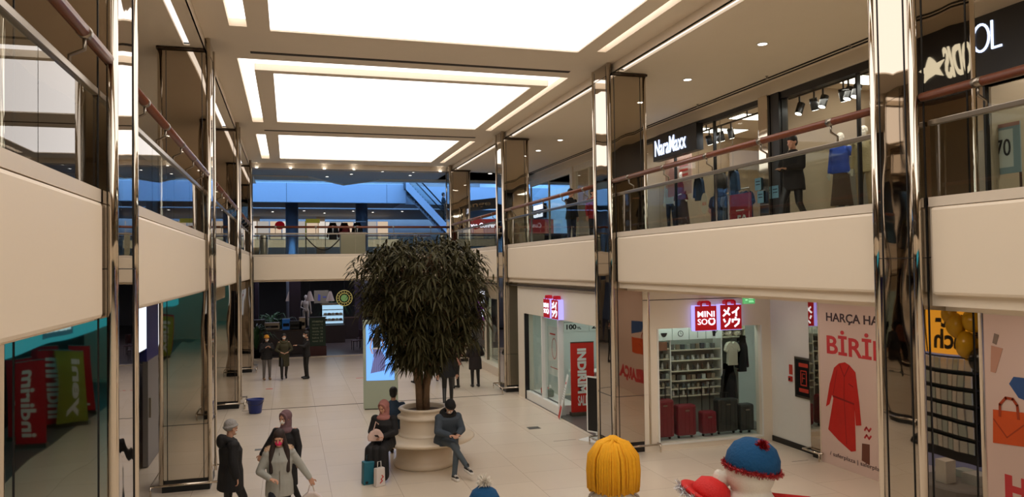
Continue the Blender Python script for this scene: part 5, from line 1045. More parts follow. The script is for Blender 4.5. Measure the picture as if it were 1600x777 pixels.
def leaf(mb, p, d, L, w):
    d = d.normalized(); s = d.cross(V((0, 0, 1)));
    if s.length < .1: s = V((1, 0, 0))
    s = s.normalized(); n = s.cross(d); q = [p, p+d*L*.35+n*.01, p+d*L*.7-V((0, 0, L*.10)), p+d*L-V((0, 0, L*.30))]
    ws = [.15, 1, .8, .04]; vs = []
    for k in range(4): vs += [tuple(q[k]-s*w*ws[k]+n*w*.35*ws[k]), tuple(q[k]), tuple(q[k]+s*w*ws[k]+n*w*.35*ws[k])]
    fs = []
    for k in range(3): fs += [(3*k, 3*k+1, 3*k+4, 3*k+3), (3*k+1, 3*k+2, 3*k+5, 3*k+4)]
    mb.add(vs, fs)
ncl = 0
while ncl < 1150:
    a = rnd.random()*2*PI; v = rnd.random()**.5; zz = rnd.uniform(-1, 1)
    # crown: widest in the upper half, narrowing toward the bottom
    zc = 3.15+zz*1.12; t = (zz+1)/2
    zc = 2.0+2.42*rnd.random()**.85; zz = (zc-3.2)/1.2
    PR = [(1.95, .35), (2.15, .62), (2.4, .84), (2.9, 1.02), (3.4, 1.24), (3.95, 1.30), (4.2, 1.10), (4.45, .55)]
    for (za, ra), (zb, rb) in zip(PR, PR[1:]):
        if za <= zc <= zb: rad = ra+(rb-ra)*(zc-za)/(zb-za)
    rad *= 1+.22*max(0, math.cos(a-.3))*max(0, min(1, (3.4-zc)/1.0))
    rr = rad*(.30+.70*v)*rnd.uniform(.86, 1.12); p = V((PC.x+rr*math.cos(a), PC.y+rr*math.sin(a), zc+rnd.uniform(-.08, .08)))
    if zc < 2.25 and p.x > PC.x+.3: p.z += .15
    out = V((math.cos(a), math.sin(a), .25+.9*max(0, zz)+rnd.uniform(-.3, .3))).normalized()
    q = V((PC.x+.25*(p.x-PC.x), PC.y+.25*(p.y-PC.y), max(2.0, zc-.75*rr)))
    if ncl % 3 == 0: br.tube([q, q.lerp(p, .6)+V((0, 0, .08)), p], [.016, .010, .004], 5)
    m = rnd.randint(6, 9)
    for k in range(m):
        b = 2*PI*k/m+rnd.random()*.5; sd = out.cross(V((0, 0, 1))).normalized(); up = sd.cross(out)
        dd = out*.55+(sd*math.cos(b)+up*math.sin(b))*.75+V((0, 0, -.22)); st = p+out*rnd.uniform(-.10, .12)
        leaf(lf, st, dd, rnd.uniform(.19, .31), rnd.uniform(.017, .027))
    ncl += 1
br.build('branch', M_BARK, tr)
M_LEAF = mat('dark_green_leaf', (64, 60, 34), .6, noise=.3, nscale=3, spec=.2); M_LEAF2 = mat('brownish_leaf', (78, 66, 40), .55)
lo = lf.build('foliage', M_LEAF, tr); lo['kind'] = 'stuff'
# ------------------------------------------------------------------ seated people
x, y = 1.93, 14.72
S1 = person(1.74, 14.80, -.45, 'woman in dusty pink headscarf and long black coat sitting on the planter bench', 1.74, legs='sit', arms=('phone', 'phone'), hem=.45, hat='hijab', hatm=cloth('dusty_pink_scarf', (168, 112, 104), .4, 20), hair=None, near=True, seat=.54, look=(-.35, .35), skirt=M_CLB, bot=None, fat=1.22)
S2 = person(2.90, 14.55, .12, 'man in blue grey hooded jacket and jeans sitting cross legged with a phone', 1.76, legs='cross', arms=('phone', 'phone'), topm=cloth('slate_blue_jacket', (62, 72, 82), .5, 8), hem=.8, bot=cloth('grey_blue_jeans', (74, 84, 92), .3, 18), shoe=(mat('black_trainer', (20, 18, 18), .5), mat('white_trainer_sole', (220, 214, 206), .5)), hair=('short', M_HAIRB), hat='beanie', hatm=cloth('black_beanie_knit', (16, 15, 16)), mask=M_MASKW, hood=cloth('black_hood_lining', (16, 15, 15), .8, 60), near=True, seat=.55, look=(0, .9), lean=.17, fat=1.3)
S3 = person(2.1, 16.15, PI-.3, 'man with black hair and blue jacket sitting behind the planter, back turned', 1.74, legs='sit', arms=('rest', 'rest'), topm=cloth('mid_blue_jacket', (52, 72, 96), .5, 8), hem=.8, hair=('short', M_HAIRB), seat=.56, fat=1.1)
S4 = person(2.72, 16.36, PI, 'person in black with hood up sitting hidden behind the tree trunk', 1.60, legs='sit', arms=('rest', 'rest'), hem=.8, hat='hoodup', hatm=M_CLB, hair=None, seat=.55, fat=1.0)
def held_phone(P, v, lab):
    p = W_(P, v); e = empty('mobile_phone', tuple(p), lab, 'phone'); a = P.rotation_euler.z; M = Matrix.Translation(p) @ Matrix.Rotation(a, 4, 'Z') @ Matrix.Rotation(-.6, 4, 'X')
    MB(M).box(-.035, -.075, -.005, .035, .075, .005).build('phone_case', M_BLACK, e, bevel=.004); MB(M).box(-.031, -.07, .005, .031, .07, .0065).build('phone_display', mat('phone_glass', (60, 62, 70), .1), e)
held_phone(S1, (0, -.40, 1.10+.54+.11-.93+.02), 'phone held by the woman in the pink headscarf'); held_phone(S2, (0, -.50, 1.10+.55+.11-.93+.02), 'phone held by the man in the hooded jacket')
def carrier(px, py, w, h, m, lab, hm, marks=None, rot=.2, d=.08):
    p = az(px, py, 0); e = empty('shopping_bag', tuple(p), lab, 'bag'); M = FR(rot, p.x, p.y, 0)
    MB(M).prism([(-w/2, 0), (w/2, 0), (w*.46, h), (-w*.46, h)], -d, d).build('bag_body', m, e, bevel=.015); MB(M).tube([(-w*.2, h-.01, 0), (-w*.17, h+.11, 0), (w*.17, h+.11, 0), (w*.2, h-.01, 0)], .009, 6).build('bag_handle', hm, e, smooth=True)
    if marks: b = MB(M); marks(b, w, h, d); b.build('bag_print', M_REDP, e)
    return e
carrier(577, 756, .26, .42, mat('teal_bag', (28, 104, 122), .5, noise=.15, nscale=10, bump=.4, bscale=14), 'teal shopping bag on the floor beside the woman in the pink headscarf', mat('teal_bag_handle', (30, 60, 70), .5))
def _mk(b, w, h, d): stroke(b, [(-.02, h*.2), (.03, h*.3), (0, h*.4), (.05, h*.5), (.02, h*.6)], .018, d, d+.003)
carrier(593, 760, .20, .34, mat('white_bag', (214, 206, 200), .5, noise=.03), 'white shopping bag with a red mark in front of the teal bag', mat('white_bag_handle', (210, 205, 200), .5), _mk, .5, .05)
p = W_(S1, (-.02, -.33, .80)); e = empty('shoulder_bag', tuple(p), 'pinkish white bag on the lap of the woman in the pink headscarf', 'bag'); M = FR(.0, p.x-.03, p.y-.02, p.z-.02); MB(M).prism([(-.15, -.02), (.12, -.03), (.14, .08), (.08, .17), (.0, .20), (-.10, .15), (-.16, .07)], -.05, .05).build('bag_body', mat('pinkish_bag', (214, 184, 172), .6, noise=.05, bump=.4, bscale=12), e, bevel=.02); MB(M).tube([(-.05, .16, 0), (0, .34, .02), (.05, .28, 0)], .01, 6).build('bag_strap', mat('pinkish_bag', (0, 0, 0)), e)
# ------------------------------------------------------------------ standing and walking people
def at_feet(px, py): p = az(px, py, 0); return p.x, p.y
def stander(px, py, rot, lab, h, **k): x, y = at_feet(px, py); return person(x, y, rot, lab, h, **k)
stander(417, 594, .25, 'woman in mustard beanie, black jacket and grey trousers at the left of the far trio', 1.62, arms=('chest', 'chest'), hem=.80, bot=cloth('grey_trousers', (104, 98, 94)), shoe=mat('tan_boot', (140, 108, 74), .6), hat='beanie', hatm=cloth('mustard_beanie', (204, 140, 40)), mask=M_MASKW, hair=('back', M_HAIRB), fat=1.1, look=(0, .2))
stander(444, 593, .1, 'woman in olive green coat with hands clasped, middle of the far trio', 1.66, arms=('belly', 'belly'), hem=.5, topm=cloth('olive_coat', (66, 62, 42)), hair=('back', M_HAIRB), hat=None, mask=M_MASKW, hood=cloth('olive_hood', (72, 68, 46)), legs='walk')
stander(479, 592, -1.35, 'man all in black gesturing, right of the far trio', 1.74, arms=('down', 'point'), hem=.8, hair=('short', M_HAIRB), mask=M_MASKW, fat=1.0)
stander(743, 605, PI+.1, 'person in dark brown padded coat seen from behind, right of the tree', 1.66, arms=('belly', 'belly'), hem=.62, topm=cloth('dark_brown_puffer', (38, 30, 28), .6, 10), hair=('back', M_HAIRB), hat='hoodup', hatm=cloth('dark_brown_fur_hood', (30, 23, 20), .8, 50), fat=1.2)
stander(700, 634, PI-.2, 'man in black walking away just right of the tree trunk', 1.80, arms=('down', 'swing'), hem=.8, legs='walk', hair=('short', M_HAIRB), fat=1.12)
x, y = at_feet(712, 607); Pk = person(x, y, PI+.5, 'woman in salmon pink jacket half hidden behind the man in black', 1.66, arms=('belly', 'down'), topm=cloth('salmon_jacket', (206, 148, 132)), hem=.8, hair=('back', M_HAIR), fat=1.15)
pp = W_(Pk, (.26, -.05, .62)); e = empty('handbag', tuple(pp), 'rust red handbag carried by the woman in the salmon jacket', 'bag'); M = FR('F', pp.x, pp.y-.1, pp.z); MB(M).prism([(-.15, 0), (.15, 0), (.13, .24), (-.13, .24)], -.05, .05).build('bag_body', mat('rust_leather', (150, 54, 34), .4), e, bevel=.02); MB(M).tube([(-.08, .24, 0), (0, .4, 0), (.08, .24, 0)], .01, 6).build('bag_handle', mat('rust_leather', (0, 0, 0)), e)
stander(652, 602, PI+.6, 'person in dark clothes walking behind the tree trunk, left side', 1.7, legs='walk', hem=.7, hair=('back', M_HAIRB))
stander(677, 598, PI-.4, 'person in black walking behind the tree trunk, right side', 1.68, legs='walk', hem=.75, hair=('short', M_HAIRB))
person(8.25, 20.75, -.3, 'cashier with black hair and dark red top behind the cash desk', 1.70, arms=('phone', 'phone'), topm=cloth('black_red_top', (40, 22, 24)), hem=.8, hair=('short', M_HAIRB), look=(0, .3))
# upstairs
p = ay(1233, 330, 12.0); person(8.92, 11.9, -1.3, 'bearded man in black puffer jacket on the right upper gallery looking at his phone', 1.74, z=GZ, legs='walk', arms=('phone', 'phone'), hem=.72, topm=cloth('dark_puffer', (28, 24, 20), .6, 8), hair=('short', M_HAIRB), look=(0, .2), fat=1.15)
p = ax(893, 380, 8.3); person(8.3, p.y, .4, 'person in black jacket leaning near the upper railing between second and third right columns', 1.74, z=GZ, arms=('point', 'down'), hem=.8, bot=cloth('blue_jeans', (40, 52, 76)), hair=('short', M_HAIRB))
p = ax(915, 380, 8.6); person(8.75, p.y-.3, .2, 'person in red top beside the black jacket on the right upper gallery', 1.68, z=GZ, arms=('down', 'down'), hem=.8, topm=cloth('red_top', (150, 24, 22)), hair=('short', M_HAIRB))
p = ax(928, 380, 8.9); person(9.3, p.y-.2, .6, 'third person, in dark coat, of the group on the right upper gallery', 1.72, z=GZ, arms=('down', 'down'), hem=.55, hair=('short', M_HAIR), topm=cloth('charcoal_coat', (30, 30, 34)))
# shop mannequins
M_MANQ = mat('mannequin_ivory', (232, 222, 206), .4)
def manq(x, y, z, rot, lab, **k): return person(x, y, rot, lab, 1.76, z=z, name='mannequin', cat='mannequin', skin=M_MANQ, hair=None, bodyname='mannequin_body', **k)
def my_(px, X): return ax(px, 300, X).y
SHL = mat('mannequin_plinth', (190, 184, 176), .5)
for px, X, lab, k in [(1315, 11.3, 'mannequin in cobalt blue jumper and brown pleated skirt in the upper window', dict(topm=cloth('cobalt_jumper', (50, 84, 190)), hem=.86, bot=None, skirt=cloth('brown_pleats', (98, 74, 58)), arms=('down', 'away'))),
                      (1352, 11.2, 'mannequin in beige striped cardigan beside the blue jumper mannequin', dict(topm=cloth('beige_cardigan', (196, 172, 132), .8, 40), hem=.78, bot=cloth('tan_trousers', (176, 146, 110)), arms=('down', 'down'))),
                      (1024, 11.4, 'mannequin in white shirt and black trousers at the left of the upper fashion shop', dict(topm=cloth('white_shirt', (204, 214, 210)), hem=.84, arms=('down', 'away'))),
                      (1043, 11.3, 'mannequin in burgundy sleeveless top and dark skirt in the upper fashion shop', dict(topm=c_burg, hem=.9, bot=None, skirt=cloth('dark_brown_skirt', (60, 42, 36)), arms=('down', 'belly')))]:
    y = min(my_(px, X), 21.2 if px > 1030 else 20.4+.9); y = y if px != 1024 else 21.15; y = 20.3 if px == 1043 else y; tag(MB().lathe([(.3, 0), (.3, .38), (.28, .4)], (X, y, GZ), 24).build('mannequin_plinth', SHL), 'round pale plinth under the '+lab.split(' in the ')[0].split(' beside ')[0].split(' at the ')[0], 'plinth'); manq(X, y, GZ+.4, -PI/2+.4, lab, **k)
# ------------------------------------------------------------------ digital totem, bucket, floor marks
p = az(568, 641, 0); q = az(622, 639, 0); a = math.atan2(q.y-p.y, q.x-p.x); w = (q-p).xy.length
e = empty('advertising_totem', (p.x+w/2, p.y, 0), 'tall pale green advertising totem with a lit fashion picture left of the tree', 'totem'); M = FR(a, p.x, p.y, 0)
MB(M).box(0, .02, -.16, w, 2.52, 0).build('totem_body', mat('pale_green_metal', (176, 188, 168), .45, noise=.02), e, bevel=.02); MB(M).box(.03, 0, -.14, w-.03, .02, -.02).build('foot', M_BLACK, e)
MB(M).box(.09, .82, .001, w-.09, 2.40, .008).build('lit_screen', light_mat('screen_sky_blue', (.16, .42, 1.0), 1.25), e)
cx = w*.42; L_ = lambda n, c, s: light_mat(n, c, s)
b = MB(M); b.prism([(cx-.13, 1.72), (cx+.08, 1.72), (cx+.22, 1.45), (cx+.2, 1.10), (cx-.20, 1.02), (cx-.10, 1.45)], .009, .011); b.build('pictured_skirt', L_('img_skirt', (.14, .15, .36), .9), e)
b = MB(M)
for k in range(6): stroke(b, [(cx-.09+.03*k, 1.70), (cx-.17+.068*k, 1.06)], .008, .0115, .012)
b.build('pictured_pleats', L_('img_pleat', (.05, .05, .16), .8), e)
b = MB(M); b.prism([(cx-.12, 1.74), (cx+.08, 1.74), (cx+.10, 2.02), (cx+.03, 2.10), (cx-.06, 2.10), (cx-.13, 2.02)], .009, .011); b.prism([(cx-.08, 2.08), (cx+.05, 2.08), (cx+.06, 2.28), (cx-.02, 2.33), (cx-.08, 2.27)], .009, .010); b.build('pictured_hair', L_('img_black', (0, 0, 0), 1), e); b = MB(); b.prism([(cx-.22, .84), (cx-.14, .84), (cx-.13, 1.04), (cx-.19, 1.04)], .009, .011); b.build('pictured_boot', L_('img_black', (0, 0, 0), 1), e); b = MB(); b.prism([(cx+.12, .85), (cx+.19, .85), (cx+.17, 1.08), (cx+.12, 1.08)], .009, .011); b.build('pictured_boot', L_('img_black', (.012, .01, .02), .8), e)
b = MB(M); b.prism([(cx-.04, 2.12), (cx+.02, 2.12), (cx+.03, 2.24), (cx-.04, 2.25)], .0105, .0115); stroke(b, [(cx-.15, 2.0), (cx-.20, 1.75), (cx-.14, 1.58)], .035, .0095, .0105); stroke(b, [(cx+.11, 2.0), (cx+.17, 1.8), (cx+.1, 1.74)], .035, .0112, .012); b.build('pictured_skin', L_('img_skin', (.6, .34, .26), .8), e)
b = MB(M); b.box(cx-.13, 1.70, .0112, cx+.09, 1.745, .012); b.build('pictured_belt', L_('img_belt', (.5, .42, .36), .8), e)
p = az(399, 646, 0); e = empty('bucket', tuple(p), 'blue plastic bucket on the floor beside the third left column', 'bucket'); MBL = mat('blue_plastic', (22, 44, 118), .4, noise=.05)
MB().lathe([(.15, 0), (.165, .02), (.215, .36), (.235, .37), (.235, .40), (.215, .40), (.15, .03), (.14, .02)], tuple(p), 28, sx=1, sy=.85, ring=True).lathe([(.15, .0), (.15, .02)], tuple(p), 28, sx=1, sy=.85).build('bucket_body', MBL, e, smooth=True)
MB().tube([(p.x+.23*math.cos(t), p.y-.17-.05*math.sin(t), .38-.13*math.sin(t)) for t in [PI*k/12 for k in range(13)]], .006, 6).build('bucket_handle', M_BLACK, e, smooth=True)
for px, py, w_, d_, m, nm, c in [(421, 608, .22, .12, M_REDP, 'small red floor sticker near the far trio', 'floor sticker'), (563, 591, .3, .08, M_REDP, 'red floor sticker left of the totem', 'floor sticker'), (834, 669, .30, .26, mat('floor_grate', (84, 84, 80), .5, noise=.3, nscale=40), 'small grey floor grate in front of the corner shop', 'floor grate'), (404, 703, .16, .16, mat('floor_socket', (100, 100, 100), .5), 'small grey floor plate behind the woman in the mauve headscarf', 'floor plate')]:
    p = az(px, py, 0); tag(MB().box(p.x-w_/2, p.y-d_/2, 0, p.x+w_/2, p.y+d_/2, .003).box(p.x-w_/3, p.y-d_/3, .003, p.x+w_/3, p.y+d_/3, .004).build(nm.split(' ')[1]+'_floor_mark' if 'sticker' in nm else 'floor_grate', m), nm, c)
for px0, py0, px1, py1 in ((865, 690, 905, 690), (1238, 722, 1262, 719)):
    a = az(px0, py0, 0); b = az(px1, py1, 0); tag(MB().box(a.x, a.y, 0, b.x, a.y+.015, .002).build('floor_slot', M_BLACK), 'short dark slot in the floor '+('before the corner shop door' if px0 < 1000 else 'before the white wall'), 'floor slot')
# ------------------------------------------------------------------ snowmen figures near the viewer
def cen(px, py, D):  # point at distance along view axis
    r = ray(px, py); return CAMP+r*(D/(r.x*math.sin(YAW)+r.y*math.cos(YAW)))
M_FELT = mat('white_felt', (226, 218, 204), .9, noise=.04, nscale=10, bump=.3, bscale=60); M_YARN = mat('yellow_yarn', (236, 168, 20), .85, noise=.12, nscale=30); M_HATB = mat('blue_knit_hat', (5, 72, 116), .9, noise=.1, nscale=20, bump=.5, bscale=30); M_TINSEL = mat('red_tinsel', (150, 12, 18), .3, .4); M_SILV = mat('silver_tinsel', (200, 200, 205), .25, .8); M_REDF = mat('red_felt', (206, 24, 20), .7, noise=.06, nscale=8, bump=.3, bscale=50)
def blob(mb, c, r, n, L, w, rn, flat=1):
    for k in range(n):
        d = V((rn.gauss(0, 1), rn.gauss(0, 1), rn.gauss(0, 1)*flat)).normalized(); mb.cap(V(c)+d*r*.3, V(c)+d*(r+rn.uniform(0, L)), w, w*.4, 4)
rn = random.Random(5); D = 8.0
ppm = FPX/D
# 1 yellow haired figure
c = cen(958, 722, D); R_ = 36/ppm
e = empty('snowman_figure', (c.x, c.y, 0), 'snowman figure with yellow yarn hair seen from behind, near the bottom centre', 'snowman')
b = MB(); b.ball(c, (R_*.92,)*3, 24, 16); b.cap(c, (c.x, c.y, c.z-R_-.2), .11, .14); b.ball((c.x, c.y, c.z-R_-.42), (.36, .36, .33), 24, 16); b.ball((c.x, c.y, .55), (.55, .55, .56), 28, 18); b.cap((c.x, c.y, 1.0), (c.x, c.y, 1.45), .36, .30, 20); b.build('snow_body', M_FELT, e, remesh=.02, smooth_it=2, smooth=True)
b = MB()
fwd = V((ray(958, 722).x, ray(958, 722).y, 0)).normalized(); sd = V((fwd.y, -fwd.x, 0))
for k in range(300):
    t = rn.uniform(-1, 1); s_ = 1 if rn.random() < .5 else -1; a = math.acos(rn.uniform(-1, 1)); a2 = rn.uniform(0, 2*PI)
    d0 = sd*rn.uniform(-.14, .14)+fwd*math.cos(a2)*.9
    dirn = V((math.cos(a2), math.sin(a2), 0)); top_ = c+V((0, 0, R_*1.02))+sd*rn.uniform(-.03, .03)+fwd*rn.uniform(-.10, .10)
    Lz = rn.uniform(.98, 1.2)*R_; jr = rn.uniform(-.012, .016); dirn = dirn*(1+jr*6); pts = [top_, c+dirn*R_*.62+V((0, 0, R_*.82)), c+dirn*R_*.98+V((0, 0, R_*.30)), c+dirn*R_*1.03+V((0, 0, -R_*.35)), c+dirn*R_*rn.uniform(.94, 1.02)+V((0, 0, -Lz))]
    b.tube(pts, rn.uniform(.009, .015), 5)
b.build('yarn_hair', M_YARN, e, smooth=True)
MB().ball(c-fwd*R_*.9+V((.0, 0, -R_*.78)), (.03, .02, .05)).build('hair_tie', M_BLACK, e, smooth=True)
b = MB(); b.tube([c+V((0, 0, -R_*1.0))+sd*R_*.5-fwd*.1, c+V((0, 0, -R_*1.25))+sd*R_*1.0-fwd*.15, c+V((0, 0, -R_*1.6))+sd*R_*1.2-fwd*.15], .014, 6); b.tube([c+V((0, 0, -R_*1.0))-sd*R_*.5-fwd*.1, c+V((0, 0, -R_*1.25))-sd*R_*1.0-fwd*.15, c+V((0, 0, -R_*1.7))-sd*R_*1.1-fwd*.15], .014, 6); b.build('grey_cord', mat('grey_cord', (140, 126, 112), .8), e, smooth=True)
# 2 snowman in blue hat with red tinsel
c = cen(1172, 738, D); R_ = 38/ppm
e = empty('snowman_figure', (c.x, c.y, 0), 'snowman figure in blue hat trimmed with red tinsel and red pompom, lower right', 'snowman')
b = MB(); b.ball(c, (R_,)*3, 28, 18); b.cap(c, (c.x, c.y, c.z-R_-.2), .12, .14); b.ball((c.x, c.y, c.z-R_-.42), (.38, .36, .34), 24, 16); b.ball((c.x, c.y, .55), (.52, .52, .56), 28, 18); b.cap((c.x, c.y, 1.0), (c.x, c.y, 1.4), .34, .30, 20); b.ball(c-sd*R_*1.25+V((0, 0, -.1)), (.07, .07, .13)); b.cap(c-sd*R_*1.25+V((0, 0, -.1)), c-sd*R_*.6+V((0, 0, -.6)), .05, .07); b.build('snow_body', M_FELT, e, remesh=.02, smooth_it=2, smooth=True)
tilt = Matrix.Rotation(.16, 3, fwd); b = MB(); vs = []
hc = c+V((0, 0, R_*.18))+sd*.02
b.lathe([(R_*1.05, 0), (R_*1.10, R_*.12), (R_*1.06, R_*.5), (R_*.85, R_*.9), (R_*.5, R_*1.14), (.01, R_*1.22)], (0, 0, 0), 32); 
b.v = [hc+tilt @ p for p in b.v]; hat_ = b.build('knitted_hat', M_HATB, e, smooth=True)
b = MB(); blob(b, hc+tilt @ V((0, 0, R_*1.02))-fwd*R_*.55+sd*.04, .055, 300, .03, .006, rn); b.build('hat_pompom', M_TINSEL, hat_)
b = MB()
for k in range(1100): a = rn.random()*2*PI; p0 = hc+tilt @ V((R_*1.1*math.cos(a), R_*1.1*math.sin(a), 0)); d = V((rn.gauss(0, 1), rn.gauss(0, 1), rn.gauss(0, 1))).normalized(); b.cap(p0, p0+d*.045, .004, .002, 4)
b.tube([hc+tilt @ V((R_*1.09*math.cos(t), R_*1.09*math.sin(t), 0)) for t in [2*PI*k/32 for k in range(33)]], .014, 6); b.build('tinsel_brim', M_TINSEL, hat_)
b = MB(); q0 = c+V((0, 0, -R_*1.12)); b.tube([q0+V((R_*.75*math.cos(t), R_*.75*math.sin(t), 0)) for t in [2*PI*k/24 for k in range(25)]], .05, 8); b.cap(c+V((0, 0, -R_*.98))+sd*R_*.7, c+V((0, 0, -R_*1.05))+sd*R_*2.3, .045, .03); b.build('red_black_scarf', mat('red_scarf', (176, 30, 22), .9, noise=.4, nscale=14), e, smooth=True)
# 3 figure in red bowler hat with silver tinsel
c = cen(1108, 790, D); R_ = 30/ppm
e = empty('snowman_figure', (c.x, c.y, 0), 'snowman figure in a tilted red bowler hat with silver tinsel beside the blue hat', 'snowman')
b = MB(); b.ball(c, (R_,)*3, 24, 16); b.ball((c.x, c.y, c.z-R_-.24), (.30, .30, .36), 24, 16); b.ball((c.x, c.y, .48), (.34, .42, .48), 28, 18); b.cap((c.x, c.y, .8), (c.x, c.y, 1.35), .29, .28, 20); b.build('snow_body', M_FELT, e, remesh=.02, smooth_it=2, smooth=True)
tilt = Matrix.Rotation(.42, 3, fwd); hc = c+V((0, 0, R_*.35)); b = MB(); b.lathe([(R_*.98, 0), (R_*1.0, R_*.4), (R_*.8, R_*.85), (R_*.4, R_*1.05), (.01, R_*1.1)], n=32); b.lathe([(R_*.9, -.01), (R_*1.55, .0), (R_*1.62, .03), (R_*1.55, .045), (R_*.9, .03)], n=36, ring=True); b.v = [hc+tilt @ p for p in b.v]; hat_ = b.build('bowler_hat', M_REDF, e, smooth=True)
b = MB(); 
for k in range(260): a = rn.uniform(PI*.75, PI*1.45); p0 = hc+tilt @ V((R_*1.62*math.cos(a), R_*1.62*math.sin(a), -.01)); d = V((rn.gauss(0, 1), rn.gauss(0, 1), rn.gauss(0, 1)-.3)).normalized(); b.cap(p0, p0+d*.07, .004, .0015, 4)
b.build('silver_tinsel', M_SILV, hat_)
# 4 small figure with blue hat and white pompom
c = cen(757, 800, D); R_ = 25/ppm
e = empty('snowman_figure', (c.x, c.y, 0), 'snowman figure in blue hat with white pompom at the bottom edge', 'snowman')
b = MB(); b.ball(c, (R_,)*3, 24, 16); b.ball((c.x, c.y, c.z-R_-.2), (.3, .3, .32), 24, 16); b.ball((c.x, c.y, .46), (.44, .44, .46), 28, 18); b.cap((c.x, c.y, .8), (c.x, c.y, 1.35), .3, .26, 20); b.build('snow_body', M_FELT, e, remesh=.02, smooth_it=2, smooth=True)
b = MB(); b.lathe([(R_*1.08, 0), (R_*1.12, R_*.2), (R_*1.0, R_*.8), (R_*.75, R_*1.3), (R_*.35, R_*1.58), (.01, R_*1.62)], tuple(c), 32); hat_ = b.build('blue_hat', M_HATB, e, smooth=True)
b = MB(); blob(b, c+V((0, 0, R_*1.85)), .05, 260, .045, .006, rn, .8); b.build('white_pompom', M_FELT, hat_)
b = MB(); b.ball(c+V((0, 0, -.02))+sd*.0, (R_*1.75, R_*1.3, .09), 24, 10); b.build('red_earflap', M_REDF, e, smooth=True)
# ------------------------------------------------------------------ the second hall beyond, lit by daylight
M_BAND = mat('white_bridge_fascia', (206, 218, 228), .5, noise=.02); M_HCEIL = mat('grey_white_ceiling', (150, 154, 160), .7, noise=.04)
cp = [(-9, 32.1), (15.5, 32.1), (15.5, 35.0), (7, 35.0), (4.1, 35.3), (2.6, 37.7), (.85, 34.6), (-1.3, 34.5), (-9, 34.5)]
mb = MB(); mb.prism(cp, 8.1, 8.3); struct(mb.build('ceiling_back', M_HCEIL))
mb = MB()
for a, b in zip(cp[2:-1], cp[3:]): 
    d = V((b[0]-a[0], b[1]-a[1])); n = V((-d.y, d.x)).normalized()*.05; mb.prism([a, b, (b[0]-n.x, b[1]-n.y), (a[0]-n.x, a[1]-n.y)], 8.04, 8.12)
struct(mb.build('trim_80', mat('bright_edge_strip', (230, 226, 218), .4)))
struct(MB().box(-1.4, 32.3, 8.08, 6.6, 32.36, 8.1).build('trim_81', M_CAP))
for i, (px, py) in enumerate([(401, 262), (454, 263), (507, 264), (553, 265), (598, 268), (646, 269), (511, 276), (549, 272), (641, 274), (688, 268)]):
    p = az(px, py, 8.1); downlight(p.x, p.y, 8.098, ORD[i]+' downlight in the grey ceiling before the white bridge', grp='downlights of the back ceiling').scale = (.7, .7, 1)
SKYC = (.24, .50, 1.0)
e = empty('skylight', (3, 49, 16), 'large daylight roof over the second hall', 'skylight'); MB().box(-9, 38.5, 15.98, 15, 62, 16.0).build('glowing_roof_glass', light_mat('daylight_roof', SKYC, SKY_E), e)
sg = MB()
for k in range(7): sg.box(-9, 39+k*3.6, 15.7, 15, 39.2+k*3.6, 15.97)
sg.build('roof_beam', M_BAND, e)
struct(MB().box(-9.2, 38, 0, -9, 75, 16).build('wall_second_hall_left', M_BAND)); struct(MB().box(15.5, 40, 8.6, 15.7, 75, 16).build('wall_second_hall_right', M_BAND)); struct(MB().box(-9.2, 62, 0, 15.7, 62.3, 16).build('wall_second_hall_back', mat('pale_far_wall', (150, 146, 140), .7, noise=.3, nscale=.5)))
struct(MB().box(-9, 38, 8.3, 15.6, 38.3, 16).build('wall_above_atrium', M_BAND))
# bridge
struct(MB().box(-9, 44, 7.72, 6.6, 44.25, 8.85).build('trim_82', M_BAND, bevel=.03)); struct(MB().box(-9, 44.25, 7.9, 6.6, 50, 8.5).build('floor_bridge', M_HCEIL)); struct(MB().box(6.6, 44.6, 7.72, 15.5, 44.85, 8.8).box(6.6, 44.85, 7.9, 15.5, 50, 8.5).build('floor_bridge_right', M_BAND))
sm = MB()
for x in (-.1, 5.45): sm.box(x, 43.995, 7.75, x+.02, 44.0, 8.82)
struct(sm.build('trim_83', mat('seam_blue_grey', (90, 100, 112), .6)))
e = empty('glass_balustrade', (2, 44.1, 8.85), 'bluish glass parapet along the top of the white bridge', 'balustrade')
for k in range(5): MB().box(-6+k*2.52, 44.1, 8.85, -6+k*2.52+2.48, 44.112, 9.8).build('glass_pane', M_GLASS, e)
MB().tube([(-6, 44.1, 9.82), (6.6, 44.1, 9.82)], .04, 8).build('top_rail', M_STEEL, e)
cc = None
for i, x in enumerate((.2, 4.25)):
    e = empty('round_column', (x, 46.5, 0), ['left', 'right'][i]+' round chrome column under the white bridge', 'column', 'round chrome columns'); MB().lathe([(.36, 0), (.36, 7.9)], (x, 46.5, 0), 28).build('column_shaft', mat('satin_chrome_column', (196, 204, 214), .3, .75), e, smooth=True); MB().lathe([(.42, 0), (.42, .12), (.37, .14)], (x, 46.5, 0), 28).build('base_ring', M_BLACK, e)
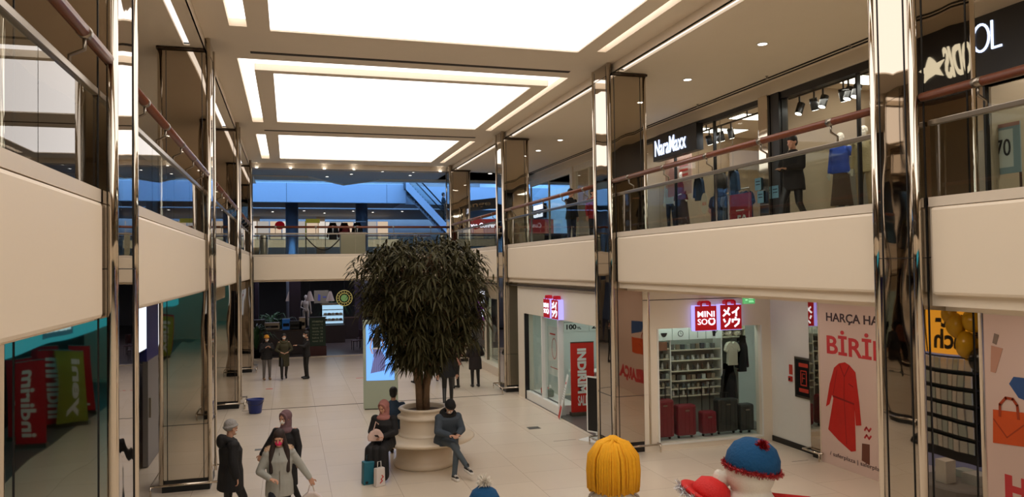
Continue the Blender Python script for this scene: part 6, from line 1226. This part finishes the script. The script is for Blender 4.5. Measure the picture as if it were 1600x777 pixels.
# escalator from the bridge down to the right
e = empty('escalator', (9, 42, 4.6), 'blue lit escalator coming down from the white bridge at the back', 'escalator')
A = ay(632, 283, 43.6); B = ay(715, 372, 43.6); dA = V((B.x-A.x, 0, B.z-A.z)); u = dA.normalized(); nz = V((-u.z, 0, u.x)) if u.x > 0 else V((u.z, 0, -u.x))
for yy, nm in ((43.0, 'front'), (44.3, 'rear')):
    b = MB(); 
    pts = [A+V((0, yy-43.6, 0)), B+V((0, yy-43.6, 0))]; w = .42
    b.add([tuple(pts[0]), tuple(pts[1]), tuple(pts[1]+V((0, 0, -w*1.3))), tuple(pts[0]+V((0, 0, -w*1.3))), tuple(pts[0]+V((0, .08, 0))), tuple(pts[1]+V((0, .08, 0))), tuple(pts[1]+V((0, .08, -w*1.3))), tuple(pts[0]+V((0, .08, -w*1.3)))], [(0, 1, 2, 3), (7, 6, 5, 4), (0, 4, 5, 1), (1, 5, 6, 2), (2, 6, 7, 3), (3, 7, 4, 0)]); b.build('side_panel', M_BAND, e)
    MB().tube([pts[0]+V((0, .04, .85)), pts[1]+V((0, .04, .85))], .04, 8).build('handrail', M_BLACK, e)
    b = MB(); b.add([tuple(pts[0]+V((0, .03, .02))), tuple(pts[1]+V((0, .03, .02))), tuple(pts[1]+V((0, .03, .83))), tuple(pts[0]+V((0, .03, .83)))], [(0, 1, 2, 3)]); b.build('glass_side', M_GLASS, e)
b = MB(); ns = 22
for k in range(ns): q = A.lerp(B, k/ns); b.box(q.x, 43.1, q.z-.45, q.x+(B.x-A.x)/ns, 44.28, q.z-.05)
b.build('steps', mat('escalator_step', (70, 74, 80), .5, .3), e)
p = A.lerp(B, .72); person(p.x+.05, 43.6, PI/2, 'person in black riding the far escalator', 1.72, z=p.z-.0+.02, arms=('down', 'point'), hem=.7)
# gallery beyond with shops, wardrobe rails
struct(MB().box(-9, 50, 4.2, 15.5, 62, 4.6).build('floor_far_gallery', M_HCEIL)); struct(MB().box(-9, 58, 4.6, -2, 58.2, 7.9).box(2, 58, 4.6, 2.6, 58.2, 7.9).build('wall_far_shops', M_WINTER))
e = empty('far_shop_glow_wall', (0, 57.9, 5), 'wall of white and red product pictures with painted-in glow far behind the round columns', 'wall display')
for k in range(12): MB().box(-3.0+k*.86, 57.80, 6.2, -3.0+k*.86+.78, 57.9, 7.5).build('picture_panel', light_mat(['lit_white', 'lit_grey', 'lit_cream'][k % 3], [(.9, .80, .7), (.5, .46, .42), (.8, .6, .42)][k % 3], .8), e)  # shop light on the wall is put into the panels as emission
MB().box(-3.2, 57.75, 5.6, 8, 57.9, 6.15).build('cream_panel', light_mat('lit_beige', (.7, .52, .36), .8), e); MB().ball((-.6, 57.6, 7.2), (.35, .1, .3)).build('red_ornament', M_RED, e, smooth=True)
tag(MB().box(-9, 50.5, 7.86, 15, 61, 7.9).build('far_ceiling_panel', M_HCEIL), 'low grey ceiling of the far gallery', 'ceiling panel')
for k, (x, y) in enumerate([(-3, 52), (-1, 53), (1, 52), (2.4, 54), (4.2, 52), (5.6, 53), (7.5, 52), (9.2, 53), (11, 52)]): downlight(x, y, 7.858, 'bright downlight under the far gallery ceiling, '+['first', 'second', 'third', 'fourth', 'fifth', 'sixth', 'seventh', 'eighth', 'ninth'][k]+' from the left', grp='downlights of the far gallery')
# objects standing on the back gallery (Y 32-38)
def Y3(px, py, Y): return ay(px, py, Y)
p = ay(552, 397, 33.0); e = empty('reception_desk', (p.x, 33.2, 4.6), 'beige box shaped kiosk behind the back railing', 'kiosk'); w = 38/FPX*33; MB().box(p.x-w/2, 33.0, 4.6, p.x+w/2, 33.6, 5.5).build('kiosk_body', mat('beige_laminate', (190, 176, 150), .5), e, bevel=.03); MB().box(p.x-w/2-.03, 32.97, 5.5, p.x+w/2+.03, 33.63, 5.54).build('kiosk_top', M_STEEL, e)
for i, px in enumerate((412, 692)):
    p = ay(px, 397, 33.4); e = empty('litter_bin', (p.x, 33.4, 4.6), ['left', 'right'][i]+' cylindrical brushed steel bin behind the back railing', 'bin', 'steel bins on the back gallery'); MB().lathe([(.16, 0), (.17, .02), (.17, .80), (.15, .84)], (p.x, 33.4, 4.6), 20).build('bin_body', mat('warm_steel', (170, 160, 140), .35, .8), e, smooth=True); MB().lathe([(.175, .68), (.18, .70), (.175, .72)], (p.x, 33.4, 4.6), 20, ring=True).build('bin_ring', M_BLACK, e)
for i, (px, m, nm) in enumerate([(520, c_blk, 'black suit jacket with white shirt'), (538, mat('dark_red_velvet', (110, 16, 18), .8, bump=.3), 'dark red jacket'), (558, c_blk, 'second black suit jacket')]):
    p = ay(px, 352, 36.5); o = garment('hanging_jacket', FR('F', p.x, 36.5, 5.35), .46, .72, m, nm+' hanging beyond the back railing', 'jacket', True)
    b = MB(FR('F', p.x, 36.5, 5.35)); b.prism([(-.05, .66), (.05, .66), (0, .3)], .052, .056); b.build('shirt_front', M_WHITE if i != 1 else m, o)
p0 = ay(508, 340, 36.5); p1 = ay(572, 340, 36.5); e = empty('clothes_rack', ((p0.x+p1.x)/2, 36.5, 4.6), 'tall rail holding black and dark red jackets beyond the back railing', 'clothes rack'); MB().tube([(p0.x, 36.5, 4.6), (p0.x, 36.5, 6.2), (p1.x, 36.5, 6.2), (p1.x, 36.5, 4.6)], .02, 8).box(p0.x-.02, 36.3, 4.6, p0.x+.02, 36.7, 4.63).box(p1.x-.02, 36.3, 4.6, p1.x+.02, 36.7, 4.63).build('rack_frame', M_STEEL, e)
e = empty('glass_balustrade', (2.6, 38.1, 4.6), 'glass railing along the far edge of the back gallery', 'balustrade')
for k in range(6): MB().box(-1.6+k*1.42, 38.05, 4.6, -1.6+k*1.42+1.4, 38.062, 5.55).build('glass_pane', M_GLASS, e)
MB().tube([(-1.6, 38.06, 5.6), (6.9, 38.06, 5.6)], .035, 8).build('top_rail', M_RAIL, e)
for i, px in enumerate((474, 480)):
    pass
e = empty('barrier_post', (1.0, 34.5, 4.6), 'yellow framed stand behind the back railing near the left column', 'stand'); p = ay(478, 380, 34.5); MB().tube([(p.x, 34.5, 4.6), (p.x, 34.5, 6.1), (p.x+.55, 34.5, 6.1)], .03, 8).build('yellow_post', mat('yellow_green_post', (170, 170, 30), .5), e); MB().box(p.x, 34.45, 6.02, p.x+.6, 34.55, 6.2).build('yellow_board', mat('yellow_green_post', (0, 0, 0)), e); MB().box(p.x-.15, 34.35, 4.6, p.x+.15, 34.65, 4.63).build('foot', M_BLACK, e)
M_SW = mat('black_swag_rope', (16, 16, 18), .8); e = empty('barrier_rope', (1.6, 33.6, 4.6), 'black rope barrier drooping behind the back railing', 'rope barrier'); a = ay(478, 373, 33.6); b_ = ay(533, 380, 33.6)
MB().tube([(a.x+(b_.x-a.x)*t, 33.6, 5.35-.55*math.sin(PI*t)) for t in [k/14 for k in range(15)]], .025, 8).build('rope', M_SW, e, smooth=True); MB().tube([(a.x, 33.6, 4.6), (a.x, 33.6, 5.4)], .025, 8).tube([(b_.x, 33.6, 4.6), (b_.x, 33.6, 5.4)], .025, 8).build('post', M_STEEL, e)
# right rear: red lit shop and dark canopy sign
p = ax(760, 355, 10.4); e = empty('shop_sign', (8.6, 38.6, 5.9), 'red lit shop fascia with white lettering at the far right of the upper gallery', 'sign'); M = FR('F', 8.0, 38.0, 5.7); MB(M).box(.3, 0, -.3, 5.5, .75, 0).build('fascia_box', light_mat('deep_red_glow', (.16, .012, .010), .9), e); text('lettering', 'Comon Conrer', M, (.5, .30, 2.3, .55), M_GLOWW, e, z=.001, bold=.02, depth=.02)
struct(MB().box(7.2, 38.2, 4.2, 15.5, 44, 4.6).build('floor_far_right', M_HCEIL)); struct(MB().box(7.4, 38.05, 5.0, 15.5, 38.2, 5.7).build('wall_far_right_counter', M_DARK))
e = empty('canopy_sign', (8.6, 34.6, 7.0), 'tilted grey canopy with chrome lettering at the far right', 'canopy'); M = FR('F', 7.0, 34.6, 6.45) @ Matrix.Rotation(.12, 4, 'Z'); MB(M).box(0, 0, -.1, 4.2, .5, 0).build('canopy_board', mat('grey_canopy', (90, 92, 94), .4), e); text('lettering', 'Lounge', M, (.3, .1, 2.2, .4), M_CHROME, e, z=.001, depth=.05, bold=.02); MB(M).box(.5, .5, -.06, .54, 1.66, -.02).box(3.5, .5, -.06, 3.54, 1.3, -.02).build('hanger_rod', M_BLACK, e)
# ------------------------------------------------------------------ food court below (Y > 36)
M_KIO = mat('dark_kiosk_laminate', (46, 30, 30), .4, noise=.2, nscale=4); M_PUR = mat('dark_purple_pillar', (58, 46, 62), .35, noise=.1)
def fz(px, py, Y): return ay(px, py, Y)
def counter(px0, px1, Y, h, lab, m=M_KIO, depth=.8, top=M_DWOOD):
    a, b = ay(px0, 500, Y).x, ay(px1, 500, Y).x; e = empty('kiosk_counter', ((a+b)/2, Y+depth/2, 0), lab, 'counter'); MB().box(a, Y, 0, b, Y+depth, h).build('counter_body', m, e, bevel=.01); MB().box(a-.03, Y-.03, h, b+.03, Y+depth+.03, h+.05).build('countertop', top, e)
    p = MB()
    for k in range(max(2, int((b-a)/.5))): xx = a+.05+k*.5; p.box(xx, Y-.015, .12, min(b, xx+.44), Y, h-.06)
    p.build('front_panel', m, e); return e
counter(396, 478, 37.2, 1.1, 'long dark counter behind the far trio')
counter(498, 560, 44.0, 1.15, 'dark counter with the lit food case at the back of the food court')
e = empty('pastry_case', (3, 43.5, 1.1), 'brightly lit glass food case at the back of the food court', 'display case'); a, b = ay(503, 490, 42).x, ay(539, 490, 42).x; MB().box(a, 42, 0, b, 42.9, .95).build('case_base', M_KIO, e); MB().box(a, 42.05, .95, b, 42.85, 2.05).build('glass_front', M_SHOPGLASS, e); MB().box(a+.05, 42.7, 1.0, b-.05, 42.75, 2.0).build('lit_back', light_mat('case_light', (.45, .68, .9), 1.0), e)
for k in range(3): MB().box(a+.05, 42.2, 1.15+.3*k, b-.05, 42.65, 1.18+.3*k).build('shelf', M_SHOPW, e)
MB().box(a-.04, 41.98, 2.05, b+.04, 42.92, 2.12).build('case_top', M_STEEL, e)
for i in range(10): z = [1.18, 1.48][i//5]; xx = a+.2+(i % 5)*(b-a-.4)/4; tag(MB().ball((xx, 42.4, z+.06), (.11, .09, .06), 12, 7).lathe([(.13, 0), (.14, .01)], (xx, 42.4, z), 14).build('pastry', [mat('pastry_brown', (130, 84, 50), .7), mat('pastry_cream', (190, 176, 150), .6)][i % 2], smooth=True), '%s pastry %s on the %s shelf of the lit food case' % (['brown', 'cream'][i % 2], ['at the left end', 'second', 'in the middle', 'fourth', 'at the right end'][i % 5], ['lower', 'upper'][i//5]), 'pastry', 'pastries in the lit food case')
# menu board
a, b = ay(484, 540, 36.1).x, ay(509, 540, 36.1).x; e = empty('menu_board', ((a+b)/2, 36.1, 0), 'dark green menu board with pale writing on a reddish base right of the far trio', 'menu board'); zt = ay(495, 497, 36.1).z; zm = ay(495, 541, 36.1).z
MB().box(a, 36.1, zm, b, 36.2, zt).build('green_board', mat('menu_green', (34, 58, 44), .6), e); MB().box(a-.03, 36.05, 0.0, b+.03, 36.4, zm).build('reddish_base', mat('reddish_brown_base', (70, 26, 26), .5), e); MB().box(a-.04, 36.08, zt, b+.04, 36.22, zt+.04).build('top_trim', M_BLACK, e)
M = FR('F', a, 36.095, zm)
for k in range(7): text('lettering', ['menu', 'espresso 12', 'latte 15', 'mocha 16', 'cay 8', 'kahve 14', 'tost 22'][k], M, (.12, (zt-zm)*(.84-.115*k), (b-a)*.82, (zt-zm)*(.9-.115*k)), mat('chalk_writing', (170, 176, 150), .8), e, z=.001, depth=.003)
# round yellow sign
p = ay(538, 466, 41.0); e = empty('round_sign', tuple(p), 'round dark sign with yellow ring and green centre above the food court', 'sign'); M = FR('F', p.x, 41, p.z); r = 12/FPX*42
MB(M).prism([(r*math.cos(t), r*math.sin(t)) for t in [2*PI*k/32 for k in range(32)]], -.06, 0).build('sign_disc', M_BLACK, e)
b = MB(M); yl = light_mat('yellow_sign_print', (.55, .42, .10), .8)
for rr in (.95, .62): b.tube([(r*rr*math.cos(t), r*rr*math.sin(t), .005) for t in [2*PI*k/32 for k in range(33)]], r*.035, 5)
for k in range(16): t = 2*PI*k/16; b.ball((r*.79*math.cos(t), r*.79*math.sin(t), .01), r*.05, 6, 4)
b.build('yellow_ring', yl, e); b = MB(M); b.prism([(r*.45*math.cos(t), r*.45*math.sin(t)) for t in [2*PI*k/8 for k in range(8)]], 0, .01); stroke(b, [(-r*.3, -r*.2), (0, r*.3), (r*.3, -r*.2)], r*.08, .01, .015); b.build('green_emblem', light_mat('green_emblem_print', (.12, .22, .06), .8), e); MB(M).tube([(0, r, -.03), (0, 4.2-p.z, -.03)], .015, 6).build('hanger_rod', M_BLACK, e)
# small screen with cream frame
p = ay(492, 473, 42.5); q = ay(512, 455, 42.5); M = FR('F', p.x, 42.5, p.z); screen(M, q.x-p.x, q.z-p.z, .08, 'small lit screen in a cream frame above the food court counter', [(blue_im, lambda b: b.prism([(.15, .1), (.28, .1), (.3, .4), (.18, .45)], .007, .009)), (blue_im, lambda b: b.box(.42, .25, .007, .6, .32, .009))], mat('cream_frame', (170, 160, 136), .5))
tag(MB().box((p.x+q.x)/2-.04, 42.55, 1.15, (p.x+q.x)/2+.04, 42.6, p.z-.04).build('screen_pole', M_BLACK), 'black pole carrying the small cream framed screen', 'pole')
# pillars, plants, dark canopy, chairs
for i, (px0, px1, Y) in enumerate([(452, 470, 40.0), (398, 404, 40), (555, 566, 45.2)]):
    a, b = ay(px0, 500, Y).x, ay(px1, 500, Y).x; e = empty('pillar', ((a+b)/2, Y, 0), ['dark purple grey pillar behind the far trio', 'thin dark pillar at the left of the food court', 'dark pillar right of the round yellow sign'][i], 'pillar'); MB().box(a, Y, .15, b, Y+.7, 4.2).build('pillar_shaft', M_PUR, e, bevel=.02); MB().box(a-.04, Y-.04, 0, b+.04, Y+.74, .15).build('pillar_base', M_BLACK, e)
struct(MB().box(-9, 38.2, 4.2, 15.5, 50, 4.4).build('ceiling_food_court', M_DARK))
def palm(x, y, z0, h, n, lab, rn):
    e = empty('potted_palm', (x, y, z0), lab, 'potted plant'); MB().lathe([(.16, 0), (.22, .35), (.24, .36), (.20, .36), (.14, .02)], (x, y, z0), 18, ring=True).lathe([(.19, .3), (.19, .32)], (x, y, z0), 18).build('plant_pot', M_BLACK, e, smooth=True); b = MB()
    for k in range(n):
        a = rn.random()*2*PI; r = rn.uniform(.25, .55)*h*.8; hh = h*rn.uniform(.6, 1); pts = [V((x, y, z0+.33)), V((x+r*.4*math.cos(a), y+r*.4*math.sin(a), z0+hh*.75)), V((x+r*math.cos(a), y+r*math.sin(a), z0+hh*.8)), V((x+r*1.4*math.cos(a), y+r*1.4*math.sin(a), z0+hh*.55))]
        s = V((-math.sin(a), math.cos(a), 0))*.035; vs = []
        for i, p in enumerate(pts): w = [.3, 1, 1, .1][i]; vs += [tuple(p-s*w), tuple(p+V((0, 0, .01))), tuple(p+s*w)]
        fs = []
        for i in range(3): fs += [(3*i, 3*i+1, 3*i+4, 3*i+3), (3*i+1, 3*i+2, 3*i+5, 3*i+4)]
        b.add(vs, fs)
    b.build('palm_leaves', mat('palm_green', (54, 92, 52), .5, noise=.3, nscale=5), e)
rn = random.Random(3)
for px, py, Y, h, lab in [(435, 505, 38.6, 1.5, 'green palm behind the woman in the olive coat'), (400, 540, 36.5, 1.3, 'leafy plant at the left end of the food court counter'), (424, 470, 43.2, 1.5, 'tall dark plant high at the left of the food court'), (522, 450, 48.5, 2.0, 'tall dark plant above the lit food case')]:
    p = ay(px, py, Y); palm(p.x, Y, 0, max(h, 1.0)+(.6), 34, lab, rn)
def chair(x, y, rot, lab, first=[None]):
    if first[0] is None:
        e = empty('cafe_chair', (0, 0, 0), '', 'chair', 'dark cafe chairs'); m = mat('dark_red_chair', (64, 22, 22), .5)
        MB().box(-.22, -.22, .43, .22, .22, .47).build('seat', m, e, bevel=.01); MB().box(-.22, .19, .55, .22, .23, .98).build('backrest', m, e, bevel=.01)
        for sx in (-1, 1):
            MB().tube([(sx*.19, -.19, 0), (sx*.19, -.19, .43)], .018, 6).build('leg', M_BLACK, e); MB().tube([(sx*.19, .21, 0), (sx*.19, .21, .96)], .018, 6).build('leg', M_BLACK, e)
        first[0] = e
    else: e = dup(first[0])
    e.location = (x, y, 0); e.rotation_euler = (0, 0, rot); e['label'] = lab
for i, (px, Y, r) in enumerate([(557, 38.0, -1.4), (566, 39.2, -1.2), (575, 37.6, 1.6), (548, 47, 0), (590, 40, .5), (430, 41.5, .2), (445, 42, .4)]): p = ay(px, 540, Y); chair(p.x, Y, r, ['dark red cafe chair at the right of the dark food court floor', 'second dark red cafe chair from the food court floor edge', 'dark chair left of the advertising totem', 'dark chair far back beside the lit food case', 'dark chair behind the advertising totem', 'dark chair behind the long counter, left one', 'dark chair behind the long counter, right one'][i])
# machines on the long counter, mannequin figure, lampshades, purple till
for i, (px, w, h, m) in enumerate([(405, .5, .5, M_BLACK), (425, .7, .35, M_STEEL), (447, .35, .5, mat('till_blue', (30, 90, 140), .4, emit=(10, 60, 110), es=.4)), (462, .6, .4, M_BLACK), (472, .3, .55, M_STEEL)]):
    p = ay(px, 500, 37.6); e = empty('counter_machine', (p.x, 37.6, 1.15), ['black machine at the left end', 'steel coffee machine', 'small blue lit till', 'black machine right of the till', 'tall steel urn'][i]+' on the long dark counter', 'machine'); MB().box(p.x-w/2, 37.4, 1.151, p.x+w/2, 37.8, 1.15+h).build('housing', m, e, bevel=.02); MB().box(p.x-w*.4, 37.38, 1.15+h*.3, p.x+w*.4, 37.40, 1.15+h*.6).build('front_plate', M_DARK, e)
e = empty('seated_mannequin', (1.5, 42, 0), '', 'mannequin'); bpy.data.objects.remove(e)
p = ay(478, 488, 41); manq(p.x, 41.0, 0.9, 0, 'pale standing figure in the middle of the food court display', arms=('belly', 'down'), topm=None, bot=None)
tag(MB().box(p.x-.35, 40.8, 0, p.x+.35, 41.35, .88).box(p.x-.38, 40.78, .86, p.x+.38, 41.37, .90).build('display_podium', M_KIO), 'dark podium under the pale standing figure', 'podium')
for i, px in enumerate((453, 484, 516)):
    p = ay(px, 463, 40.5); e = empty('table_lamp', (p.x, 40.5, p.z-.25), ['left', 'middle', 'right'][i]+' conical cream pendant lamp above the food court', 'lamp', 'conical lamps'); MB().lathe([(.22, -.25), (.06, .25)], (p.x, 40.5, p.z), 18, ).build('lamp_shade', mat('cream_lampshade', (220, 200, 180), .7), e, smooth=False); MB().tube([(p.x, 40.5, p.z+.2), (p.x, 40.5, 4.2)], .01, 5).build('lamp_cord', M_BLACK, e)
area('food_court_fill', (3, 43, 4.1), 14, 8, 330, (.75, .75, 1.0)); area('entrance_spill', (3, 40, 4.1), 12, 1.5, 50, (.8, .8, 1.0))  # overhead fill without a fixture, added to lift the dark food court
